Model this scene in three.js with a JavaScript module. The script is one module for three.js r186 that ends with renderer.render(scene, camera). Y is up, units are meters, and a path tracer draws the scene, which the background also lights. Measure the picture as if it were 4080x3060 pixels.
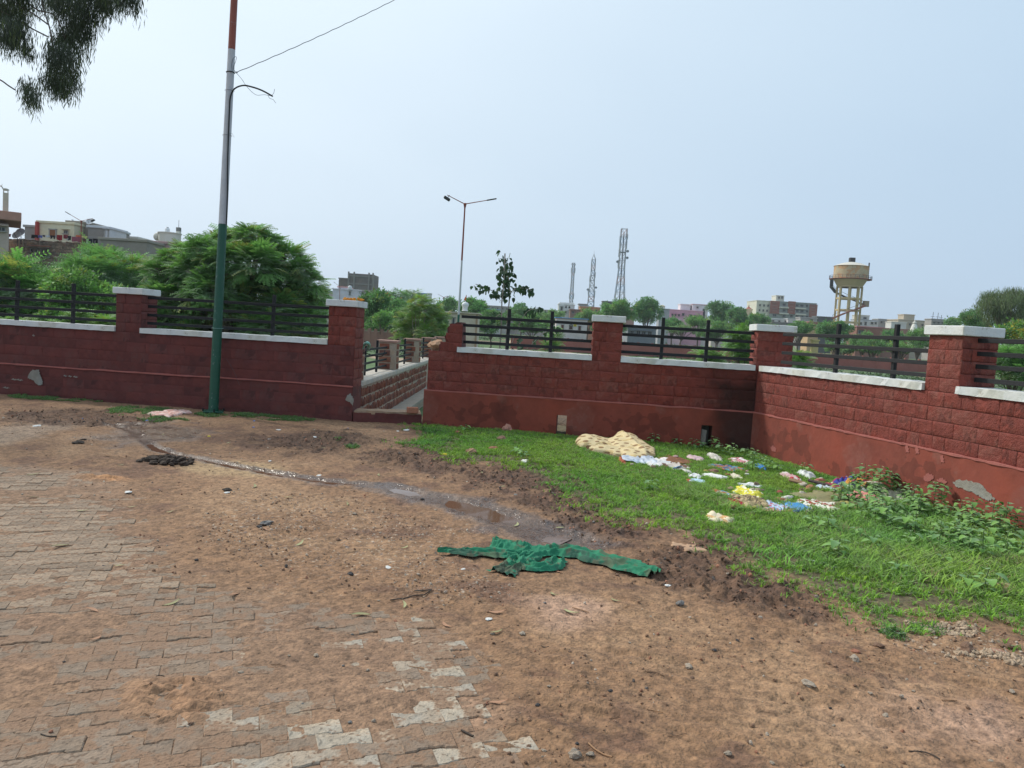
import * as THREE from 'three';
import { mergeGeometries } from 'three/addons/utils/BufferGeometryUtils.js';

// ------------------------------------------------------------------ camera, sky, sun, exposure
const V3 = THREE.Vector3, R = Math.PI / 180;
const scene = new THREE.Scene();
const PW = 4080, PH = 3060, PF = 3065, EYE = 1.63;
const camera = new THREE.PerspectiveCamera(2 * Math.atan(PH / 2 / PF) / R, PW / PH, 0.05, 3000);
camera.position.set(0, EYE, 0);
camera.rotation.order = 'YXZ';
camera.rotation.set(-3.88 * R, 0, 3.4 * R);
camera.updateMatrixWorld(true);
const renderer = new THREE.WebGLRenderer({ antialias: true });
renderer.toneMapping = THREE.LinearToneMapping;
renderer.toneMappingExposure = 1.06;
renderer.shadowMap.enabled = true;

const SUN = new V3(-0.62, 0.70, -0.36).normalize();
const sun = new THREE.DirectionalLight(new THREE.Color().setRGB(1, 0.95, 0.86), 2.9);
sun.position.copy(SUN).multiplyScalar(120); sun.castShadow = true; sun.shadow.radius = 9;
Object.assign(sun.shadow.camera, { left: -60, right: 60, top: 60, bottom: -60, far: 400 });
scene.add(sun, sun.target);

{ // hazy monsoon sky: thin bright veil round the sun, bluer away from it, whiter low down
  const w = 512, h = 256, d = new Float32Array(w * h * 4), v = new V3();
  for (let j = 0; j < h; j++) for (let i = 0; i < w; i++) {
    const a = ((i + .5) / w - .5) * 2 * Math.PI, e = ((j + .5) / h - .5) * Math.PI;
    v.set(Math.cos(e) * Math.cos(a), Math.sin(e), Math.cos(e) * Math.sin(a));
    const up = Math.max(0, v.y), ang = Math.acos(Math.min(1, v.dot(SUN)));
    const veil = Math.exp(-ang * ang / 0.75), low = Math.exp(-up * 6);
    const far = Math.min(1, Math.max(0, (ang - .9) / 1.2));
    let r = .56 - .195 * far, g = .705 - .16 * far, b = .84 - .085 * far;
    r += (.52 - .06 * far - r) * low * .6; g += (.63 - .07 * far - g) * low * .6; b += (.75 - .06 * far - b) * low * .6;
    r += .5 * veil; g += .46 * veil; b += .40 * veil;
    const cl = 1 + .045 * (fbm(a * 3.2 + v.y * 2, v.y * 9, 3, 4) - .5) * 2 * Math.min(1, up * 6); r *= cl; g *= 1 + (cl - 1) * .8; b *= 1 + (cl - 1) * .55;
    if (v.y < 0) { r = .26; g = .23; b = .2; }
    const k = (j * w + i) * 4; d[k] = r; d[k + 1] = g; d[k + 2] = b; d[k + 3] = 1;
  }
  const t = new THREE.DataTexture(d, w, h, THREE.RGBAFormat, THREE.FloatType);
  t.mapping = THREE.EquirectangularReflectionMapping; t.magFilter = t.minFilter = THREE.LinearFilter; t.needsUpdate = true;
  scene.background = t; scene.environment = t;
}
scene.fog = new THREE.FogExp2(new THREE.Color().setRGB(.78, .84, .92), 0.00028);

// ------------------------------------------------------------------ helpers
let seedState = 7;
function rng(seed) { let s = (seed * 2654435761) >>> 0 || 1; return () => { s = (s + 0x6D2B79F5) >>> 0; let t = Math.imul(s ^ (s >>> 15), 1 | s); t = (t + Math.imul(t ^ (t >>> 7), 61 | t)) ^ t; return ((t ^ (t >>> 14)) >>> 0) / 4294967296; }; }
const rnd = rng(11), rr = (a, b, f = rnd) => a + (b - a) * f();
function hash(x, y, s) { let h = Math.imul(x, 374761393) ^ Math.imul(y, 668265263) ^ Math.imul(s, 1274126177); h = Math.imul(h ^ (h >>> 13), 1274126177); return ((h ^ (h >>> 16)) >>> 0) / 4294967296; }
function noise(x, y, s = 0) { const xi = Math.floor(x), yi = Math.floor(y); let u = x - xi, v = y - yi; u = u * u * (3 - 2 * u); v = v * v * (3 - 2 * v);
  const a = hash(xi, yi, s), b = hash(xi + 1, yi, s), c = hash(xi, yi + 1, s), d = hash(xi + 1, yi + 1, s); return a + (b - a) * u + (c - a) * v + (a - b - c + d) * u * v; }
function fbm(x, y, s = 0, o = 4) { let a = .5, t = 0, n = 0; for (let i = 0; i < o; i++) { t += a * noise(x, y, s + i * 17); n += a; a *= .5; x = x * 2.03 + 3.1; y = y * 2.03 + 1.7; } return t / n; }
const clamp = (x, a = 0, b = 1) => Math.min(b, Math.max(a, x)), lerp = (a, b, t) => a + (b - a) * t, smooth = (a, b, x) => { const t = clamp((x - a) / (b - a)); return t * t * (3 - 2 * t); };
const C = (r, g, b) => new THREE.Color().setRGB(r, g, b);

// photograph pixel -> direction, and the points where it meets a distance, a plane or the ground
function ray(px, py) { return new V3((px - PW / 2) / PF, -(py - PH / 2) / PF, -1).applyQuaternion(camera.quaternion); }
function at(px, py, D) { const r = ray(px, py); return r.multiplyScalar(D / -r.z).add(camera.position); }
function yard(x, z) { return lerp(0, -0.02 - 0.009 * x, smooth(4, 10, -z)); }           // gentle fall of the yard
function gp(px, py) { const r = ray(px, py); let h = 0, p; for (let i = 0; i < 6; i++) { p = r.clone().multiplyScalar((h - EYE) / r.y).add(camera.position); h = yard(p.x, p.z); } p.y = h; return p; }
// land beyond the wall
function land(x, z) { const d = -z; let h = -0.5 - .55 * smooth(45, 100, d) + 1.6 * smooth(108, 150, d) + .4 * smooth(200, 400, d);
  h += (fbm(x * .08, z * .08, 5, 3) - .5) * .5 * smooth(20, 60, d); return h; }

const used = {};
function numbered(n) { const k = used[n] = (used[n] ?? -1) + 1; return k ? n + '_' + String(k).padStart(3, '0') : n; }
function tag(o, label, category, group, kind) { if (label) o.userData.label = label; if (category) o.userData.category = category; if (group) o.userData.group = group; if (kind) o.userData.kind = kind; return o; }
function shadow(m) { m.castShadow = m.receiveShadow = true; return m; }
function thing(name, label, category, p, group) { const o = new THREE.Group(); o.name = numbered(name); if (p) o.position.copy(p); scene.add(o); return tag(o, label, category, group, 'thing'); }
function part(name, g, m, parent) { const o = shadow(new THREE.Mesh(g, m)); o.name = name; parent.add(o); return o; }
function solo(name, g, m, label, category, group, kind) { const o = shadow(new THREE.Mesh(g, m)); o.name = numbered(name); scene.add(o); return tag(o, label, category, group, kind ?? 'thing'); }
function copyOf(o, p, label, group) { const c = o.clone(); c.name = numbered(o.name.replace(/_\d{3}$/, '')); c.userData = { ...o.userData }; scene.add(c); if (p) c.position.copy(p); if (label) c.userData.label = label; if (group) c.userData.group = group; return c; }
function structure(name, g, m) { return solo(name, g, m, null, null, null, 'structure'); }

// geometry
function uvm(g, s = 1, ox = 0, oy = 0) { // texture coordinates in metres from the dominant face direction
  if (g.index) g = g.toNonIndexed(); const p = g.attributes.position, n = p.count, uv = new Float32Array(n * 2), a = new V3(), b = new V3(), c = new V3();
  for (let i = 0; i < n; i += 3) { a.fromBufferAttribute(p, i); b.fromBufferAttribute(p, i + 1); c.fromBufferAttribute(p, i + 2);
    const e = b.clone().sub(a).cross(c.clone().sub(a)), X = Math.abs(e.x), Y = Math.abs(e.y), Z = Math.abs(e.z);
    [a, b, c].forEach((q, k) => { const u = X > Y && X > Z ? [q.z, q.y] : Y > Z ? [q.x, q.z] : [q.x, q.y]; uv[(i + k) * 2] = u[0] * s + ox; uv[(i + k) * 2 + 1] = u[1] * s + oy; }); }
  g.setAttribute('uv', new THREE.BufferAttribute(uv, 2)); return g; }
function merge(list) { return mergeGeometries(list.map(g => { let q = g.index ? g.toNonIndexed() : g; if (!q.attributes.normal) q.computeVertexNormals(); for (const k of Object.keys(q.attributes)) if (!['position', 'normal', 'uv'].includes(k)) q.deleteAttribute(k); if (!q.attributes.uv) q.setAttribute('uv', new THREE.BufferAttribute(new Float32Array(q.attributes.position.count * 2), 2)); return q; })); }
function box(w, h, d, x = 0, y = 0, z = 0) { return uvm(new THREE.BoxGeometry(w, h, d).translate(x, y, z)); }
function cbox(w, h, d, x = 0, y = 0, z = 0, c = .01) { // box with chamfered edges
  c = Math.min(c, w / 3, h / 3, d / 3); const X = w / 2, Y = h / 2, Z = d / 2, tri = [];
  const q = (a, b, e, f) => tri.push(...a, ...b, ...e, ...a, ...e, ...f), S = [-1, 1];
  const put = (A, B, D, E, n) => { const u = [B[0] - A[0], B[1] - A[1], B[2] - A[2]], v = [D[0] - A[0], D[1] - A[1], D[2] - A[2]]; const k = (u[1] * v[2] - u[2] * v[1]) * n[0] + (u[2] * v[0] - u[0] * v[2]) * n[1] + (u[0] * v[1] - u[1] * v[0]) * n[2]; k >= 0 ? q(A, B, D, E) : q(E, D, B, A); };
  for (const s of S) { put([s * X, -Y + c, -Z + c], [s * X, Y - c, -Z + c], [s * X, Y - c, Z - c], [s * X, -Y + c, Z - c], [s, 0, 0]);
    put([-X + c, s * Y, -Z + c], [X - c, s * Y, -Z + c], [X - c, s * Y, Z - c], [-X + c, s * Y, Z - c], [0, s, 0]);
    put([-X + c, -Y + c, s * Z], [X - c, -Y + c, s * Z], [X - c, Y - c, s * Z], [-X + c, Y - c, s * Z], [0, 0, s]);
    for (const t of S) { put([s * X, t * (Y - c), -Z + c], [s * X, t * (Y - c), Z - c], [s * (X - c), t * Y, Z - c], [s * (X - c), t * Y, -Z + c], [s, t, 0]);
      put([s * X, -Y + c, t * (Z - c)], [s * X, Y - c, t * (Z - c)], [s * (X - c), Y - c, t * Z], [s * (X - c), -Y + c, t * Z], [s, 0, t]);
      put([-X + c, s * Y, t * (Z - c)], [X - c, s * Y, t * (Z - c)], [X - c, s * (Y - c), t * Z], [-X + c, s * (Y - c), t * Z], [0, s, t]);
      for (const r of S) { const A = [s * X, t * (Y - c), r * (Z - c)], B = [s * (X - c), t * Y, r * (Z - c)], D = [s * (X - c), t * (Y - c), r * Z]; s * t * r > 0 ? tri.push(...A, ...B, ...D) : tri.push(...D, ...B, ...A); } } }
  const g = new THREE.BufferGeometry(); g.setAttribute('position', new THREE.Float32BufferAttribute(tri, 3)); g.translate(x, y, z); g.computeVertexNormals(); return uvm(g); }
function rod(a, b, r0, r1 = r0, n = 8) { const d = b.clone().sub(a), g = new THREE.CylinderGeometry(r1, r0, d.length(), n, 1); g.applyQuaternion(new THREE.Quaternion().setFromUnitVectors(new V3(0, 1, 0), d.clone().normalize())); g.translate((a.x + b.x) / 2, (a.y + b.y) / 2, (a.z + b.z) / 2); return g; }
function cyl(r0, r1, h, x, y, z, n = 16) { return new THREE.CylinderGeometry(r1, r0, h, n).translate(x, y + h / 2, z); }
function tube(pts, r, n = 6, seg) { return new THREE.TubeGeometry(new THREE.CatmullRomCurve3(pts), seg ?? pts.length * 5, r, n); }
function bar(a, b, w, h) { // flat bar between two points, h upright
  const d = b.clone().sub(a), L = d.length(), g = cbox(L, h, w, 0, 0, 0, .004); d.normalize(); const side = new V3().crossVectors(d, new V3(0, 1, 0)).normalize(), up = new V3().crossVectors(side, d);
  g.applyMatrix4(new THREE.Matrix4().makeBasis(d, up, side.negate().multiplyScalar(-1))); return g.translate((a.x + b.x) / 2, (a.y + b.y) / 2, (a.z + b.z) / 2); }
function lathe(pts, n = 24) { return new THREE.LatheGeometry(pts.map(p => new THREE.Vector2(p[0], p[1])), n); }
function prism(pts, depth, bevel = 0) { const s = new THREE.Shape(pts.map(p => new THREE.Vector2(p[0], p[1]))); return new THREE.ExtrudeGeometry(s, { depth, bevelEnabled: bevel > 0, bevelSize: bevel, bevelThickness: bevel, bevelSegments: 1 }); }
function lump(rx, ry, rz, seed, rough = .25, det = 2) { const g = new THREE.IcosahedronGeometry(1, det), p = g.attributes.position, v = new V3(); for (let i = 0; i < p.count; i++) { v.fromBufferAttribute(p, i); const k = 1 + rough * (2 * fbm(v.x * 1.7 + seed * 3.1 + v.z, v.y * 1.7 + v.z * 1.3 + seed, seed, 3) - 1) * 1.6; p.setXYZ(i, v.x * k * rx, v.y * k * ry, v.z * k * rz); } g.computeVertexNormals(); return uvm(g); }

// textures
function tex(w, h, f, { srgb = true, rep = true } = {}) { const d = new Uint8Array(w * h * 4); const o = [0, 0, 0]; for (let j = 0; j < h; j++) for (let i = 0; i < w; i++) { f(i / w, j / h, o, i, j); const k = (j * w + i) * 4; d[k] = clamp(o[0]) * 255; d[k + 1] = clamp(o[1]) * 255; d[k + 2] = clamp(o[2]) * 255; d[k + 3] = 255; }
  const t = new THREE.DataTexture(d, w, h); t.magFilter = THREE.LinearFilter; t.minFilter = THREE.LinearMipmapLinearFilter; t.generateMipmaps = true; if (rep) t.wrapS = t.wrapT = THREE.RepeatWrapping; if (srgb) t.colorSpace = THREE.SRGBColorSpace; t.needsUpdate = true; return t; }
const sr = x => x <= .0031308 ? x * 12.92 : 1.055 * Math.pow(x, 1 / 2.4) - .055;
function pnoise(u, v, f, s) { // tileable value noise
  const x = u * f, y = v * f, xi = Math.floor(x), yi = Math.floor(y); let a = x - xi, b = y - yi; a = a * a * (3 - 2 * a); b = b * b * (3 - 2 * b); const m = (k) => ((k % f) + f) % f;
  const A = hash(m(xi), m(yi), s), B = hash(m(xi + 1), m(yi), s), D = hash(m(xi), m(yi + 1), s), E = hash(m(xi + 1), m(yi + 1), s); return A + (B - A) * a + (D - A) * b + (A - B - D + E) * a * b; }
function pf(u, v, f, s, o = 4) { let a = .5, t = 0, n = 0; for (let i = 0; i < o; i++) { t += a * pnoise(u, v, f, s + i * 31); n += a; a *= .5; f *= 2; } return t / n; }
// mottled surface: albedo (linear) times a patchy factor, repeat given in metres
function mottled(rgb, amt, metres, seed, px = 256, spots) { const t = tex(px, px, (u, v, o) => { const n = 1 + amt * 2 * (.55 * pf(u, v, 4, seed, 4) + .45 * pf(u, v, 24, seed + 5, 3) - .5), e = (pf(u, v, 6, seed + 9, 3) - .5) * amt; for (let k = 0; k < 3; k++) o[k] = rgb[k] * n * (1 + e * (k - 1) * .5); if (spots) spots(u, v, o); for (let k = 0; k < 3; k++) o[k] = sr(clamp(o[k])); }); t.repeat.set(1 / metres, 1 / metres); return t; }
const bumpFine = tex(512, 512, (u, v, o) => { o[0] = o[1] = o[2] = .6 * pf(u, v, 16, 3, 5) + .4 * pf(u, v, 64, 8, 3); }, { srgb: false });
const bumpAt = (m) => { const b = bumpFine.clone(); b.repeat.set(1 / m, 1 / m); b.needsUpdate = true; return b; };
const BF1 = bumpAt(.6), BF2 = bumpAt(2.5), BF3 = bumpAt(8);
function std(rgb, rough = .9, o = {}) { const c = C(1, 1, 1); if (!o.map) c.setRGB(...rgb); return new THREE.MeshStandardMaterial({ color: c, roughness: rough, side: THREE.DoubleSide, ...o }); }
const neutrals = {}; function neutral(amt, metres) { const a = amt < .27 ? .2 : .38, m = [.3, .6, 1, 2.5, 5].reduce((p, c) => Math.abs(Math.log(c / metres)) < Math.abs(Math.log(p / metres)) ? c : p), k = a + '/' + m; return neutrals[k] ??= mottled([.7, .7, .7], a, m, 17 + Math.round(m * 10) + (a > .3 ? 5 : 0), 256); }
function tinted(rgb) { return C(...rgb.map(x => x / .7)); }
function rough(rgb, amt, metres, seed, o = {}) { return new THREE.MeshStandardMaterial({ color: tinted(rgb), map: neutral(amt, metres), roughness: o.roughness ?? .92, bumpMap: o.bump ?? BF1, bumpScale: o.bumpScale ?? .004, side: THREE.DoubleSide }); }
// ------------------------------------------------------------------ materials of the boundary wall
const sp = (a, b, c) => (u, v, o) => { const n = pf(u, v, 5, a, 4), m = pf(u, v, 40, a + 3, 3); if (n > .60) { const k = smooth(.60, .66, n) * (.35 + .5 * smooth(.45, .7, m)); for (let i = 0; i < 3; i++) o[i] = lerp(o[i], b[i], k * c); } const w = pf(u, v, 9, a + 50, 4); if (w < .36) for (let i = 0; i < 3; i++) o[i] *= .72; };
const M = {};
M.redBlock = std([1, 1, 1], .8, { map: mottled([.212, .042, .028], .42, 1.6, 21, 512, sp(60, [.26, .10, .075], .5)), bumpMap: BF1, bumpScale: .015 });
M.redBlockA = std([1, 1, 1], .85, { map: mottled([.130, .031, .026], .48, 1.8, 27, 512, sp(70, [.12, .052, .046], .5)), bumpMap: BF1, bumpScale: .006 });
M.redCore = std([.10, .022, .019], .85, { bumpMap: BF1, bumpScale: .004 });
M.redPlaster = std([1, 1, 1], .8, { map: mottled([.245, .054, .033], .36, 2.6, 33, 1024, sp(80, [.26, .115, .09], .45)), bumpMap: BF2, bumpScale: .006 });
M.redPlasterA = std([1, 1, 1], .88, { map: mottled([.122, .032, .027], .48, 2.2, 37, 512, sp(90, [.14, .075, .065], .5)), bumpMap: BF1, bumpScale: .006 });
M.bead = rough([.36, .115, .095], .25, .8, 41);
M.white = std([1, 1, 1], .75, { map: mottled([.66, .66, .64], .16, 1.1, 45, 512, (u, v, o) => { const n = pf(u, v, 7, 99, 4), w = pf(u, v, 30, 98, 3); if (n > .58 && w > .48) for (let i = 0; i < 3; i++) o[i] *= .72 + .04 * (2 - i); if (pf(u, v, 3, 97, 4) > .6) { o[0] *= .93; o[1] *= .92; o[2] *= .87; } }), bumpMap: BF1, bumpScale: .006 });
M.black = std([.008, .0085, .010], .75, { bumpMap: BF1, bumpScale: .0015 });
M.cement = rough([.26, .245, .215], .3, .9, 49, { bumpScale: .008 });
M.sandTop = rough([.36, .24, .155], .35, .7, 53, { bumpScale: .012 });
M.soot = std([1, 1, 1], .95, { map: M.redBlock.map, vertexColors: true, bumpMap: BF1, bumpScale: .015 });
M.sootP = std([1, 1, 1], .95, { map: M.redPlaster.map, vertexColors: true, bumpMap: BF2, bumpScale: .006 });

// one block of coursed stone: thin joint, flat drafted margin, rough hewn face
function blockGeo(seed, relief) { const f = rng(seed), nx = 7, ny = 4, P = [], U = [], I = [];
  const X = [0, .017, .12, .36, .64, .88, .983, 1], Y = [0, .04, .26, .74, .96, 1], nX = X.length, nY = Y.length;
  const cx = rr(.35, .65, f), cy = rr(.4, .65, f), tilt = rr(-.6, .6, f), tl2 = rr(-.6, .6, f);
  for (let j = 0; j < nY; j++) for (let i = 0; i < nX; i++) { let x = X[i], y = Y[j], z; const edge = i === 0 || j === 0 || i === nX - 1 || j === nY - 1, rim = i === 1 || j === 1 || i === nX - 2 || j === nY - 2;
    if (edge) z = -.15; else if (rim) z = .42 + rr(-.05, .05, f); else { x += rr(-.06, .06, f); y += rr(-.07, .07, f); z = .45 + relief * (rr(-.75, 1.15, f) + tilt * (x - cx) + tl2 * (y - cy)); }
    P.push(x, y, z); U.push(x * .4 + seed * .37, y * .17 + seed * .61); }
  for (let j = 0; j < nY - 1; j++) for (let i = 0; i < nX - 1; i++) { const a = j * nX + i, b = a + 1, c = a + nX, d = c + 1; f() < .5 ? I.push(a, b, d, a, d, c) : I.push(a, b, c, b, d, c); }
  const g = new THREE.BufferGeometry(); g.setAttribute('position', new THREE.Float32BufferAttribute(P, 3)); g.setAttribute('uv', new THREE.Float32BufferAttribute(U, 2)); g.setIndex(I); g.computeVertexNormals(); return g; }
const hewn = Array.from({ length: 14 }, (_, i) => blockGeo(i + 1, .66)), worn = Array.from({ length: 8 }, (_, i) => blockGeo(i + 40, .22));

const LED = 1.325, PLI = .575, CAPT = 1.985, COPB = 1.24, CAPB = 1.878, TH = .45;
const PA0 = at(0, 1400, 13.1), PA1 = at(1412, 1400, 12.66), PB0 = at(1702, 1440, 12.86), PB1 = at(3018, 1480, 12.33), PC1 = at(4080, 1600, 7.6);
function makeWall(name, label, a, b, group) { const u = b.clone().sub(a).setY(0), L = u.length(); u.normalize(); const th = Math.atan2(-u.z, u.x);
  const g = thing(name, label, 'wall', new V3(a.x, 0, a.z), group); g.rotation.y = th; g.updateMatrixWorld(true);
  const W = { g, a, u, L, s(px, py = 1410 + .06 * (px - 2040)) { const r = ray(px, py), den = r.x * u.z - r.z * u.x; return (a.z * r.x - a.x * r.z) / -den; },
    loc(px, py) { const r = ray(px, py), s = this.s(px, py), P = a.clone().addScaledVector(u, s), t = P.z / r.z; return [s, EYE + r.y * t]; },
    world(s, y, n = 0) { return g.localToWorld(new V3(s, y, n)); } };
  return W; }
const A = makeWall('boundary_wall', 'dark red wall of painted stone behind the tricolour lamp pole, up to the gap', PA0, PA1);
const B = makeWall('boundary_wall', 'dark red stone wall with broken end at the gap and two drain holes', PB0, PB1);
const Cw = makeWall('boundary_wall', 'red stone wall above the leafy weeds, running on from the sooty corner', PB1, PC1);

let bseed = 300;
function courses(par, s0, s1, y0, y1, n, set, mat, o = {}) { const f = rng(++bseed), h = (y1 - y0) / n;
  for (let c = 0; c < n; c++) { let s = s0; const cut = o.cut?.[c] ?? s0; s = cut; let first = rr(.5, 1, f);
    while (s < s1 - .02) { let w = rr(o.w0 ?? .2, o.w1 ?? .46, f) * first; first = 1; if (s1 - s - w < .13) w = s1 - s; const g = set[Math.floor(f() * set.length)];
      if (!(o.skip && o.skip(s, s + w, y0 + c * h))) { let m; const geo = o.paint ? o.paint(g, s, y0 + c * h, w, h) : null; m = part('stone', geo ?? g, geo ? M.soot : mat, par);
        if (o.face) { o.face(m, s, y0 + c * h, w, h); } else { m.position.set(s, y0 + c * h, o.z ?? 0); m.scale.set(w, h, (o.d ?? .019) * rr(.8, 1.2, f)); } }
      s += w; } } }
function bars(W, s0, s1, posts, parent) { const rail = new THREE.Group(); rail.name = 'railing'; parent.add(rail); const f = rng(++bseed);
  for (const y of [1.41, 1.55, 1.692, 1.838]) { const m = part('bar', cbox(s1 - s0, .05, .022, (s0 + s1) / 2, 0, 0, .004), M.black, rail); m.position.set(0, y + rr(-.004, .004, f), -.2); m.rotation.z = 0; }
  for (const p of posts) { const m = part('post', cbox(.055, 2.01 - LED + .02, .05, 0, 0, 0, .005), M.black, rail); m.position.set(p, (2.01 + LED) / 2 - .01, -.235); m.rotation.z = rr(-.02, .005, f); } }
function jagSlab(w, h, d, seed) { const f = rng(seed), g = new THREE.BoxGeometry(w, h, d, Math.max(2, Math.round(w / .09)), 1, 2), p = g.attributes.position; for (let i = 0; i < p.count; i++) { const x = p.getX(i), y = p.getY(i), z = p.getZ(i), n = noise(x * 9 + seed, z * 5 + y * 40, seed) - .5, m = noise(x * 31, z * 7 + y * 40, seed + 4) - .5; p.setY(i, y + (n * .008 + m * .005)); if (z > d * .4) p.setZ(i, z + n * .014 + m * .012); } return uvm(g); }
function coping(W, s0, s1, parent) { const m = part('coping', jagSlab(s1 - s0, LED - COPB, TH + .05, ++bseed), M.white, parent); m.position.set((s0 + s1) / 2, (LED + COPB) / 2, -TH / 2 + .012); m.geometry.computeVertexNormals(); return m; }
function pillar(W, s0, s1, set, mat, o = {}) { const P = new THREE.Group(); P.name = 'pillar'; W.g.add(P); const w = s1 - s0, pd = o.pd ?? .5;
  part('pillar_core', box(w - .03, CAPB - COPB + .02, pd - .03, (s0 + s1) / 2, (CAPB + COPB) / 2, -pd / 2 - .002), M.redCore, P);
  if (!o.noBelow) courses(P, s0, s1, COPB, CAPB, 4, set, mat, { w0: .16, w1: .34, z: -.008 });
  if (o.right) courses(P, 0, pd, o.rightY ?? LED, CAPB, o.rightN ?? 4, o.rset ?? set, mat, { w0: .2, w1: .32, face(m, s, y, ww, h) { m.position.set(s1 - .008, y, -s); m.rotation.y = Math.PI / 2; m.scale.set(ww, h, .032); } });
  if (o.left) courses(P, 0, pd, LED, CAPB, 4, set, mat, { w0: .2, w1: .32, face(m, s, y, ww, h) { m.position.set(s0 + .008, y, -s - ww); m.rotation.y = -Math.PI / 2; m.scale.set(ww, h, .032); } });
  const cap = part('cap', cbox(w + .085, CAPT - CAPB, pd + .085, 0, 0, 0, .008), M.white, P); cap.position.set((s0 + s1) / 2, (CAPT + CAPB) / 2, -pd / 2 + .004); return P; }
function plinth(W, s0, s1, y0, y1, mat, name = 'plinth', z = .04) { return part(name, uvm(new THREE.BoxGeometry(s1 - s0, y1 - y0, TH + z + .03).translate((s0 + s1) / 2, (y0 + y1) / 2, -(TH - z + .03) / 2)), mat, W.g); }
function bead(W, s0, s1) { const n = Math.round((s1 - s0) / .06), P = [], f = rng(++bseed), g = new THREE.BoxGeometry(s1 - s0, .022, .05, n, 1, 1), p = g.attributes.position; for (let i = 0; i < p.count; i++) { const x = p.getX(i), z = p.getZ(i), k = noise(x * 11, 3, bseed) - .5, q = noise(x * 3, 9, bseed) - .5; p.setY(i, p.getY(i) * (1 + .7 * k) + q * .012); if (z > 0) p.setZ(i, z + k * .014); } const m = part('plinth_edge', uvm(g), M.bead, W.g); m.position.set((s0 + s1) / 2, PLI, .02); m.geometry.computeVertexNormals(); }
// irregular flat patch where paint and plaster have come away
function patch(W, pxs, name, mat, z = .044) { const pts = pxs.map(p => W.loc(...p)), fine = []; pts.forEach((p, i) => { const q = pts[(i + 1) % pts.length]; for (let k = 0; k < 5; k++) { const t = k / 5, n = .018; fine.push([lerp(p[0], q[0], t) + (noise(i * 5 + k, 1, 5) - .5) * n, lerp(p[1], q[1], t) + (noise(i * 5 + k, 7, 5) - .5) * n]); } }); const m = part(name, uvm(prism(fine, .003)), mat, W.g); m.position.z = z; return m; }

{ // ---- wall A: smooth worn blocks, out of the frame on one side, gate pillar on the other
  const s = px => A.s(px), left = s(-1500), p1a = s(460), p1b = s(560), ga = s(1305), gb = A.L, q = p1a - (ga - p1a), qb = q + (p1b - p1a), q2 = q - (ga - p1a), q2b = q2 + p1b - p1a;
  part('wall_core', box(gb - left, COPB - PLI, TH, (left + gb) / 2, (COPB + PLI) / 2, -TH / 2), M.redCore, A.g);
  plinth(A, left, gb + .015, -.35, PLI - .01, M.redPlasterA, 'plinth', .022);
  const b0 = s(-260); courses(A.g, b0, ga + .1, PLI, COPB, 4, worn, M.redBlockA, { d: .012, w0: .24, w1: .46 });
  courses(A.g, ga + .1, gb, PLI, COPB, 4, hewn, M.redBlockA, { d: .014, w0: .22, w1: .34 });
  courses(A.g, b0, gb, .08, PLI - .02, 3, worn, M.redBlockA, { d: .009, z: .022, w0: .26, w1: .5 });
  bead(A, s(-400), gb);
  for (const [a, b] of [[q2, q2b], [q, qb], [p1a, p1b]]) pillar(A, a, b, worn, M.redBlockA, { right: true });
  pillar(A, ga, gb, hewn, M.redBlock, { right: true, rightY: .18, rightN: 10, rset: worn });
  for (const [a, b, ps] of [[q2b, q, [.33, .66].map(t => lerp(q2b, q, t))], [qb, p1a, [s(28), s(255)]], [p1b, ga, [s(839), s(1064)]]]) { coping(A, a, b, A.g); bars(A, a - .2 * 0, b, ps, A.g); }
  patch(A, [[138, 1474], [163, 1474], [166, 1492], [178, 1518], [176, 1532], [160, 1533], [140, 1514], [118, 1506], [120, 1492]], 'peeled_patch', M.cement, .047);
  for (const [x, y, w] of [[62, 1512, 12], [82, 1514, 16], [266, 1498, 7], [285, 1500, 7], [306, 1502, 10], [30, 1545, 14], [137, 1338, 5]]) patch(A, [[x - w, y], [x, y - 4], [x + w, y - 1], [x + w * .6, y + 4]], 'peeled_patch', M.cement, y < 1400 ? .022 : .046);
  patch(A, [[1388, 1574], [1400, 1568], [1411, 1588], [1410, 1618], [1396, 1602], [1380, 1592]], 'peeled_patch', M.cement, .046);
}
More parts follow.
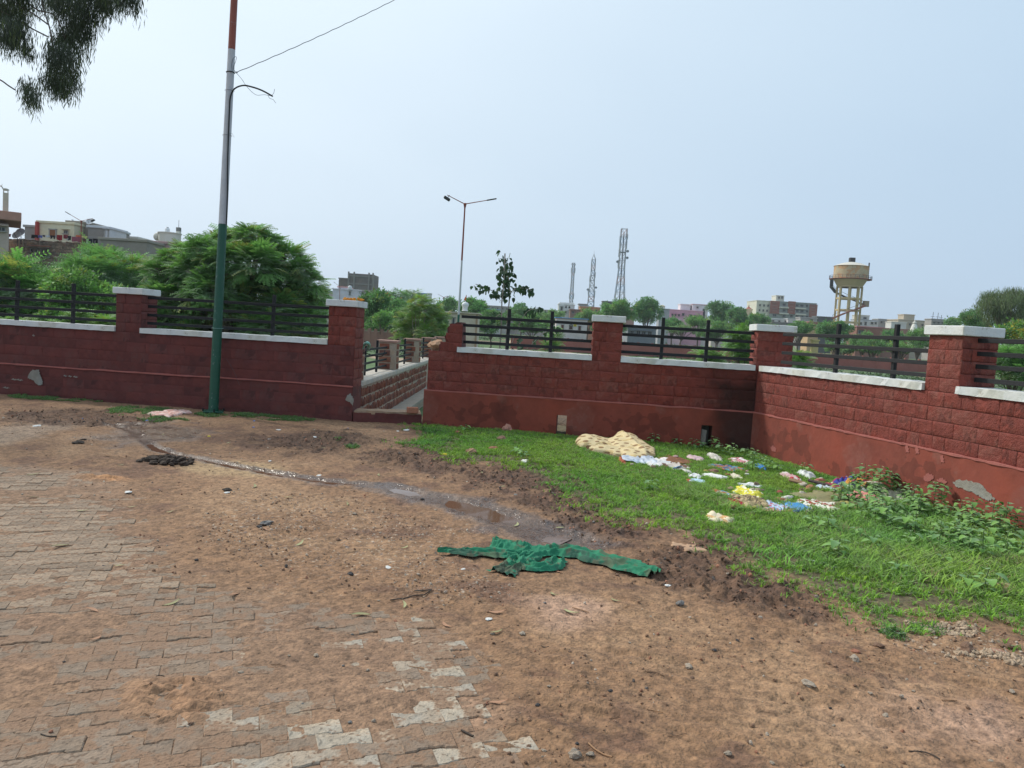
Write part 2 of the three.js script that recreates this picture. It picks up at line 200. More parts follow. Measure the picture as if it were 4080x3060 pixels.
{ // ---- wall B: broken pillar stub, drain holes, soot towards the corner
  const s = px => B.s(px), stub1 = s(1838), p1 = s(2358), p2 = s(2473), e = B.L, pe = s(3150);
  const outline = [[1710, 1560], [1709, 1480], [1708, 1408], [1714, 1403], [1744, 1401], [1752, 1390], [1749, 1374], [1758, 1368], [1776, 1361], [1771, 1340], [1783, 1326], [1782, 1306], [1790, 1299], [1798, 1288], [1812, 1289], [1820, 1284], [1838, 1284], [1839, 1400], [1840, 1560]].map(p => B.loc(...p));
  const core = part('broken_pillar', uvm(prism(outline, TH)), M.redCore, B.g); core.position.z = -TH;
  part('wall_core', box(e - stub1 + .3, COPB - PLI, TH, (stub1 + e + .3) / 2, (COPB + PLI) / 2, -TH / 2 - .001), M.redCore, B.g);
  // soot: the black of a rubbish fire, ragged and grainy
  const soot = (x, y) => { const n = fbm(x * 2.2, y * 2.6, 77, 4) - .5, g = fbm(x * 16, y * 18, 78, 3) - .5; return clamp(smooth(e - 1.25, e - .35, x + n * .9 + g * .35) * (1 - .55 * smooth(.95, 1.35, y + n * .8)) + smooth(.14, .3, .4 - Math.hypot((x - s(2010)) * 1.8, y - .36) + n * .35 + g * .2) * .45); };
  const dark = (g, fx) => { const p = g.attributes.position, c = new Float32Array(p.count * 3); for (let i = 0; i < p.count; i++) { const k = lerp(1, .24, fx(p.getX(i), p.getY(i))); c[i * 3] = k; c[i * 3 + 1] = lerp(k, k * 1.25, 1 - k); c[i * 3 + 2] = lerp(k, k * 1.3, 1 - k); } g.setAttribute('color', new THREE.BufferAttribute(c, 3)); return g; };
  const lim = e - 1.9;
  courses(B.g, s(1709), e - .005, PLI, COPB, 4, hewn, M.redBlock, { paint: (g, bs, by, w, h) => bs + w > lim ? dark(g.clone(), (x, y) => soot(bs + x * w, by + y * h)) : null });
  for (const [x, y0, y1] of [[1753, COPB, 1.395], [1774, 1.395, 1.55], [1786, 1.55, 1.70]]) courses(B.g, s(x), stub1, y0, y1, 1, hewn, M.redBlock, { w0: .14, w1: .3 });
  pillar(B, p1, p2, hewn, M.redBlock, { left: true });
  pillar(B, s(3010), pe, hewn, M.redBlock, { left: true, right: true });
  coping(B, s(1822), p1, B.g); coping(B, p2, s(3008), B.g);
  bars(B, stub1 - .06, p1, [s(2014), s(2188)], B.g); bars(B, p2, s(3010), [s(2637), s(2818)], B.g);
  const h1a = s(2234), h1b = s(2274), h2a = s(2812), h2b = s(2856), hy = .31, hy2 = .27, p0 = s(1700);
  const pb = (a, b, y0, y1) => { const n = Math.max(1, Math.round((b - a) / .12)), g = uvm(new THREE.BoxGeometry(b - a, y1 - y0, TH + .07, n, Math.max(1, Math.round((y1 - y0) / .12)), 1).translate((a + b) / 2, (y0 + y1) / 2, -(TH - .01) / 2)); part('plinth', dark(g, soot), M.sootP, B.g); };
  pb(p0, h1a, -.35, hy); pb(h1b, h2a, -.35, hy); pb(h2b, e + .05, -.35, hy); pb(p0, e + .05, hy, PLI - .01);
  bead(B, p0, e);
  const bank = solo('earth_bank', lump(2.6, .62, 1.5, 14, .3, 5), rough([.17, .12, .08], .38, .3, 1, { bumpScale: .05 }), 'pale sandy bank seen through the open drain hole in the dark wall', 'bank'); bank.position.copy(B.world((h1a + h1b) / 2, -.42, -2.1));
  for (const q of [(h2a + h2b) / 2]) part('drain_back', box(.4, .6, .04, q, .1, -.34), M.cement, B.g);
  const r2 = part('drain_slab', cbox(.09, .26, .06, 0, 0, 0, .008), M.cement, B.g); r2.position.set(h2a + .05, .1, -.05); r2.rotation.z = -.08;
  const gap = M.cement; patch(B, [[1703, 1572], [1722, 1568], [1744, 1578], [1750, 1610], [1742, 1640], [1752, 1664], [1720, 1668], [1702, 1650]], 'peeled_patch', gap, .027);
  for (const [x, y, w] of [[1815, 1668, 20], [1862, 1672, 12], [2055, 1662, 13], [2285, 1690, 12]]) patch(B, [[x - w, y], [x - w * .3, y - w * .8], [x + w, y - w * .4], [x + w * .7, y + w * .6]], 'scuffed_patch', M.bead, .028);
}
{ // ---- wall C: rough hewn, smooth plinth with peeled plaster
  const s = px => Cw.s(px, 1470 + .11 * (px - 3060)), pa = s(3684), pb = s(3818), end = Cw.L + 3.2, c0 = .02;
  part('wall_core', box(end, COPB - PLI, TH, end / 2, (COPB + PLI) / 2, -TH / 2), M.redCore, Cw.g);
  courses(Cw.g, c0, end, PLI, COPB, 4, hewn, M.redBlock, { d: .021, w0: .17, w1: .36 });
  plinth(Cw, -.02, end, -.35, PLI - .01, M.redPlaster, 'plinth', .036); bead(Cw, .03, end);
  pillar(Cw, pa, pb, hewn, M.redBlock, { right: true, pd: .47, rset: worn }); pillar(Cw, pa + 2.75, pb + 2.75, hewn, M.redBlock, { right: true, pd: .47 });
  coping(Cw, .09, pa, Cw.g); coping(Cw, pb, pa + 2.75, Cw.g);
  bars(Cw, .33, pa, [s(3268), s(3492)], Cw.g); bars(Cw, pb, pa + 2.75, [pb + .75, pb + 1.5], Cw.g);
  const up = M.cement;
  patch(Cw, [[3808, 1922], [3835, 1912], [3880, 1916], [3925, 1932], [3938, 1952], [3962, 1966], [3976, 1988], [3952, 1996], [3925, 1982], [3905, 1972], [3880, 1958], [3840, 1944], [3818, 1938]], 'peeled_patch', up, .039);
  patch(Cw, [[3692, 1898], [3712, 1886], [3730, 1894], [3734, 1906], [3716, 1920], [3696, 1914]], 'peeled_patch', M.bead, .039);
  patch(Cw, [[3744, 1912], [3768, 1906], [3784, 1918], [3780, 1932], [3758, 1924]], 'peeled_patch', M.bead, .039);
  patch(Cw, [[3080, 1782], [3090, 1776], [3101, 1786], [3100, 1802], [3086, 1800]], 'scuffed_patch', M.bead, .039);
  for (const [x, y] of [[3665, 1795], [3625, 1790], [3765, 1830]]) patch(Cw, [[x - 8, y - 12], [x + 5, y - 14], [x + 8, y + 10], [x - 4, y + 16]], 'scuffed_patch', M.bead, .039);
}
{ // ---- sill across the gap
  const a = A.world(A.L + .02, 0, .03), b = B.world(B.s(1699), 0, .02), u = b.clone().sub(a).setY(0), L = u.length(), th = Math.atan2(-u.z, u.x), t = thing('gap_sill', 'low broken red sill with a sandy top lying across the gap in the wall', 'sill', new V3(a.x, 0, a.z)); t.rotation.y = th;
  const lumpy = (w, h, d, nx, ny, nz, amp, s) => { const g = new THREE.BoxGeometry(w, h, d, nx, ny, nz), p = g.attributes.position; for (let i = 0; i < p.count; i++) { const x = p.getX(i), y = p.getY(i), z = p.getZ(i); p.setXYZ(i, x, y + (y > 0 ? (fbm(x * 7, z * 7, s, 3) - .5) * amp : 0), z + (fbm(x * 8, y * 8 + 4, s + 1, 3) - .5) * amp); } return uvm(g); };
  const body = part('sill_body', lumpy(L - .03, .5, TH, 30, 6, 4, .05, 5), M.redPlasterA, t); body.position.set(L / 2, -.10, -TH / 2); body.geometry.computeVertexNormals();
  const top = part('sill_top', lumpy(L - .05, .05, TH - .04, 30, 2, 8, .045, 9), M.sandTop, t); top.position.set(L / 2, .152, -TH / 2 + .01); top.geometry.computeVertexNormals();
}
// ------------------------------------------------------------------ stone wall running back from the gap
{
  const X = -2.66, Z0 = -13.25, Z1 = -33, t = thing('stone_retaining_wall', 'unpainted rubble stone wall with pillars and white coping seen through the gap', 'wall', new V3(X, 0, Z0)); t.rotation.y = Math.PI / 2; // local x = away, local z = towards +x
  const L = Z0 - Z1, mortar = rough([.38, .30, .225], .3, .7, 61, { bumpScale: .01 }), stoneM = [[.25, .085, .05], [.20, .07, .045], [.29, .125, .08], [.19, .085, .065]].map((c, i) => rough(c, .4, .5, 64 + i, { bumpScale: .01 })), capM = rough([.40, .235, .185], .2, .8, 71);
  part('wall_core', box(L, 1.7, .44, L / 2, -.33, -.23), mortar, t);
  part('bench_core', box(L, 1.5, .3, L / 2, -1.05, .16), mortar, t);
  part('bench_top', uvm(box(L, .07, .36, L / 2, -.265, .19)), rough([.34, .295, .24], .38, 1, 72, { bumpScale: .02 }), t);
  const f = rng(5); let n = 0;
  const row = (z, y, h, lim) => { let s = .02; while (s < lim && n < 420) { const w = rr(.07, .13, f) * (1 + s * .13), m = part('stone', hewn[n % 14], stoneM[Math.floor(f() * 4)], t); m.position.set(s, y + rr(-.01, .01, f), z); m.scale.set(w - .03, h - rr(.015, .06, f), .03); m.rotation.z = rr(-.12, .12, f); s += w; n++; } };
  for (let k = 0; k < 4; k++) row(-.01, -.23 + k * .182, .182, 10.4);
  for (let k = 0; k < 3; k++) row(.31, -.74 + k * .145, .145, 3);
  part('coping', cbox(L, .09, .5, L / 2, .555, -.225, .008), rough([.47, .43, .37], .38, 1, 73, { bumpScale: .008 }), t);
  for (let k = 0; k < 5; k++) { const P = new THREE.Group(); P.name = 'pillar'; t.add(P); const s0 = .12 + k * 4.15, w = .46; P.position.x = s0;
    part('pillar_core', box(w, .62, .42, w / 2, .91, -.225), mortar, P); const c = part('cap', cbox(w + .05, .05, .47, w / 2, 1.245, -.225, .006), capM, P);
    for (let r = 0; r < 4; r++) for (const side of [0, 1]) { const m = part('stone', hewn[(k * 3 + r + side * 5) % 14], stoneM[(k + r) % 4], P); if (side) { m.position.set(.0, .62 + r * .15, -.02 - rr(.22, .36, f)); m.rotation.y = -Math.PI / 2; m.scale.set(rr(.2, .3, f), .125, .03); m.position.z = -.40; } else { m.position.set(rr(.02, .1, f), .62 + r * .15, -.018); m.scale.set(rr(.26, .36, f), .125, .03); } }
    const rail = new THREE.Group(); rail.name = 'railing'; t.add(rail); const a = s0 + w, b = s0 + 4.15; for (const y of [.70, .84, .98, 1.11]) part('bar', cbox(b - a, .045, .02, (a + b) / 2, y, -.23, .003), M.black, rail);
    for (const q of [.35, .7]) part('post', cbox(.045, .68, .045, lerp(a, b, q), .94, -.255, .003), M.black, rail); }
  for (const [a, b] of [[0, .14]]) { const rail = new THREE.Group(); rail.name = 'railing'; t.add(rail); for (const y of [.70, .84, .98, 1.11]) part('bar', cbox(.5, .045, .02, -.12, y, -.23, .003), M.black, rail); }
}
// ------------------------------------------------------------------ the yard: one sheet of earth, worn pavers, runnel of muddy water, grass
const poly = a => a.map(([x, y]) => { const p = gp(x, y); return [p.x, p.z]; });
function sdPoly(P, x, z) { let d = 1e9, s = -1; for (let i = 0, j = P.length - 1; i < P.length; j = i++) { const [ax, az] = P[i], [bx, bz] = P[j], ex = bx - ax, ez = bz - az, wx = x - ax, wz = z - az, t = clamp((wx * ex + wz * ez) / (ex * ex + ez * ez)), dx = wx - ex * t, dz = wz - ez * t; d = Math.min(d, dx * dx + dz * dz); if ((az > z) !== (bz > z) && x < (bx - ax) * (z - az) / (bz - az) + ax) s = -s; } return -s * Math.sqrt(d) * 1; } // negative inside... flipped below
const inside = (P, x, z) => -sdPoly(P, x, z);                                   // metres inside the outline (negative outside)
function sdLine(P, x, z) { let best = 1e9, bt = 0; for (let i = 0; i < P.length - 1; i++) { const [ax, az] = P[i], [bx, bz] = P[i + 1], ex = bx - ax, ez = bz - az, t = clamp(((x - ax) * ex + (z - az) * ez) / (ex * ex + ez * ez)), d = Math.hypot(x - ax - ex * t, z - az - ez * t); if (d < best) { best = d; bt = (i + t) / (P.length - 1); } } return [best, bt]; }
function spot(px, py, rx, ry) { const c = gp(px, py), e = gp(px + rx, py), a = gp(px, py - ry), b = gp(px, py + ry); return { x: c.x, z: c.z, rx: Math.abs(e.x - c.x), rz: Math.abs(a.z - b.z) / 2 }; }
const inSpot = (s, x, z) => 1 - Math.hypot((x - s.x) / s.rx, (z - s.z) / s.rz);

const GRASS = poly([[1640, 1698], [1668, 1730], [1600, 1765], [1700, 1800], [1750, 1840], [1960, 1846], [2060, 1868], [2176, 1925], [2270, 1975], [2330, 2040], [2440, 2075], [2560, 2090], [2700, 2130], [2800, 2160], [2900, 2205], [3043, 2290], [3246, 2385], [3400, 2440], [3505, 2481], [3610, 2500], [3690, 2450], [3780, 2470], [3873, 2485], [4000, 2510], [4300, 2540], [5200, 2500], [5200, 1900], [4080, 1740], [3018, 1690], [2040, 1640], [1640, 1640]]);
const STREAM = poly([[455, 1690], [540, 1722], [600, 1770], [640, 1792], [800, 1822], [900, 1846], [1010, 1868], [1150, 1893], [1300, 1914], [1450, 1928], [1560, 1940], [1650, 1965], [1800, 2000], [1930, 2040], [2040, 2080], [2140, 2120], [2260, 2145]]);
const PAVED = poly([[-900, 1830], [0, 1838], [250, 1850], [480, 1885], [600, 1960], [700, 2080], [800, 2230], [980, 2320], [1250, 2365], [1560, 2390], [1850, 2470], [1990, 2600], [2080, 2800], [2200, 3100], [2400, 3400], [-900, 3400]]);
const BLEACH = poly([[1280, 2400], [1500, 2400], [1780, 2440], [1900, 2560], [2000, 2700], [2060, 2850], [2150, 3100], [800, 3150], [850, 2950], [1050, 2820], [1080, 2700], [1180, 2560]]);
const sWet = [spot(640, 1725, 260, 55), spot(1700, 1982, 140, 32), spot(2090, 2108, 180, 40), spot(1480, 1935, 150, 28)];
const sSand = [spot(700, 2770, 230, 95), spot(400, 1905, 170, 18)], sTan = [spot(920, 1862, 260, 32)], sDust = [spot(2230, 2430, 230, 85), spot(3900, 2900, 480, 170), spot(1850, 2830, 260, 120)], sGrey = [spot(30, 1730, 200, 90), spot(150, 1900, 420, 60)];
const sMud = [spot(2100, 1910, 380, 100), spot(2400, 2110, 300, 85), spot(2700, 2250, 330, 95), spot(3050, 2370, 300, 95), spot(2250, 2000, 240, 70), spot(1700, 1830, 300, 60), spot(2890, 2180, 240, 40), spot(1200, 1760, 330, 60), spot(300, 1660, 400, 40)];
const sGravel = [spot(1500, 2150, 520, 200), spot(1150, 2080, 400, 150), spot(1800, 2330, 330, 90), spot(3850, 2560, 330, 90)];
const DIRW = (() => { const a = gp(1416, 2825), b = gp(1919, 2770); return Math.atan2(b.z - a.z, b.x - a.x); })();

function zones(x, z) { const n1 = fbm(x * 1.3, z * 1.3, 1, 4) - .5, n2 = fbm(x * 5, z * 5, 2, 4) - .5;
  const best = (list, k = .5, s = .5) => { let b = -9; for (const q of list) b = Math.max(b, inSpot(q, x, z)); return smooth(-.15, s, b + n1 * k + n2 * k * .7); };
  const [sd, st] = sdLine(STREAM, x, z), hw = lerp(.07, .21, smooth(.35, .95, st)) * (1 + n2 * .9);
  return { n1, n2, grass: inside(GRASS, x, z) + n1 * .35 + n2 * .3, stream: sd / hw, wet: best(sWet, .9, .5), mud: best(sMud, 1.0, .6), sand: best(sSand, .8, .6), tan: best(sTan, .7), dust: best(sDust, .9, .9), grey: best(sGrey, .6), gravel: best(sGravel, .8), paved: inside(PAVED, x, z) + n1 * .5, bleach: inside(BLEACH, x, z) + n1 * .5 }; }
function relief(x, z, q) { const fine = fbm(x * 22, z * 22, 12, 3) - .5, mid = fbm(x * 8 + 3, z * 8, 13, 3) - .5, big = fbm(x * .9, z * .9, 14, 3) - .5;
  const rough = .35 + 1.1 * q.mud + .3 * q.gravel; const inP = smooth(-.2, .35, q.paved);
  let h = big * .045 * (1 - inP * .7) + mid * .046 * rough * (1 - .55 * inP) + fine * .036 * (rough + .2) * (1 - .5 * inP);
  const l = fbm(x * 1.6 + z * .8, z * 16 - x * 3, 15, 3) - .5; h += l * .032 * smooth(-.4, .4, x + z * .35 + 1.2) * smooth(.3, -.2, q.grass) * (1 - inP);     // drag marks and ruts
  const clod = Math.max(0, noise(x * 17, z * 17, 19) - .66) * .1 * q.mud; h += clod;
  h -= .028 * smooth(1.25, .3, q.stream) - .008 * smooth(2.2, 1.3, q.stream) * smooth(.9, 1.3, q.stream); h *= lerp(1, .35, q.wet * smooth(1.6, .8, q.stream)); h += .05 * q.sand * (.35 + mid + fine);
  h += inP * (-.0068 + .010 * smooth(.5, .7, fbm(x * 1.9, z * 1.9, 16, 3)) + (fbm(x * 6.5, z * 6.5, 18, 3) - .5) * .017);
  return h; }
function groundY(x, z) { return yard(x, z) + relief(x, z, zones(x, z)); }
{
  const X0 = -10.5, X1 = 7.5, Z0 = -14.1, Z1 = -1.3, TW = 2048, TH_ = 1480, mixc = (o, c, k) => { for (let i = 0; i < 3; i++) o[i] = lerp(o[i], c[i], k); };
  const rgh = new Uint8Array(TW / 2 * (TH_ / 2) * 4).fill(255);
  const map = tex(TW, TH_, (u, v, o, i, j) => { const x = lerp(X0, X1, u), z = lerp(Z0, Z1, v), q = zones(x, z), s = hash(i, j, 3), s2 = hash(i >> 1, j >> 1, 4), sp2 = fbm(x * 30, z * 30, 30, 3) - .5;
    o[0] = .236; o[1] = .131; o[2] = .069; mixc(o, [.30, .177, .097], smooth(-.1, .3, q.n1 + q.n2 * .6)); mixc(o, [.135, .068, .041], smooth(.05, .35, -q.n1 + q.n2) * .75);
    mixc(o, [.30, .215, .15], q.grey * .75); mixc(o, [.365, .245, .13], q.tan * .8); mixc(o, [.095, .050, .031], q.mud * clamp(.85 + q.n2 * .6)); mixc(o, [.40, .245, .165], q.dust * .85); mixc(o, [.49, .235, .098], q.sand);
    mixc(o, [.235, .140, .084], smooth(-.1, .4, q.paved) * .8); mixc(o, [.262, .154, .092], smooth(0, .5, q.bleach) * .5);
    const g = smooth(-.05, .25, q.grass); mixc(o, [.10, .085, .04], g * .9);
    const wet = Math.max(q.wet * .75, smooth(2.3, .9, q.stream)); mixc(o, [.098, .062, .045], wet * .82);
    let k = .60 + .38 * s + .30 * s2 + sp2 * .95; for (let c = 0; c < 3; c++) o[c] *= k;
    if (q.gravel > .15) { const e = noise(x * 75, z * 75, 31), e2 = noise(x * 34, z * 34, 32); if (e > .83) mixc(o, e2 > .5 ? [.45, .37, .29] : [.14, .11, .1], q.gravel * .8); }
    if (noise(x * 42, z * 42, 34) > .93) mixc(o, [.12, .07, .045], .5);
    if (!(i & 1) && !(j & 1)) { const r = lerp(.95, .13, clamp(wet * 1.2 * (.75 + q.n2))); const k2 = ((j >> 1) * (TW / 2) + (i >> 1)) * 4; rgh[k2] = rgh[k2 + 1] = rgh[k2 + 2] = clamp(r) * 255; }
    for (let c = 0; c < 3; c++) o[c] = sr(clamp(o[c])); }, { rep: false });
  const rt = new THREE.DataTexture(rgh, TW / 2, TH_ / 2); rt.magFilter = rt.minFilter = THREE.LinearFilter; rt.needsUpdate = true;
  // the sheet, finer where it lies nearer
  const zs = []; for (let z = 14, d; z > -6; z -= d) { zs.push(-z); d = z > 1.3 ? clamp(z * .0046, .0115, .07) : .5; } const xs = []; for (let x = -16; x < 9.001;) { xs.push(x); const a = Math.abs(x + .3); x += a < 2.6 ? .015 : a < 4.5 ? .021 : a < 7.2 ? .034 : .15; }
  const nx = xs.length, nz = zs.length, P = new Float32Array(nx * nz * 3), U = new Float32Array(nx * nz * 2), I = new Uint32Array((nx - 1) * (nz - 1) * 6);
  for (let j = 0; j < nz; j++) for (let i = 0; i < nx; i++) { const x = xs[i], z = zs[j], k = j * nx + i; P[k * 3] = x; P[k * 3 + 1] = z < -1 ? groundY(x, z) : 0; P[k * 3 + 2] = z; U[k * 2] = (x - X0) / (X1 - X0); U[k * 2 + 1] = (z - Z0) / (Z1 - Z0); }
  let c = 0; for (let j = 0; j < nz - 1; j++) for (let i = 0; i < nx - 1; i++) { const a = j * nx + i, b = a + 1, d = a + nx, e = d + 1; I[c++] = a; I[c++] = d; I[c++] = b; I[c++] = b; I[c++] = d; I[c++] = e; }
  const g = new THREE.BufferGeometry(); g.setAttribute('position', new THREE.BufferAttribute(P, 3)); g.setAttribute('uv', new THREE.BufferAttribute(U, 2)); g.setIndex(new THREE.BufferAttribute(I, 1)); g.computeVertexNormals();
  const bt = bumpFine.clone(); bt.repeat.set(26, 19); bt.needsUpdate = true;
  const o = structure('ground', g, new THREE.MeshStandardMaterial({ map, roughnessMap: rt, roughness: 1, bumpMap: bt, bumpScale: .018, side: THREE.DoubleSide }));
  console.log('yard', nx, nz, nx * nz * 2);
}
{ // muddy water standing in the runnel: one sheet whose rim is where the earth rises through it
  const f = [], n = 170, m = 12, P = [], I = [], curve = new THREE.CatmullRomCurve3(STREAM.map(([x, z]) => new V3(x, 0, z)));
  for (let i = 0; i <= n; i++) { const t = i / n, p = curve.getPoint(t), d = curve.getTangent(t), w = lerp(.2, .75, smooth(.3, .9, t)); for (let j = 0; j <= m; j++) { const k = (j / m - .5) * w, x = p.x - d.z * k, z = p.z + d.x * k; P.push(x, yard(x, z) - lerp(.0175, .0185, smooth(.5, .9, t)) + (fbm(x * .9, z * .9, 14, 3) - .5) * .045 * .9, z); } }
  for (let i = 0; i < n; i++) for (let j = 0; j < m; j++) { const a = i * (m + 1) + j, b = a + 1, c = a + m + 1, d = c + 1; I.push(a, b, c, b, d, c); }
  const g = new THREE.BufferGeometry(); g.setAttribute('position', new THREE.Float32BufferAttribute(P, 3)); g.setIndex(I); g.computeVertexNormals();
  structure('muddy_water', g, new THREE.MeshPhysicalMaterial({ color: C(.13, .07, .042), roughness: .07, ior: 1.33, side: THREE.DoubleSide }));
}
{ // ---- pavers sunk in the dirt
  const bone = []; for (const s of [1, -1]) for (const [x, y] of [[-.101, -.054], [-.062, -.054], [-.046, -.041], [.046, -.041], [.062, -.054], [.101, -.054]]) bone.push([x * s, y * s]);
  const geo = v => { const f = rng(900 + v), s = prism(bone.map(([x, y]) => [x + rr(-.004, .004, f), y + rr(-.004, .004, f)]), .03, .0045).rotateX(-Math.PI / 2), p = s.attributes.position; return uvm(s, 1, v * .31, v * .17).translate(0, -.032, 0); };
  const geos = Array.from({ length: 5 }, (_, i) => geo(i));
  const tint = [[.22, .156, .108], [.238, .17, .12], [.20, .138, .094], [.232, .155, .104]], pale = [[.32, .255, .19], [.37, .305, .23], [.28, .215, .155]];
  const dirtOn = s => (u, v, o) => { const n = pf(u, v, 5, s, 4), m = pf(u, v, 38, s + 2, 2); const k = smooth(.43, .58, n + (m - .5) * .3) * .92; o[0] = lerp(o[0], .235, k); o[1] = lerp(o[1], .141, k); o[2] = lerp(o[2], .086, k); if (m > .7) for (let i = 0; i < 3; i++) o[i] *= .7; };
  const mk = (c, i) => std([1, 1, 1], .95, { map: mottled(c, .45, .55, 110 + i, 512, dirtOn(130 + i)), bumpMap: BF1, bumpScale: .012 });
  const MT = tint.map(mk), MP = pale.map((c, i) => mk(c, i + 10));
  const root = new THREE.Group(); root.name = 'paving'; root.userData.kind = 'structure'; scene.add(root);
  const f = rng(77), ca = Math.cos(DIRW), sa = Math.sin(DIRW), list = [];
  for (let r = -70; r < 80; r++) for (let k = -60; k < 45; k++) { const lx = (k + (r & 1) * .5) * .208, lz = r * .0985, x = lx * ca - lz * sa, z = -5 + lx * sa + lz * ca; if (z > -1.9 || x < -9.5 || z < -11.5 || x < .78 * z - .8) continue; const q = zones(x, z); if (q.paved < -.1) continue;
    const covered = fbm(x * 1.9, z * 1.9, 16, 3), y = yard(x, z) - .0175 + rr(-.004, .0045, f) + (fbm(x * .9, z * .9, 14, 3) - .5) * .0135 + .0045 * smooth(-.2, .3, q.bleach) - .010 * smooth(.5, .0, q.paved) + .0035; 
    const show = covered < .66; if (!show && f() < .7) continue; list.push({ x, y, z, b: q.bleach + rr(-.35, .3, f) > .05 && f() < .72, d: Math.hypot(x, z), t: rr(-.025, .025, f), t2: rr(-.02, .02, f), ry: rr(-.03, .03, f), v: Math.floor(f() * 5), m: Math.floor(f() * 4) }); }
  list.sort((a, b) => a.d - b.d); const rest = [];
  list.forEach((p, i) => { const set = o => { o.position.set(p.x, p.y + .0105, p.z); o.rotation.set(p.t, -DIRW + p.ry, p.t2, 'YXZ'); return o; };
    if (i < 300) set(part('paver', geos[p.v], p.b ? MP[p.m % 3] : MT[p.m], root)); else rest.push(set(new THREE.Object3D())); });
  const im = shadow(new THREE.InstancedMesh(geos[0], MT[1], rest.length)); im.name = 'far_pavers'; im.userData.kind = 'stuff'; rest.forEach((o, i) => { o.updateMatrix(); im.setMatrixAt(i, o.matrix); const k = rr(.85, 1.25, f); im.setColorAt(i, C(k, k, k * .97)); }); root.add(im);
  console.log('pavers', list.length);
}
{ // land beyond the wall, out to the horizon
  const ds = [-300, -60, -10, 0, 8]; for (let d = 14.2; d < 1000; d *= 1.045) ds.push(d); const nx = 90, P = [], U = [], I = [];
  for (const d of ds) for (let i = 0; i <= nx; i++) { const x = (i / nx - .5) * 2 * (40 + Math.abs(d) * 1.3), z = -d; const y = d < 14 ? -.45 : land(x, z); P.push(x, y, z); U.push(x / 40, z / 40); }
  for (let j = 0; j < ds.length - 1; j++) for (let i = 0; i < nx; i++) { const a = j * (nx + 1) + i, b = a + 1, c = a + nx + 1, d = c + 1; I.push(a, b, c, b, d, c); }
  const g = new THREE.BufferGeometry(); g.setAttribute('position', new THREE.Float32BufferAttribute(P, 3)); g.setAttribute('uv', new THREE.Float32BufferAttribute(U, 2)); g.setIndex(I); g.computeVertexNormals();
  const map = tex(1024, 1024, (u, v, o) => { const n = pf(u, v, 10, 200, 5), m = pf(u, v, 48, 205, 4); o[0] = .075; o[1] = .13; o[2] = .042; const k = smooth(.60, .68, n + (m - .5) * .35); o[0] = lerp(o[0], .30, k); o[1] = lerp(o[1], .21, k); o[2] = lerp(o[2], .135, k); const s = .75 + .5 * m; for (let c = 0; c < 3; c++) o[c] = sr(clamp(o[c] * s)); });
  structure('terrain', g, new THREE.MeshStandardMaterial({ map, roughness: 1, side: THREE.DoubleSide }));
}
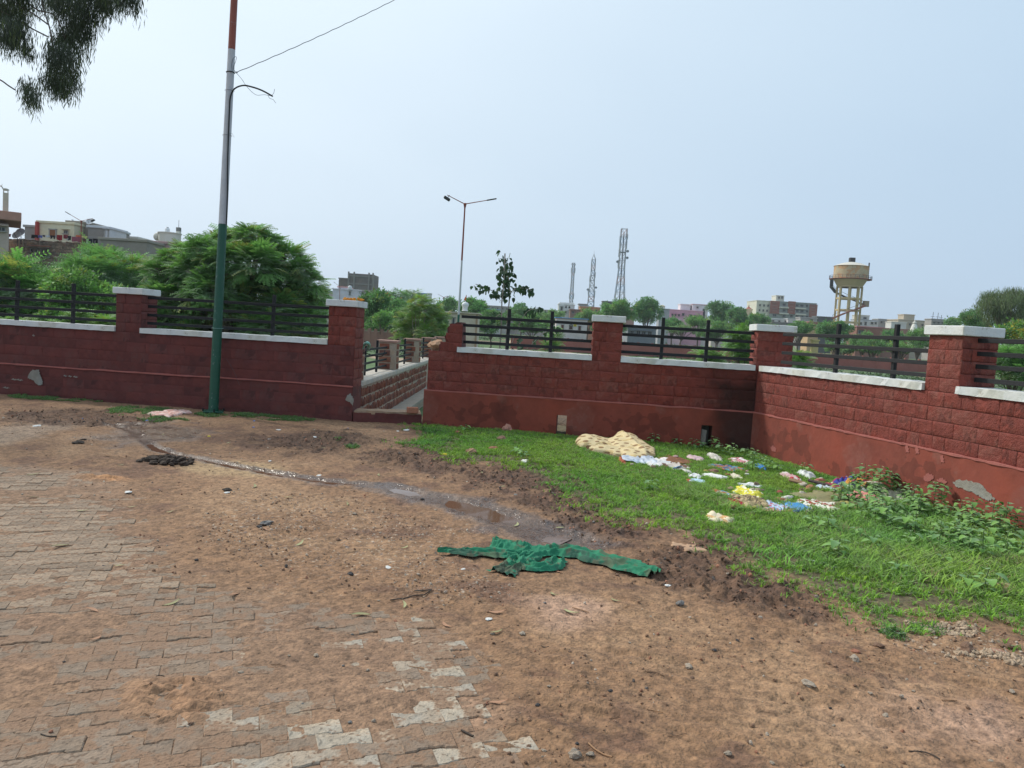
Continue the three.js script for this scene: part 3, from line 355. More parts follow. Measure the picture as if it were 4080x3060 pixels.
// ------------------------------------------------------------------ the tricolour lamp pole by the wall
{
  const base = at(850, 1634, 12.45), D = 12.45, y0 = groundY(base.x, base.z), at2 = (px, py) => at(px, py, D), ax = (py) => { const t = (1632 - py) / 1632; return at2(850 + 83 * t, py); };
  const t = thing('street_lamp_pole', 'tall eight-sided lamp pole painted green, white and orange beside the dark wall', 'lamp pole', new V3(base.x, y0, base.z)), rel = v => v.clone().sub(t.position), top = ax(-700);
  const paint = (c, s) => std([1, 1, 1], .42, { map: mottled(c, .18, .7, s, 256, (u, v, o) => { if (pf(u, v, 12, s + 4, 3) > .74 && pf(u, v, 40, s + 6, 2) > .6) { o[0] = lerp(o[0], .4, .35); o[1] = lerp(o[1], .4, .35); o[2] = lerp(o[2], .38, .35); } }), bumpMap: BF1, bumpScale: .001 });
  const mg = paint([.009, .082, .05], 140), mw = paint([.50, .50, .53], 141), mo = paint([.26, .058, .03], 142);
  const H = [rel(base).setY(.0), rel(ax(893)), rel(ax(198)), rel(top)], rad = h => lerp(.083, .045, h / H[3].y);
  const seg = (n, a, b, m) => part(n, uvm(rod(a, b, rad(a.y), rad(b.y), 8)), m, t);
  seg('green_section', H[0], H[1], mg); seg('white_section', H[1], H[2], mw); seg('orange_section', H[2], H[3], mo);
  part('base_plate', cbox(.31, .018, .31, 0, .03, 0, .004), mg, t).rotation.y = .35;
  for (let k = 0; k < 4; k++) { const a = .35 + Math.PI / 4 + k * Math.PI / 2; part('anchor_bolt', cyl(.012, .012, .05, Math.cos(a) * .16, .03, Math.sin(a) * .16, 6), M.black, t); }
  const P = (px, py, d = .07) => rel(at2(px, py)).add(new V3(0, 0, d));
  part('black_cable', tube([P(908, 900), P(912, 800), P(914, 640), P(917, 540), P(921, 440), P(925, 390), P(940, 360), P(975, 346), P(1010, 352), P(1050, 366), P(1092, 389)], .0125, 8, 70), std([.008, .008, .009], .5), t);
  const wire = std([.03, .04, .045], .5);
  part('tie_wire', new THREE.TorusGeometry(.062, .008, 6, 20).rotateX(Math.PI / 2).translate(...rel(ax(289)).toArray()), M.black, t);
  part('tie_wire', tube([P(932, 292), P(930, 262), P(938, 236), P(948, 232), P(945, 252), P(936, 278), P(944, 290), P(954, 294), P(948, 298), P(940, 290)], .0035, 5, 50), wire, t);
  part('loose_wire', tube([P(945, 293), P(970, 322), P(986, 346), P(1010, 372), P(1028, 384), P(1060, 383), P(1085, 386), P(1095, 378), P(1100, 360)], .0032, 5, 50), wire, t);
  part('loose_wire', tube([P(1074, 386), P(1080, 397), P(1094, 402), P(1100, 410), P(1105, 416)], .003, 5, 20), wire, t);
  part('tie_wire', new THREE.TorusGeometry(.07, .0025, 5, 20).rotateX(Math.PI / 2).translate(...rel(ax(362)).toArray()), wire, t);
  part('tie_wire', new THREE.TorusGeometry(.072, .0025, 5, 20).rotateX(Math.PI / 2).translate(...rel(ax(540)).toArray()), wire, t);
  part('tie_wire', tube([P(918, 538), P(930, 536), P(936, 545), P(940, 552)], .0018, 4, 12), wire, t);
  part('tie_wire', new THREE.TorusGeometry(.088, .004, 5, 20).rotateX(Math.PI / 2).translate(...rel(ax(1308)).toArray()), std([.15, .3, .27], .6), t);
  const w0 = at2(938, 290), w1 = at(1945, -205, 17), pts = []; for (let i = 0; i <= 60; i++) { const q = i / 60, p = w0.clone().lerp(w1, q); p.y -= .10 * 4 * q * (1 - q); p.y += .004 * Math.sin(i * 2.1); p.x += .004 * Math.cos(i * 2.1); pts.push(p); }
  solo('overhead_wire', tube(pts, .0058, 5, 240), std([.02, .03, .03], .5), 'thin twisted wire slanting up from the lamp pole into the sky', 'wire');
  const s0 = gp(925, 1618); part('stay_wire', tube([rel(at2(902, 1430)), rel(at2(930, 1475)), rel(at2(954, 1535))], .002, 4, 14), wire, t);
}
// ------------------------------------------------------------------ cloth, paper and plastic thrown on the ground
const litterSpots = [];
const fabric = (rgb, seed, o = {}) => o.spots ? std([1, 1, 1], o.rough ?? .95, { map: mottled(rgb, o.amt ?? .3, o.m ?? .5, seed, 128, o.spots), bumpMap: BF1, bumpScale: .003 }) : rough(rgb, .3, .6, seed, { roughness: o.rough ?? .95, bumpScale: .003 });
function ragGeo(c, rx, rz, o) { const NR = o.rings ?? 22, NA = o.seg ?? 64, P = [], U = [], I = [], a0 = o.turn ?? 0, s = o.seed, lift = o.lift ?? .012;
  const fold = o.fold ?? 15, pw = o.pow ?? 4; const H = (x, z, r) => { const u = (x * Math.cos(s) + z * Math.sin(s)) * fold, v = (-x * Math.sin(s) + z * Math.cos(s)) * fold * .45; const n = fbm(u + s * 3, v, s, 3), n2 = fbm(u * 2.7, v * 2.2, s + 8, 2), ridge = 1 - Math.abs(2 * n - 1) * 1.6; return lift + o.amp * (Math.max(0, ridge) * .75 + n2 * .35) * (1 - Math.pow(r, pw)) + (o.hump ? o.hump(x, z) : 0) * (1 - Math.pow(r, pw)); };
  for (let i = 0; i <= NR; i++) for (let j = 0; j < NA; j++) { const r = i / NR, a = j / NA * Math.PI * 2, k = 1 + (o.jag ?? .6) * 2 * (.6 * fbm(Math.cos(a) * 1.6 + s * 5, Math.sin(a) * 1.6, s + 3, 3) + .4 * noise(a * 5.1 + s, 2, s) - .5) + (o.corner ?? .12) * Math.cos(4 * a + s), lx = Math.cos(a) * rx * k * r, lz = Math.sin(a) * rz * k * r, x = lx * Math.cos(a0) - lz * Math.sin(a0), z = lx * Math.sin(a0) + lz * Math.cos(a0); const under = r > .93 ? .012 : 0, curl = o.curl === 0 ? 0 : Math.max(0, noise(a * 2.2 + s, 5, s) - .45) * .07 * Math.pow(r, 3) * Math.min(1, rx * 6);
    P.push(x, yard(c.x + x, c.z + z) - yard(c.x, c.z) + H(x, z, r) + curl - under * (r - .93) / .07, z); U.push(x, z); }
  for (let i = 0; i < NR; i++) for (let j = 0; j < NA; j++) { const a = i * NA + j, b = i * NA + (j + 1) % NA, d = a + NA, e = b + NA; I.push(a, b, d, b, e, d); }
  const g = new THREE.BufferGeometry(); g.setAttribute('position', new THREE.Float32BufferAttribute(P, 3)); g.setAttribute('uv', new THREE.Float32BufferAttribute(U, 2)); g.setIndex(I); g.computeVertexNormals(); return g; }
function rag(name, label, cat, px, py, rx, ry, rgb, o = {}) { const s = spot(px, py, rx * 1.15, ry * 1.2); o = { seed: litterSpots.length + 2, amp: .03, ...o }; o.amp *= .68; litterSpots.push({ x: s.x, z: s.z, rx: s.rx * .92, rz: s.rz * .92 }); const c = new V3(s.x, yard(s.x, s.z), s.z), m = solo(name, ragGeo(c, s.rx, s.rz, o), o.mat ?? fabric(rgb, 400 + o.seed, o), label, cat, o.group); m.position.copy(c); return m; }
const print = (base, list, f0 = 9, k0 = .56) => (u, v, o) => { list.forEach((c, i) => { if (pf(u, v, f0 + i * 2, 500 + i * 7, 2) > k0) { o[0] = c[0]; o[1] = c[1]; o[2] = c[2]; } }); };
{ // green cloth: a long twisted length, with a flap and a loop
  const strip = (pts, seed, folds, amp) => { const cw = new THREE.CatmullRomCurve3(pts.map(p => { const q = gp(p[0], p[1]); return new V3(q.x, p[3] ?? 0, q.z); })), n = 110, m = 30, P = [], U = [], I = [];
    for (let i = 0; i <= n; i++) { const t = i / n, p = cw.getPoint(t), d = cw.getTangent(t).setY(0).normalize(), k = t * (pts.length - 1), i0 = Math.min(pts.length - 2, Math.floor(k)), w = lerp(pts[i0][2], pts[i0 + 1][2], k - i0);
      for (let j = 0; j <= m; j++) { const v = (j / m - .5) * 2, sc = 1 + 1.1 * (fbm(t * 9 + (v > 0 ? 40 : 0), 2, seed + 5, 4) - .5), x = p.x - d.z * v * w * sc, z = p.z + d.x * v * w * sc; const ph = v * folds + 2.2 * fbm(t * 5 + seed, v * .8, seed, 3); const fo = Math.pow(.5 + .5 * Math.sin(ph * 3.1), 2.6), cr = Math.pow(clamp(1 - Math.abs(2 * fbm(t * 4.5 + v * 1.4, v * 2.2 - t * 5 + seed, seed + 2, 2) - 1) * 1.6), 1.6) * 1.3 + .25 * fbm(t * 14 + v * 3, v * 4, seed + 6, 2); const y = yard(x, z) + .012 + p.y * (1 - v * v) + amp * (.3 + .7 * fbm(t * 6, 3, seed, 2)) * fo * (1 - Math.pow(Math.abs(v), 6)) + amp * .62 * (cr - .3) * (1 - Math.pow(Math.abs(v), 8)); P.push(x, y, z); U.push(x, z); } }
    for (let i = 0; i < n; i++) for (let j = 0; j < m; j++) { const a = i * (m + 1) + j, b = a + 1, c = a + m + 1, d = c + 1; I.push(a, b, c, b, d, c); }
    const g = new THREE.BufferGeometry(); g.setAttribute('position', new THREE.Float32BufferAttribute(P, 3)); g.setAttribute('uv', new THREE.Float32BufferAttribute(U, 2)); g.setIndex(I); g.computeVertexNormals(); return g; };
  const g = merge([strip([[1742, 2205, .012], [1800, 2203, .05], [1900, 2208, .085], [2010, 2212, .10], [2110, 2222, .09]], 3, 3, .028),
    strip([[1968, 2163, .03], [2010, 2180, .12, .02], [2060, 2195, .13, .03], [2130, 2200, .12], [2215, 2205, .08]], 5, 2.4, .038),
    strip([[2140, 2212, .06], [2085, 2240, .10, .01], [2040, 2268, .10], [1990, 2292, .09]], 7, 2.4, .032),
    strip([[2170, 2195, .10], [2260, 2205, .15, .015], [2360, 2225, .14, .02], [2460, 2250, .12], [2550, 2275, .12], [2612, 2294, .09]], 9, 2.6, .034),
    strip([[2055, 2222, .03], [2080, 2255, .06], [2130, 2270, .07], [2190, 2262, .08], [2225, 2235, .06]], 11, 2, .028)]);
  const map = mottled([.018, .175, .092], .24, .9, 451, 512, (u, v, o) => { const n = pf(u, v, 3, 452, 4), m = pf(u, v, 30, 455, 2), k = smooth(.46, .62, n + (m - .5) * .3), d2 = smooth(.58, .66, pf(u, v, 7, 457, 4) + (m - .5) * .3); o[0] = lerp(o[0], .030, k * .75); o[1] = lerp(o[1], .062, k * .75); o[2] = lerp(o[2], .045, k * .75); o[0] = lerp(o[0], .10, d2 * .6); o[1] = lerp(o[1], .085, d2 * .6); o[2] = lerp(o[2], .05, d2 * .6); });
  solo('green_cloth', g, std([1, 1, 1], .9, { map, bumpMap: BF1, bumpScale: .002 }), 'long crumpled green cloth twisted on the wet brown dirt', 'cloth');
}
{ // spotted quilt, folded over on itself
  const s = spot(2455, 1789, 138, 36), c = new V3(s.x, yard(s.x, s.z), s.z); litterSpots.push({ x: s.x, z: s.z, rx: s.rx, rz: s.rz });
  const map = (() => { const f = rng(31), dots = []; for (let j = 0; j < 6; j++) for (let i = 0; i < 6; i++) dots.push([(i + (j & 1) * .5) / 6 + rr(-.03, .03, f), (j + .5) / 6 + rr(-.03, .03, f), rr(.03, .046, f)]); return tex(512, 512, (u, v, o) => { const n = pf(u, v, 8, 461, 4), m = pf(u, v, 60, 462, 2); o[0] = .62; o[1] = .50; o[2] = .29; for (let k = 0; k < 3; k++) o[k] *= .8 + .3 * n + .12 * m; if (n > .6) { o[0] *= .8; o[1] *= .74; o[2] *= .62; } for (const d of dots) { let du = Math.abs(u - d[0]), dv = Math.abs(v - d[1]); du = Math.min(du, 1 - du); dv = Math.min(dv, 1 - dv); const r = Math.hypot(du, dv) / d[2]; if (r < 1) { o[0] = r < .8 ? .26 : .2; o[1] = r < .8 ? .155 : .11; o[2] = r < .8 ? .075 : .05; } } for (let k = 0; k < 3; k++) o[k] = sr(clamp(o[k])); }); })(); map.repeat.set(1.05, 1.05);
  const piece = (px, py, rx, ry, H, o) => { const q = spot(px, py, rx, ry), cc = new V3(q.x, yard(q.x, q.z), q.z), g = ragGeo(cc, q.rx, q.rz, { amp: .028, lift: .035, fold: 6, jag: .22, corner: .12, pow: 8, curl: 0, rings: 26, seg: 80, hump: (x, z) => H(x / q.rx, z / q.rz), ...o }), p = g.attributes.position, uv = g.attributes.uv; for (let k = p.count - 80; k < p.count; k++) p.setY(k, p.getY(k) - .045); for (let k = 0; k < p.count; k++) uv.setXY(k, uv.getX(k) + px * .003, uv.getY(k) - p.getY(k) * 1.2); return g.translate(cc.x - c.x, cc.y - c.y, cc.z - c.z); };
  const g = merge([piece(2388, 1776, 92, 17, (a, b) => .05 + .05 * Math.exp(-Math.pow((a + .4) / .5, 2) - b * b * 2) - .02 * a, { seed: 3.3 }), piece(2508, 1792, 82, 34, (a, b) => .03 + .115 * Math.exp(-Math.pow((a + .15 + b * .4) / .75, 2) - Math.pow((b + .45) / .7, 2)) + .05 * Math.exp(-Math.pow((a - b * .6) / .16, 2)), { seed: 5.1 }), piece(2440, 1800, 88, 13, (a, b) => .035 * (1 - b * b), { seed: 7.7, turn: .16 })]); g.computeVertexNormals();
  const m = solo('spotted_quilt', g, std([1, 1, 1], .95, { map, bumpMap: BF1, bumpScale: .004 }), 'cream quilt with brown spots dumped in a heap on the grass', 'quilt'); m.position.copy(c);
}

for (const a of [
  ['plastic_sheet', 'pale blue-white plastic sheet crumpled against the spotted quilt', 'plastic', 2548, 1832, 52, 13, [.52, .58, .66], { amp: .07, rough: .4 }],
  ['cloth_scrap', 'white cloth scrap between the pale plastic sheet and the brown rag', 'cloth', 2620, 1846, 52, 13, [.68, .66, .64], { amp: .05 }],
  ['cloth_scrap', 'brown rag lying next to the white scraps by the quilt', 'cloth', 2692, 1838, 42, 11, [.22, .10, .05], { amp: .05 }],
  ['cloth_scrap', 'white rag with brown stains at the edge of the heap by the quilt', 'cloth', 2696, 1862, 44, 9, [.5, .45, .4], { amp: .04, spots: print(0, [[.13, .07, .04]], 6, .58) }],
  ['paper_scrap', 'torn orange-red wrapper in front of the spotted quilt', 'wrapper', 2480, 1838, 12, 9, [.42, .10, .05], { amp: .05 }],
  ['paper_scrap', 'small white and pink packet on the grass beyond the brown rag', 'packet', 2770, 1828, 22, 8, [.62, .45, .46], { amp: .05 }],
  ['plastic_bag', 'grey-white plastic bag slumped among weeds near the sooty wall', 'plastic bag', 2845, 1826, 18, 10, [.5, .48, .42], { amp: .09, rough: .4 }],
  ['cloth_scrap', 'pink and white rag lying near the sooty corner', 'cloth', 2942, 1840, 30, 9, [.58, .25, .28], { amp: .05, spots: print(0, [[.7, .66, .64]], 7, .55) }],
  ['cloth_scrap', 'orange and navy patterned rag flat on the grass', 'cloth', 2900, 1868, 50, 11, [.36, .15, .06], { amp: .04, spots: print(0, [[.05, .07, .18], [.1, .28, .34]], 9, .6) }],
  ['paper_scrap', 'white paper wedge beside the brown rock', 'paper', 2846, 1901, 36, 7, [.72, .71, .67], { amp: .035 }],
  ['paper_scrap', 'curled white paper lying on open grass', 'paper', 2768, 1902, 20, 8, [.68, .68, .66], { amp: .05 }],
  ['paper_scrap', 'blue and white packet near the curled white paper', 'packet', 2778, 1922, 26, 7, [.45, .62, .72], { amp: .04 }],
  ['paper_scrap', 'red wrapper scrap beside the blue and white packet', 'wrapper', 2748, 1924, 10, 6, [.42, .05, .04], { amp: .04 }],
  ['paper_scrap', 'cream paper scrap alone on the grass', 'paper', 2928, 1902, 22, 8, [.66, .60, .46], { amp: .03 }],
  ['paper_scrap', 'long white plastic strip on the grass above the yellow cloth', 'plastic', 2984, 1938, 36, 6, [.7, .71, .7], { amp: .03 }],
  ['paper_scrap', 'bright blue wrapper among weeds at the foot of the wall', 'wrapper', 3032, 1866, 13, 8, [.05, .22, .58], { amp: .06 }],
  ['cloth_scrap', 'yellow cloth with white pattern on top of the rag heap', 'cloth', 2975, 1972, 44, 16, [.62, .56, .06], { amp: .09, spots: print(0, [[.72, .7, .55]], 12, .6) }],
  ['cloth_scrap', 'blue and beige rag at the end of the coloured rag heap', 'cloth', 2870, 1976, 34, 11, [.5, .45, .34], { amp: .06, spots: print(0, [[.16, .4, .55], [.55, .16, .06]], 8, .58) }],
  ['cloth_scrap', 'deep red cloth in the coloured rag heap', 'cloth', 2928, 2010, 30, 17, [.30, .015, .022], { amp: .06 }],
  ['cloth_scrap', 'olive-brown checked cloth in the coloured rag heap', 'cloth', 2992, 2006, 54, 20, [.24, .19, .09], { amp: .09, spots: print(0, [[.09, .06, .04], [.45, .35, .2]], 16, .6) }],
  ['cloth_scrap', 'orange and purple rag under the checked cloth', 'cloth', 2998, 2032, 36, 10, [.5, .22, .04], { amp: .04, spots: print(0, [[.2, .05, .2]], 6, .55) }],
  ['cloth_scrap', 'pale blue flowered cloth spread on the grass', 'cloth', 3075, 2024, 42, 17, [.46, .56, .66], { amp: .04, spots: print(0, [[.16, .28, .5], [.5, .12, .14]], 18, .64) }],
  ['cloth_scrap', 'pink rag at the edge of the flowered cloth', 'cloth', 3055, 2043, 34, 8, [.62, .24, .28], { amp: .035 }],
  ['paper_scrap', 'orange and cream torn carton on the grass near the mud', 'carton', 2860, 2074, 44, 15, [.62, .38, .18], { amp: .10, fold: 5, spots: print(0, [[.7, .6, .42]], 5, .5) }],
  ['plastic_bag', 'bright blue plastic bag on the grass beside the white print', 'plastic bag', 3172, 2028, 38, 14, [.07, .30, .58], { amp: .06, rough: .35 }],
  ['cloth_scrap', 'white cloth with brown and green print spread on the grass', 'cloth', 3258, 2022, 70, 20, [.66, .64, .56], { amp: .05, spots: print(0, [[.12, .16, .05], [.3, .06, .04]], 10, .66) }],
  ['paper_scrap', 'cream card next to the bright blue bag', 'card', 3130, 2036, 22, 5, [.62, .52, .36], { amp: .02 }],
  ['sack', 'olive woven sack lying flat and rumpled near the wall', 'sack', 3318, 1996, 92, 25, [.22, .20, .095], { amp: .07, fold: 7 }],
  ['cloth_scrap', 'salmon pink cloth bundled at the end of the olive sack', 'cloth', 3446, 1998, 40, 22, [.56, .22, .19], { amp: .14 }],
  ['cloth_scrap', 'cloth with orange, purple and blue bands against the wall', 'cloth', 3406, 1938, 46, 18, [.55, .26, .05], { amp: .16, spots: (u, v, o) => { const k = (u * 3 + v * 6 + pf(u, v, 4, 9, 2)) % 3; if (k > 2) { o[0] = .05; o[1] = .06; o[2] = .3; } else if (k > 1.2) { o[0] = .3; o[1] = .03; o[2] = .12; } } }],
  ['plastic_bag', 'white bundle of plastic below the banded cloth', 'plastic bag', 3416, 1966, 40, 13, [.56, .55, .5], { amp: .12, rough: .45 }],
  ['sack', 'beige sack propped along the foot of the wall', 'sack', 3545, 1972, 62, 22, [.46, .43, .33], { amp: .17, fold: 6 }],
  ['plastic_bag', 'knotted blue plastic bag between the white bundle and the beige sack', 'plastic bag', 3486, 1962, 16, 12, [.03, .14, .45], { amp: .17, rough: .35 }],
  ['plastic_bag', 'white plastic bag close to the wall above the brick pieces', 'plastic bag', 3212, 1900, 20, 11, [.62, .64, .62], { amp: .11, rough: .4 }],
  ['cloth_scrap', 'red and white rag above the brown board', 'cloth', 3150, 1906, 24, 13, [.5, .3, .3], { amp: .07, spots: print(0, [[.4, .03, .05], [.6, .55, .5]], 8, .55) }],
  ['paper_scrap', 'light blue paper sheet between brick pieces and the banded cloth', 'paper', 3304, 1950, 30, 11, [.50, .58, .66], { amp: .04 }],
  ['cloth_scrap', 'maroon and yellow rag next to the light blue paper', 'cloth', 3340, 1952, 26, 11, [.25, .03, .07], { amp: .07, spots: print(0, [[.6, .42, .03]], 7, .6) }],
  ['cloth_scrap', 'pale pink lacy cloth on thin grass near the lamp pole', 'cloth', 680, 1649, 64, 11, [.60, .33, .27], { amp: .045, fold: 16, spots: print(0, [[.68, .5, .45]], 14, .55) }],
  ['paper_scrap', 'white paper scrap lying flat on the dirt next to grass clumps', 'paper', 2092, 1840, 14, 4, [.72, .7, .64], { amp: .012 }],
  ['cardboard_scrap', 'flat brown cardboard piece on the mud at the edge of the grass', 'cardboard', 2742, 2186, 44, 14, [.42, .26, .16], { amp: .018, fold: 4, corner: .22 }],
  ['wrapper_scrap', 'crumpled tan paper on the grass near a broad leaf', 'paper', 3975, 2345, 0.1, 0.1, [.5, .3, .18], { amp: .01 }],
]) if (a[5] > 1) rag(...a);
{ // torn bits strewn round the heaps
  const f = rng(141), cols = [[.56, .54, .5], [.45, .4, .32], [.36, .1, .08], [.12, .22, .36], [.46, .36, .12], [.42, .27, .25], [.28, .2, .13], [.6, .59, .56]], ms = cols.map((c, i) => fabric(c, 900 + i)), area = [spot(2640, 1850, 160, 30), spot(2850, 1900, 170, 50), spot(3000, 2010, 190, 45), spot(3250, 1985, 220, 55), spot(3400, 1960, 160, 40)];
  for (let k = 0; k < 52; k++) { const s = area[[0, 1, 3, 4, 4, 3, 2][k % 7]], a = f() * 6.283, r = Math.sqrt(f()), x = s.x + Math.cos(a) * r * s.rx, z = s.z + Math.sin(a) * r * s.rz, w = rr(.02, .075, f), c = new V3(x, yard(x, z) + .018, z); const m = solo('litter_bit', ragGeo(c, w, w * rr(.4, .9, f), { seed: 50 + k, amp: rr(.01, .035, f), rings: 7, seg: 18, jag: .7, fold: 22, turn: f() * 3 }), ms[k % 8], ['white', 'beige', 'red', 'blue', 'yellow', 'pinkish', 'brown', 'bright white'][k % 8] + ' torn scrap strewn in the grass among the rubbish', 'scrap', 'scraps strewn round the rubbish'); m.position.copy(c); m.rotation.set(rr(-.3, .3, f), 0, rr(-.3, .3, f)); } }
// ------------------------------------------------------------------ stones, bricks and lumps
const SM = { pale: rough([.42, .34, .26], .4, .2, 601, { bumpScale: .004 }), grey: rough([.20, .19, .18], .4, .2, 602, { bumpScale: .003 }), dark: rough([.06, .055, .055], .4, .2, 603, { bumpScale: .003 }), brick: rough([.36, .15, .09], .35, .2, 604, { bumpScale: .004 }), brown: rough([.22, .13, .085], .35, .2, 605, { bumpScale: .005 }), pink: rough([.45, .22, .16], .35, .3, 606, { bumpScale: .005 }), white: rough([.66, .65, .62], .15, .2, 607, { bumpScale: .002 }), dung: rough([.045, .03, .021], .4, .2, 608, { bumpScale: .012 }), tan: rough([.45, .27, .16], .35, .3, 609, { bumpScale: .006 }) };
let ls = 40; const pebbleGeos = Array.from({ length: 7 }, (_, i) => lump(1, .72, .85, 60 + i, .34, 2));
function stone(px, py, wpx, mat, name, label, cat, group, flat = .8) { const p = gp(px, py), D = Math.hypot(p.x, p.z), r = wpx / 2 * D / PF, m = solo(name, pebbleGeos[ls % 7], mat, label, cat, group); ls++; m.scale.set(r, r * flat, r * .9); m.rotation.set(rr(-.15, .15), rr(0, 6), rr(-.15, .15)); const y = groundY(p.x, p.z); m.position.set(p.x, y + r * flat * .42, p.z); if (wpx > 25) litterSpots.push({ x: p.x, z: p.z, rx: r, rz: r }); return m; }
for (const [x, y, w, m, n, l, f] of [
  [2019, 1724, 52, 'pink', 'boulder', 'pinkish broken stone at the foot of the wall near grass', .95], [1998, 1752, 44, 'brown', 'boulder', 'brown broken stone in front of the pinkish one by the wall', .5], [1965, 1788, 38, 'brick', 'brick_fragment', 'reddish brick fragment half sunk in the grass', .5], [1822, 1722, 28, 'brick', 'brick_fragment', 'red brick fragment on the grass strip below the broken wall end', .6],
  [2846, 1886, 44, 'brown', 'boulder', 'brown rock on the grass beside the white paper wedge', .75], [3228, 1948, 44, 'brick', 'brick_fragment', 'orange-brown brick fragment next to the brown board', .7], [3265, 1922, 46, 'pink', 'brick_fragment', 'pinkish brick fragment against the wall in the rubbish', .6], [3195, 1955, 32, 'brown', 'boulder', 'small brown stone at the foot of the brick fragments', .7], [3402, 2036, 56, 'brick', 'brick_fragment', 'flat red-brown brick piece in the grass below the salmon cloth', .35], [3042, 1892, 22, 'brick', 'brick_fragment', 'small brick fragment among weeds at the sooty corner', .6],
  [4006, 2345, 76, 'tan', 'boulder', 'peach coloured flat stone in the lush grass', .38], [3850, 2588, 58, 'brown', 'boulder', 'squarish brown stone standing among gravel at the grass edge', 1.0], [3975, 2600, 58, 'pink', 'boulder', 'long pinkish stone lying beside the squarish brown one', .4], [4015, 2570, 46, 'brown', 'boulder', 'dark brown stone beyond the long pinkish stone', .6],
  [3405, 2634, 40, 'pale', 'stone', 'pale rounded stone on the drying mud', .75], [3222, 2728, 52, 'pale', 'stone', 'pale knobbly stone half sunk in brown earth', .55], [2710, 2414, 32, 'grey', 'stone', 'round grey-white stone on the muddy track', .9], [2290, 3010, 58, 'pale', 'stone', 'knobbly whitish stone with a smaller one next to it', .85], [2352, 3008, 34, 'pale', 'stone', 'small whitish stone next to the knobbly one', .7], [2902, 3006, 30, 'pale', 'stone', 'small cream stone on the tyre-marked earth', .8],
  [3502, 2575, 46, 'brown', 'stone', 'brown clod of stone near the gravel patch', .6], [3408, 2600, 40, 'brick', 'stone', 'reddish flat stone beside the pale rounded one', .5], [1062, 2090, 46, 'grey', 'stone', 'lump of grey concrete on the gravelly dirt', .6], [1032, 2103, 26, 'dark', 'stone', 'dark chip beside the lump of grey concrete', .6], [1396, 2290, 28, 'dark', 'stone', 'dark angular stone on the gravelly dirt', .7], [1140, 2256, 16, 'dark', 'stone', 'black upright chip standing in the dirt', 1.4], [2430, 2755, 20, 'dark', 'stone', 'slate grey chip on bare brown earth', .7],
  [2744, 2648, 36, 'pale', 'stone', 'white-speckled stone with crumbs round it', .7], [3592, 2778, 22, 'pale', 'stone', 'round cream pebble on smooth earth', .9], [2080, 2530, 30, 'pale', 'stone', 'cream stone with dark crumbs near the dusty patch', .6], [1876, 1806, 42, 'tan', 'coconut', 'dry tan coconut lying on the grass edge', .8], [2664, 1818, 34, 'brick', 'brick_fragment', 'brown brick end on the grass behind the brown rag', .5]]) stone(x, y, w, SM[m], n, l, n === 'coconut' ? 'coconut' : n === 'brick_fragment' ? 'brick' : 'stone', null, f);
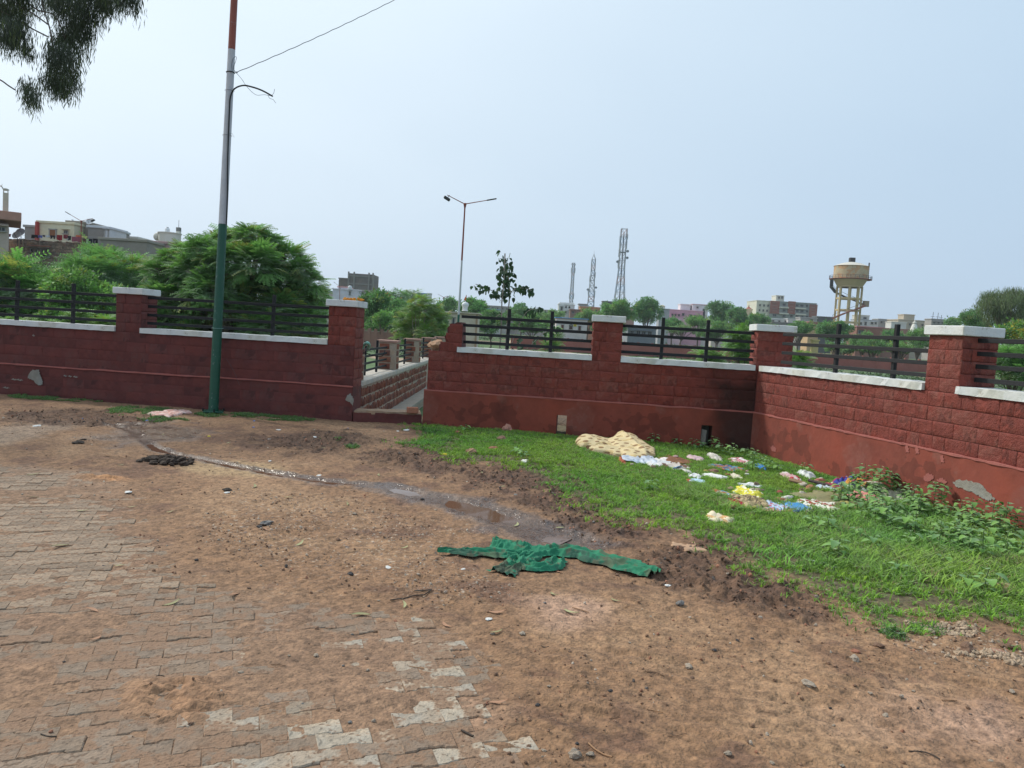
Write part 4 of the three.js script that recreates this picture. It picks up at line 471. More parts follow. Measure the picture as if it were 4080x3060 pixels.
{ const f = rng(88); // the many loose stones that only their place tells apart
  for (let k = 0; k < 95; k++) { const px = rr(60, 4040, f), py = lerp(1900, 3050, Math.pow(f(), .8)); const p = gp(px, py), q = zones(p.x, p.z); if (q.grass > -.05 || (px < 900 && f() < .5)) continue; const u = f(); stone(px, py, rr(9, 20, f) * (py > 2500 ? 1.2 : 1), u < .45 ? SM.pale : u < .6 ? SM.grey : u < .75 ? SM.dark : SM.brown, 'pebble', (u < .45 ? 'small pale' : u < .6 ? 'small grey' : u < .75 ? 'small blackish' : 'small brown') + ' stone lying loose on the bare earth', 'pebble', 'loose stones on the bare earth', rr(.5, .85, f)); }
  for (const [x, y, w] of [[1110, 1711, 18], [1620, 1712, 30], [1586, 1716, 14], [1255, 1747, 14], [1072, 1752, 13], [1270, 1892, 22], [1548, 2266, 26], [1845, 2265, 18], [1949, 2471, 34], [145, 1697, 28], [512, 1963, 28], [905, 1963, 20], [1075, 1838, 14], [2662, 2329, 30]]) stone(x, y, w, SM.white, 'litter_chip', 'small white scrap lying on the brown dirt', 'scrap', 'white scraps on the dirt', .3);
  for (const [x, y, w] of [[586, 1677, 10], [1012, 1676, 12], [1010, 1704, 10], [1385, 1708, 10], [330, 1668, 8]]) stone(x, y, w, std([.12, .25, .62], .5), 'litter_chip', 'small blue plastic scrap on the dirt by the dark wall', 'scrap', 'blue scraps on the dirt', .4);
  stone(833, 1739, 14, std([.72, .58, .03], .5), 'bottle_cap', 'yellow plastic bottle cap on the wet dirt', 'bottle cap', null, .5);
  const yb = gp(1766, 1819), yo = solo('carton', cbox(.09, .035, .05, 0, .02, 0, .004), std([.72, .55, .02], .5), 'small bright yellow carton at the edge of the grass', 'carton'); yo.position.copy(yb); yo.rotation.y = .3;
  // dung heap and clods
  const dh = gp(672, 1838), dt = thing('dung_heap', 'dark heap of dung beside the muddy runnel', 'dung', new V3(dh.x, groundY(dh.x, dh.z), dh.z)), gs = []; for (let k = 0; k < 60; k++) { const a = f() * 6.3, r = Math.sqrt(f()) * .24, s = rr(.015, .045, f) * (1.2 - r * 2.4); gs.push(lump(s * 1.3, s * .8, s, k, .55, 2).translate(Math.cos(a) * r * 1.3, .012 + .03 * (1 - r * 4), Math.sin(a) * r)); } part('dung', merge(gs), SM.dung, dt);
  for (const [x, y, w, l] of [[310, 1768, 46, 'dark clod of dung lying apart on the dirt'], [330, 1754, 24, 'small dark clod behind the larger one'], [905, 1955, 40, 'dark clod beside a white chip on the gravel']]) stone(x, y, w, SM.dung, 'dung_clod', l, 'dung', null, .35);
  // bits of wood, leaves and wire
  const twigM = [std([.16, .09, .05], .9), std([.30, .17, .09], .9), std([.06, .045, .035], .9)];
  const tw = (pts, r, m, name, label, cat, group) => { const q = pts.map(([x, y]) => { const p = gp(x, y); p.y = groundY(p.x, p.z) + r * 1.1 + .003; return p; }); return solo(name, tube(q, r, 5, 16), m, label, cat, group); };
  tw([[1555, 2400], [1580, 2396], [1610, 2388], [1655, 2380], [1690, 2378], [1712, 2372], [1718, 2360], [1700, 2366], [1650, 2366]], .004, twigM[2], 'bent_wire', 'thin dark bent wire on the dirt below the green cloth', 'wire');
  tw([[2345, 2958], [2375, 2985], [2410, 3005], [2440, 3020]], .004, twigM[1], 'twig', 'curved reddish twig beside the whitish stones', 'twig');
  tw([[2280, 2425], [2310, 2436], [2345, 2445]], .003, twigM[1], 'twig', 'short brown twig on the dusty patch', 'twig'); tw([[1838, 2915], [1862, 2926], [1885, 2936]], .005, twigM[2], 'twig', 'short dark stick lying across a pale paver', 'twig');
  tw([[3620, 2995], [3680, 3000], [3720, 3015], [3745, 3028]], .003, twigM[2], 'twig', 'thin dark curved twig on light earth', 'twig');
  for (let k = 0; k < 34; k++) { const x = rr(100, 3950, f), y = rr(1690, 2950, f), p = gp(x, y), q = zones(p.x, p.z); if (q.grass > 0) continue; const L = rr(20, 60, f) * (y > 2400 ? 1.3 : .7), a = rr(-.25, .25, f); tw([[x, y], [x + L * .5, y + L * a * .5 + rr(-4, 4, f)], [x + L, y + L * a]], rr(.0015, .003, f), twigM[k % 3], 'twig', 'thin dry twig lying on the bare earth', 'twig', 'twigs on the bare earth'); }
  const leafG = (() => { const P = [], I = []; for (let i = 0; i <= 8; i++) { const t = i / 8, w = .011 * Math.sin(Math.PI * Math.pow(t, .8)) + .0006, x = (t - .5) * .11, z = .018 * Math.sin(t * 3); for (const s of [-1, 0, 1]) P.push(x, .004 + .012 * t * t + Math.abs(s) * .003, z + s * w); } for (let i = 0; i < 8; i++) for (let j = 0; j < 2; j++) { const a = i * 3 + j; I.push(a, a + 1, a + 3, a + 1, a + 4, a + 3); } const g = new THREE.BufferGeometry(); g.setAttribute('position', new THREE.Float32BufferAttribute(P, 3)); g.setIndex(I); g.computeVertexNormals(); return g; })();
  const lm = [std([.34, .33, .16], .7), std([.36, .19, .11], .8), std([.27, .25, .12], .8)];
  for (const [x, y, a] of [[378, 2543, 1.3], [680, 2405, 1.1], [182, 2055, .9], [330, 2035, .3], [415, 2055, .5], [525, 2020, .6], [675, 2040, .8], [1190, 2165, 1.2], [1975, 2525, .6], [1985, 2800, .2]].concat(Array.from({ length: 40 }, () => [rr(60, 2700, f), rr(1690, 2500, f), f() * 6]))) { const p = gp(x, y); if (zones(p.x, p.z).grass > 0) continue; const o = solo('fallen_leaf', leafG, lm[Math.floor(f() * 3)], 'dry narrow curled leaf lying on the earth', 'leaf', 'fallen eucalyptus leaves'); const s = rr(.6, 1.1, f); o.scale.set(s, s, s); o.position.set(p.x, groundY(p.x, p.z) + .003, p.z); o.rotation.set(rr(-.2, .2, f), a, 0); }
  // wall-side oddments
  const br = thing('loose_brick', 'single dark brick lying on the sandy sill of the gap', 'brick', A.world(A.L + .98, .185, -.18)); br.rotation.y = .25; part('brick', cbox(.19, .10, .10, 0, .045, 0, .01), SM.brick, br);
  const rb = solo('rubble_stone', lump(.14, .09, .13, 9, .4, 2), SM.tan, 'pale lump of bare rubble on the broken wall end', 'stone'); rb.position.copy(B.world(B.s(1732), 1.325, -.14));
  const mg = thing('marigold_garland', 'withered orange marigold garland on the white cap of the gate pillar', 'garland', A.world(A.s(1388), CAPT, -.2)), mm = std([.62, .24, .02], .9), ms = []; for (let k = 0; k < 30; k++) ms.push(lump(.022, .014, .022, k, .3, 1).translate(rr(-.16, .16, f), .012 + rr(0, .03, f), rr(-.12, .12, f))); part('flowers', merge(ms), mm, mg);
  const hz = (px, py, d) => at(px, py, d); solo('hose_pipe', tube([hz(1434, 1402, 13.35), hz(1442, 1388, 13.3), hz(1452, 1372, 13.25), hz(1464, 1366, 13.2), hz(1470, 1374, 13.3), hz(1468, 1388, 13.5)], .028, 8, 30), std([.25, .52, .42], .5), 'pale green hose hooked over the first stone pillar beyond the gap', 'hose');
  solo('black_cable', tube([hz(1436, 1404, 13.2), hz(1460, 1408, 13.22), hz(1485, 1416, 13.25), hz(1510, 1420, 13.3), hz(1526, 1416, 13.35), hz(1532, 1402, 13.4), hz(1534, 1395, 13.45)], .008, 6, 40), M.black, 'black cable draped round the first stone pillar beyond the gap', 'cable');
  // tablets of wood and board in the rubbish
  for (const [x, y, w, d, c, ry, l] of [[3172, 1932, .2, .09, [.25, .16, .09], -.3, 'brown wooden board in the rubbish below the red and white rag'], [3262, 1938, .28, .07, [.06, .045, .04], -.35, 'dark board lying against the brick pieces']]) { const p = gp(x, y), o = solo('board', cbox(w, .018, d, 0, .045, 0, .003), rough(c, .3, .3, 700 + x), l, 'board'); o.position.copy(p); o.rotation.set(.15, ry, -.1); litterSpots.push({ x: p.x, z: p.z, rx: .12, rz: .06 }); }
}
// ------------------------------------------------------------------ grass and weeds of the yard
function bladeTuft(seed, n, h, spread, w) { const f = rng(seed), P = [], I = [], N = []; for (let k = 0; k < n; k++) { const a = f() * 6.283, r = Math.sqrt(f()) * spread, x = Math.cos(a) * r, z = Math.sin(a) * r, b = f() * 6.283, L = h * rr(.55, 1.15, f), lean = L * rr(.4, 1.35, f), dx = Math.cos(b), dz = Math.sin(b), ww = w * rr(.7, 1.2, f), i0 = P.length / 3; [[0, 1], [.5, .9], [1, .08]].forEach(([t, s]) => { const y = L * t * (1 - .28 * t), o = lean * t * t; for (const e of [-1, 1]) { P.push(x + dx * o - dz * ww * s * e, y, z + dz * o + dx * ww * s * e); N.push(dx * .2, 1, dz * .2); } }); I.push(i0, i0 + 1, i0 + 2, i0 + 1, i0 + 3, i0 + 2, i0 + 2, i0 + 3, i0 + 4, i0 + 3, i0 + 5, i0 + 4); }
  const g = new THREE.BufferGeometry(); g.setAttribute('position', new THREE.Float32BufferAttribute(P, 3)); g.setIndex(I); g.computeVertexNormals(); return g; }
const grassM = new THREE.MeshPhysicalMaterial({ color: C(1, 1, 1), roughness: 1, side: THREE.DoubleSide, transmission: .35, thickness: 0 });
{
  const f = rng(5), tall = [spot(3700, 2150, 520, 190), spot(2830, 1990, 110, 55), spot(3550, 2250, 420, 90)], strips = [spot(230, 1588, 260, 12), spot(560, 1640, 160, 22), spot(640, 1672, 130, 10), spot(880, 1650, 110, 14), spot(1100, 1662, 180, 12), spot(1315, 1752, 46, 10), spot(1330, 1765, 20, 8), spot(1402, 1782, 30, 8), spot(1560, 1790, 34, 7), spot(1780, 1765, 90, 16), spot(3560, 2530, 40, 16), spot(3700, 2500, 60, 26), spot(3745, 2575, 24, 14), spot(1810, 1720, 130, 14), spot(2080, 1730, 250, 20)];
  const geos = [bladeTuft(1, 6, .052, .034, .0036), bladeTuft(2, 6, .066, .04, .0038), bladeTuft(3, 7, .10, .055, .0046), bladeTuft(4, 6, .036, .03, .0032)], mats = [[], [], [], []], cols = [[], [], [], []], o = new THREE.Object3D();
  const put = (x, z, k, s, c) => { o.position.set(x, groundY(x, z) - .004, z); o.rotation.set(rr(-.15, .15, f), f() * 6.283, rr(-.15, .15, f)); o.scale.set(s, s * rr(.8, 1.2, f), s); o.updateMatrix(); mats[k].push(o.matrix.clone()); cols[k].push(c); };
  const clear = (x, z) => litterSpots.some(q => inSpot(q, x, z) > .05), wallC = (x, z) => { const dx = x - PB1.x, dz = z - PB1.z; return dx * -Cw.u.z + dz * Cw.u.x; }, wallB = (x, z) => (x - PB0.x) * -B.u.z + (z - PB0.z) * B.u.x;
  for (let i = 0; i < 175000; i++) { const x = rr(-1.9, 6.6, f), z = rr(-13, -3.2, f); if (x > -z * .76 + .5) continue; const q = zones(x, z); let g = q.grass; if (g < -.3) continue; const thin = fbm(x * 2.4, z * 2.4, 55, 3), dens = smooth(-.3, .7, g + (thin - .5) * 1.3) * (1 - .92 * smooth(.56, .66, thin) * smooth(1.6, .5, g)) * (.65 + .35 * smooth(.35, .5, fbm(x * 6, z * 6, 54, 2))); if (f() > dens || clear(x, z)) continue; if (wallC(x, z) < .05 && z > PB1.z || wallB(x, z) < .06) continue;
    let ta = -1; for (const t of tall) ta = Math.max(ta, inSpot(t, x, z)); ta += (thin - .5) * 1.2; const k = ta > .1 && f() < .55 ? 2 : f() < .5 ? 0 : f() < .7 ? 1 : 3, v = rr(.5, 1.5, f), hue = fbm(x * 1.5, z * 1.5, 56, 3) - .5; const dry = f() < .07; put(x, z, k, k === 2 ? rr(.7, 1.25, f) : rr(.7, 1.15, f), dry ? C(.26, .22, .09) : C((.185 + hue * .18) * v, (.36 + hue * .1) * v, (.024 + (k === 2 ? .024 : 0)) * v)); }
  for (const s of strips) { const n = Math.round(1500 * s.rx * s.rz * 3.1) + 30; for (let i = 0; i < n; i++) { const a = f() * 6.283, r = Math.sqrt(f()), x = s.x + Math.cos(a) * r * s.rx, z = s.z + Math.sin(a) * r * s.rz; if (fbm(x * 4, z * 4, 57, 3) < .46 || wallB(x, z) < .05 || clear(x, z)) continue; const v = rr(.6, 1.2, f); put(x, z, f() < .6 ? 0 : 3, rr(.6, 1.1, f), C(.11 * v, .24 * v, .04 * v)); } }
  let tot = 0; geos.forEach((g, k) => { const im = shadow(new THREE.InstancedMesh(g, grassM, mats[k].length)); mats[k].forEach((m, i) => { im.setMatrixAt(i, m); im.setColorAt(i, cols[k][i]); }); im.name = numbered('grass'); tag(im, ['short green turf grass covering the yard in front of the walls', 'dense green turf grass growing towards the rubbish', 'taller lush grass below the leafy weeds', 'fine low grass at the fringes of the dirt'][k], 'grass', null, 'stuff'); scene.add(im); tot += mats[k].length; });
  console.log('grass', tot);
  // gravel, crumbs of earth
  const pg = [lump(1, .7, .85, 201, .35, 1), lump(1, .55, .8, 202, .4, 1), lump(1, .8, .9, 203, .4, 1)], pm = std([1, 1, 1], .95, { bumpMap: BF1, bumpScale: .002 }), ms = [[], [], []], cs = [[], [], []];
  for (let i = 0; i < 100000; i++) { const z = -lerp(2.3, 12.6, Math.pow(f(), 1.35)), x = rr(z * .76 - .3, -z * .76 + .3, f); if (x > 5.4) continue; const q = zones(x, z); if (q.grass > .1 || q.stream < .8) continue; const dens = .2 * smooth(.52, .72, fbm(x * 1.7, z * 1.7, 59, 3)) + .025 + .75 * q.gravel * smooth(.4, .6, fbm(x * 2.5, z * 2.5, 60, 2)) + .6 * q.mud; if (f() > dens * (q.paved > .3 ? .55 : 1)) continue; const u = f(), big = Math.pow(f(), 5); let s = lerp(.0022, .012, big) * (1 + .5 * q.mud), c; const v = rr(.7, 1.3, f); if (u < .12 + .18 * q.gravel && q.mud < .6) c = C(.44 * v, .36 * v, .28 * v); else if (u < .15 + .09 * q.gravel) c = C(.13 * v, .105 * v, .09 * v); else if (u < .3) c = C(.33 * v, .15 * v, .09 * v); else { const k = lerp(1, .45, q.mud); c = C(.25 * v * k, .145 * v * k, .09 * v * k); }
    const n = i % 3; o.position.set(x, groundY(x, z) + s * .3, z); o.rotation.set(f() * 3, f() * 6, f() * 3); o.scale.set(s, s, s); o.updateMatrix(); ms[n].push(o.matrix.clone()); cs[n].push(c); }
  const sg = spot(3880, 2560, 300, 75); for (let i = 0; i < 2600; i++) { const a = f() * 6.283, r = Math.sqrt(f()), x = sg.x + Math.cos(a) * r * sg.rx, z = sg.z + Math.sin(a) * r * sg.rz; if (fbm(x * 3, z * 3, 58, 2) < .42) continue; const s = rr(.005, .017, f), v = rr(.75, 1.25, f), n = i % 3; o.position.set(x, groundY(x, z) + s * .3, z); o.rotation.set(f() * 3, f() * 6, f() * 3); o.scale.set(s, s, s); o.updateMatrix(); ms[n].push(o.matrix.clone()); cs[n].push(C(.42 * v, .31 * v, .21 * v)); }
  pg.forEach((g, k) => { const im = shadow(new THREE.InstancedMesh(g, pm, ms[k].length)); ms[k].forEach((m, i) => { im.setMatrixAt(i, m); im.setColorAt(i, cs[k][i]); }); im.name = numbered('gravel'); tag(im, ['grit and small pebbles strewn over the dirt', 'flat chips of gravel strewn over the dirt', 'crumbs of earth strewn over the dirt'][k], 'gravel', null, 'stuff'); scene.add(im); });
  console.log('gravel', ms.map(m => m.length).join());
}
function leafBlade(L, Wd, droop, n = 5, point = 1.4) { const P = [], I = []; for (let i = 0; i <= n; i++) { const t = i / n, w = Wd * Math.pow(Math.sin(Math.PI * Math.pow(clamp(t * .96 + .04), .62)), .8) * (i === n ? .05 : 1), x = L * t * (1 - .15 * t), y = -droop * t * t; for (const s of [-1, 0, 1]) P.push(x, y + Math.abs(s) * w * .28, s * w); } for (let i = 0; i < n; i++) for (let j = 0; j < 2; j++) { const a = i * 3 + j; I.push(a, a + 1, a + 3, a + 1, a + 4, a + 3); } const g = new THREE.BufferGeometry(); g.setAttribute('position', new THREE.Float32BufferAttribute(P, 3)); g.setIndex(I); g.computeVertexNormals(); return g; }
const leafMat = (r, g, b) => new THREE.MeshPhysicalMaterial({ color: C(r, g, b), roughness: .9, side: THREE.DoubleSide, transmission: .3, thickness: 0 });
{ // broad-leaved weeds: every leaf its own piece
  const lg = [leafBlade(.10, .038, .03), leafBlade(.085, .034, .02), leafBlade(.12, .042, .045)], lms = [leafMat(.12, .28, .05), leafMat(.15, .32, .055), leafMat(.11, .24, .065), leafMat(.18, .36, .06)], stemM = leafMat(.10, .16, .05), f = rng(21);
  const proto = (n, h, sp) => { const r = new THREE.Group(); part('stem', tube([new V3(0, -.02, 0), new V3(.01, h * .5, .01), new V3(.02, h, 0)], .004, 5, 6), stemM, r); for (let k = 0; k < n; k++) { const t = .25 + .75 * k / n, a = k * 2.4 + rr(-.3, .3, f), m = part('leaf', lg[k % 3], lms[Math.floor(f() * 4)], r); const pet = rr(.02, .05, f) * sp; m.position.set(Math.cos(a) * pet + .02 * t, h * t, -Math.sin(a) * pet); m.rotation.set(0, a, rr(-.15, .35, f), 'YXZ'); const s = rr(.65, 1.1, f) * sp; m.scale.set(s, s, s); } return r; };
  const protos = [[14, .26, 1.05], [18, .34, 1.15], [10, .18, 1.0], [20, .42, 1.2], [7, .11, .85]].map(a => proto(...a));
  const plant = (p, k, s, label, group) => { const c = protos[k].clone(); c.name = numbered('weed_plant'); c.position.set(p.x, groundY(p.x, p.z), p.z); c.rotation.y = f() * 6.28; c.scale.setScalar(s); scene.add(c); tag(c, label, 'weed', group); };
  for (let i = 0; i < 130; i++) { const s = rr(3.0, 6.0, f), n = rr(.06, 1.45, f) * smooth(2.4, 4.2, s); plant(Cw.world(s, 0, n + .07), n < .4 ? [0, 1, 3, 2][i % 4] : [0, 2, 4][i % 3], rr(.65, .95, f), (n < .4 ? ['bushy', 'tall leafy', 'tallest', 'short'][i % 4] : ['spreading', 'short-stemmed', 'tiny'][i % 3]) + ' broad-leaved weed ' + (n < .4 ? 'rising against the foot of the red wall' : 'at the open edge of the weed thicket'), 'weeds along the red wall'); }
  for (const [x, y, k, s] of [[2450, 1715, 2, 1.0], [2530, 1735, 1, .75], [2560, 1745, 0, .8], [2600, 1768, 2, .9], [2650, 1760, 4, 1.1], [2290, 1712, 4, .9], [2320, 1716, 4, 1], [2700, 1775, 4, 1.1], [2760, 1785, 2, .9], [2800, 1790, 4, 1.2], [2850, 1795, 0, .85], [2880, 1815, 2, 1], [2920, 1825, 0, .8], [2980, 1832, 2, 1], [3000, 1852, 0, .8], [3040, 1880, 1, .7], [3000, 1880, 2, .9], [3060, 1875, 2, .9], [3100, 1880, 4, 1], [3200, 1890, 2, .9], [3470, 1938, 0, .9], [1850, 1716, 4, 1], [2060, 1810, 4, 1.1], [2090, 1822, 4, .9]]) plant(gp(x, y), k, s, 'leafy weed rooted at the foot of the dark and sooty wall', 'weeds along the dark wall');
  for (const [x, y] of [[3265, 2150], [3300, 2120], [3240, 2105], [3320, 2200], [3345, 2230], [3480, 2190], [3420, 2150], [3620, 2170], [3760, 2250], [3580, 2300], [3850, 2340], [3920, 2360], [2600, 1960]]) plant(gp(x, y), [2, 4, 2][x % 3], rr(.6, 1, f), 'small broad-leaved weed standing in open grass', 'weeds in the open grass');
}
// ------------------------------------------------------------------ trees
function leafCloud(leaves) { const P = [], I = []; for (const [o, d, n, L, w] of leaves) { const s = new V3().crossVectors(d, n).normalize().multiplyScalar(w), i0 = P.length / 3, mid = o.clone().addScaledVector(d, L * .45).addScaledVector(n, L * .06), tip = o.clone().addScaledVector(d, L).addScaledVector(n, -L * .06); P.push(...o.toArray(), ...mid.clone().add(s).toArray(), ...mid.clone().sub(s).toArray(), ...tip.toArray()); I.push(i0, i0 + 1, i0 + 2, i0 + 1, i0 + 3, i0 + 2); } const g = new THREE.BufferGeometry(); g.setAttribute('position', new THREE.Float32BufferAttribute(P, 3)); g.setIndex(I); g.computeVertexNormals(); return g; }
const dirOf = f => { const a = f() * 6.283, y = rr(-1, 1, f), r = Math.sqrt(1 - y * y); return new V3(Math.cos(a) * r, y, Math.sin(a) * r); };
const SPRAY = {
  pinnate(seed) { const f = rng(seed), L = []; for (let k = 0; k < 3; k++) { const a = (k - 1) * .75 + rr(-.2, .2, f), ax = new V3(Math.cos(a), .1, Math.sin(a)), len = rr(.26, .36, f); for (let i = 0; i < 8; i++) { const t = (i + 1) / 8.5, o = ax.clone().multiplyScalar(len * t).add(new V3(0, -.10 * t * t, 0)); for (const s of [-1, 1]) L.push([o, ax.clone().multiplyScalar(.45).add(new V3(-Math.sin(a) * s, -.28, Math.cos(a) * s)).normalize(), new V3(0, 1, 0), .085 * (1 - .3 * Math.abs(t - .5)), .013]); } } return leafCloud(L); },
  feather(seed) { const f = rng(seed), L = []; for (let k = 0; k < 4; k++) { const a = rr(-.9, .9, f), ax = new V3(Math.cos(a), rr(-.1, .35, f), Math.sin(a)).normalize(), len = rr(.25, .42, f); for (let i = 0; i < 7; i++) { const t = (i + 1) / 7, o = ax.clone().multiplyScalar(len * t).add(new V3(0, -.10 * t * t, 0)); for (const s of [-1, 1]) L.push([o, ax.clone().multiplyScalar(.5).add(new V3(-Math.sin(a) * s, rr(-.1, .2, f), Math.cos(a) * s)).normalize(), new V3(0, 1, 0), .07, .012]); } } return leafCloud(L); },
  clump(seed) { const f = rng(seed), L = []; for (let k = 0; k < 22; k++) { const d = dirOf(f), o = d.clone().multiplyScalar(rr(.03, .17, f)); o.x += .1; L.push([o, d.add(new V3(.4, -.2, 0)).normalize(), dirOf(f), rr(.08, .13, f), rr(.02, .034, f)]); } return leafCloud(L); },
  euc(seed) { const f = rng(seed), L = []; for (let k = 0; k < 16; k++) { const o = new V3(rr(-.12, .16, f), rr(-.28, .06, f), rr(-.12, .12, f)); L.push([o, new V3(rr(-.35, .35, f), -1, rr(-.35, .35, f)).normalize(), dirOf(f), rr(.11, .17, f), .0075]); } return leafCloud(L); },
};
const sprayCache = {}; const sprays = (k) => sprayCache[k] ??= [1, 2, 3].map(i => SPRAY[k](i * 7 + k.length));
const foliageM = new THREE.MeshPhysicalMaterial({ color: C(1, 1, 1), roughness: .9, side: THREE.DoubleSide, transmission: .5, thickness: 0 });
const barkM = rough([.14, .105, .08], .4, .6, 801, { bumpScale: .02 }), paleBark = rough([.33, .29, .24], .3, .6, 802, { bumpScale: .01 });
let tseed = 900;
// lobes: [x,y,z,r] relative to the tree's base
function plantTree(name, label, base, lobes, o) { const f = rng(++tseed), t = thing(name, label, o.cat ?? 'tree', base, o.group), g = [], H = o.fork ?? .35, minY = Math.min(...lobes.map(l => l[1]));
  const top = new V3(rr(-.1, .1, f), Math.max(.3, minY * H + .2), 0), tr = o.trunk ?? .12; g.push(tube([new V3(0, -.4, 0), new V3(rr(-.08, .08, f), top.y * .5, rr(-.08, .08, f)), top], tr, 7, 6));
  for (const [x, y, z, r, wt] of lobes) { if (wt) continue; const e = new V3(x, y + r * .3, z), m = top.clone().lerp(e, .5).add(new V3(rr(-.15, .15, f), rr(.0, .2, f) * r, rr(-.15, .15, f))); const lt = tube([top.clone().add(new V3(0, -.1, 0)), m, e], o.limb ?? tr * .45, 5, 6); g.push(lt); if (o.twigs) for (let k = 0; k < o.twigs; k++) { const d = dirOf(f); d.y = Math.abs(d.y) * .8; g.push(tube([m.clone().lerp(e, rr(.2, .9, f)), e.clone().addScaledVector(d, r * .5), e.clone().addScaledVector(d, r * .95)], tr * .14, 4, 4)); } }
  part('trunk', merge(g), o.bark ?? barkM, t);
  const kinds = sprays(o.kind ?? 'clump'), n = o.n ?? 800, W = lobes.map(l => l[3] * l[3] * (l[4] ?? 1)), S = W.reduce((a, b) => a + b), q = new THREE.Object3D(), bins = kinds.map(() => [[], []]);
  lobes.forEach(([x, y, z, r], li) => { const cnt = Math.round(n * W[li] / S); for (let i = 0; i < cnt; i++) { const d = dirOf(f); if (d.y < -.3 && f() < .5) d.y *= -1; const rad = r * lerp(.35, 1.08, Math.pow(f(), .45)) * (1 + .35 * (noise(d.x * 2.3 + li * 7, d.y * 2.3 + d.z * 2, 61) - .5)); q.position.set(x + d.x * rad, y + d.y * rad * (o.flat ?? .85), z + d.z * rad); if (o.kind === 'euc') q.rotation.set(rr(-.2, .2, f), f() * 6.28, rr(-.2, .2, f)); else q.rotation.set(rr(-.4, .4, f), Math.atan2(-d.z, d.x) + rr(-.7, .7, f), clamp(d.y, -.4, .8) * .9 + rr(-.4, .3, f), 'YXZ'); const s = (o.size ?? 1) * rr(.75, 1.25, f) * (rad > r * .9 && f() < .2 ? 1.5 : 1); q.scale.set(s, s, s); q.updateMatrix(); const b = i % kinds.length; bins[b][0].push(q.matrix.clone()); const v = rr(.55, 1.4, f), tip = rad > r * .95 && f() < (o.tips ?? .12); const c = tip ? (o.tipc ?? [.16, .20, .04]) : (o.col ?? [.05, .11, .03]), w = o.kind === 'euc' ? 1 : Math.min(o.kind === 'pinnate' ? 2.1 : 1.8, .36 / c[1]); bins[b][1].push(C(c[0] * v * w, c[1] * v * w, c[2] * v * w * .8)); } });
  const crown = new THREE.Group(); crown.name = 'crown'; t.add(crown); kinds.forEach((k, i) => { if (!bins[i][0].length) return; const im = shadow(new THREE.InstancedMesh(k, foliageM, bins[i][0].length)); bins[i][0].forEach((m, j) => { im.setMatrixAt(j, m); im.setColorAt(j, bins[i][1][j]); }); im.name = 'leaves'; im.userData.kind = 'stuff'; crown.add(im); }); return t; }
// crown outlined by pixels: centre column, top row, half width, bottom row, distance
function treePx(name, label, cx, top, hw, bot, D, o = {}) { const f = rng(++tseed + 55), c = at(cx, (top + bot) / 2, D), k = D / PF, rx = hw * k, ry = (bot - top) / 2 * k, gy = o.gy ?? land(c.x, -D), base = new V3(c.x, gy, -D), cy = c.y - gy, lobes = []; const n = Math.round((o.lobes ?? 9) * 1.4);
  for (let i = 0; i < n; i++) { const a = i * 2.399, rad = Math.sqrt((i + .5) / n), yy = rr(-.75, .62, f) * (o.cone ? 1 : 1), w = Math.sqrt(Math.max(.15, 1 - Math.pow(Math.max(0, yy) * (o.cone ?? .9), 2))); const r = Math.min(rx, ry) * rr(.22, .5, f); lobes.push([Math.cos(a) * Math.max(0, rx - r * .8) * rad * w, cy + yy * (ry - r * .5), Math.sin(a) * rx * .8 * rad * w, r]); }
  lobes.push([rr(-.2, .2, f) * rx, cy + ry - Math.min(rx, ry) * .42, 0, Math.min(rx, ry) * .40]); return plantTree(name, label, base, lobes, o); }

function treeLobes(name, label, cx, D, list, o) { const c = at(cx, 1300, D), gy = land(c.x, -D), base = new V3(c.x, gy, -D), f = rng(++tseed + 9), k = D / PF; return plantTree(name, label, base, list.map(([x, y, r]) => { const dd = rr(-1, 1, f) * r * k * 1.6, p = at(x, y, D + dd); return [p.x - c.x, p.y - gy, p.z + D, r * k]; }), o); }
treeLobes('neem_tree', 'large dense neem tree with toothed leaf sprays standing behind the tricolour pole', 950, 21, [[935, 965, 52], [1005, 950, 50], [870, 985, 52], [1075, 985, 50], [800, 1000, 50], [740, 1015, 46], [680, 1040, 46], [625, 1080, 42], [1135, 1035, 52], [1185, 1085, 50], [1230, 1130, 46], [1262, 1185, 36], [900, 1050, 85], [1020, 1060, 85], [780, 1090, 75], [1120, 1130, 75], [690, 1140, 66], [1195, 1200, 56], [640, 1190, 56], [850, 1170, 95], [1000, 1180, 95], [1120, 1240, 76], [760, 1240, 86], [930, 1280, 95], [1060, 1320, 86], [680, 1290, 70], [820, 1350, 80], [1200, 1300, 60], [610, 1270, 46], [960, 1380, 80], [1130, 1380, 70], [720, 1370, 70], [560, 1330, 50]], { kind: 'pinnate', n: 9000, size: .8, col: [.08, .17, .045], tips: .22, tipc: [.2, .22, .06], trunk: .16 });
treePx('acacia_tree', 'feathery light green thorn tree below the grey concrete house', 420, 985, 215, 1400, 36, { kind: 'feather', n: 4200, lobes: 14, size: 1.5, col: [0.108, 0.232, 0.068], trunk: .15 });
treePx('acacia_tree', 'bushy yellow-green tree in front of the feathery thorn tree by the railing', 330, 1080, 150, 1390, 28, { kind: 'clump', n: 2400, lobes: 9, size: 1.0, col: [0.105, 0.217, 0.053], tips: .2, trunk: .1 });
treePx('spreading_tree', 'dark green feathery tree below the rubble stone house', 55, 1020, 190, 1380, 30, { kind: 'feather', n: 3600, lobes: 12, size: 1.4, col: [0.090, 0.203, 0.053], tips: .25, tipc: [.18, .2, .05], trunk: .14 });
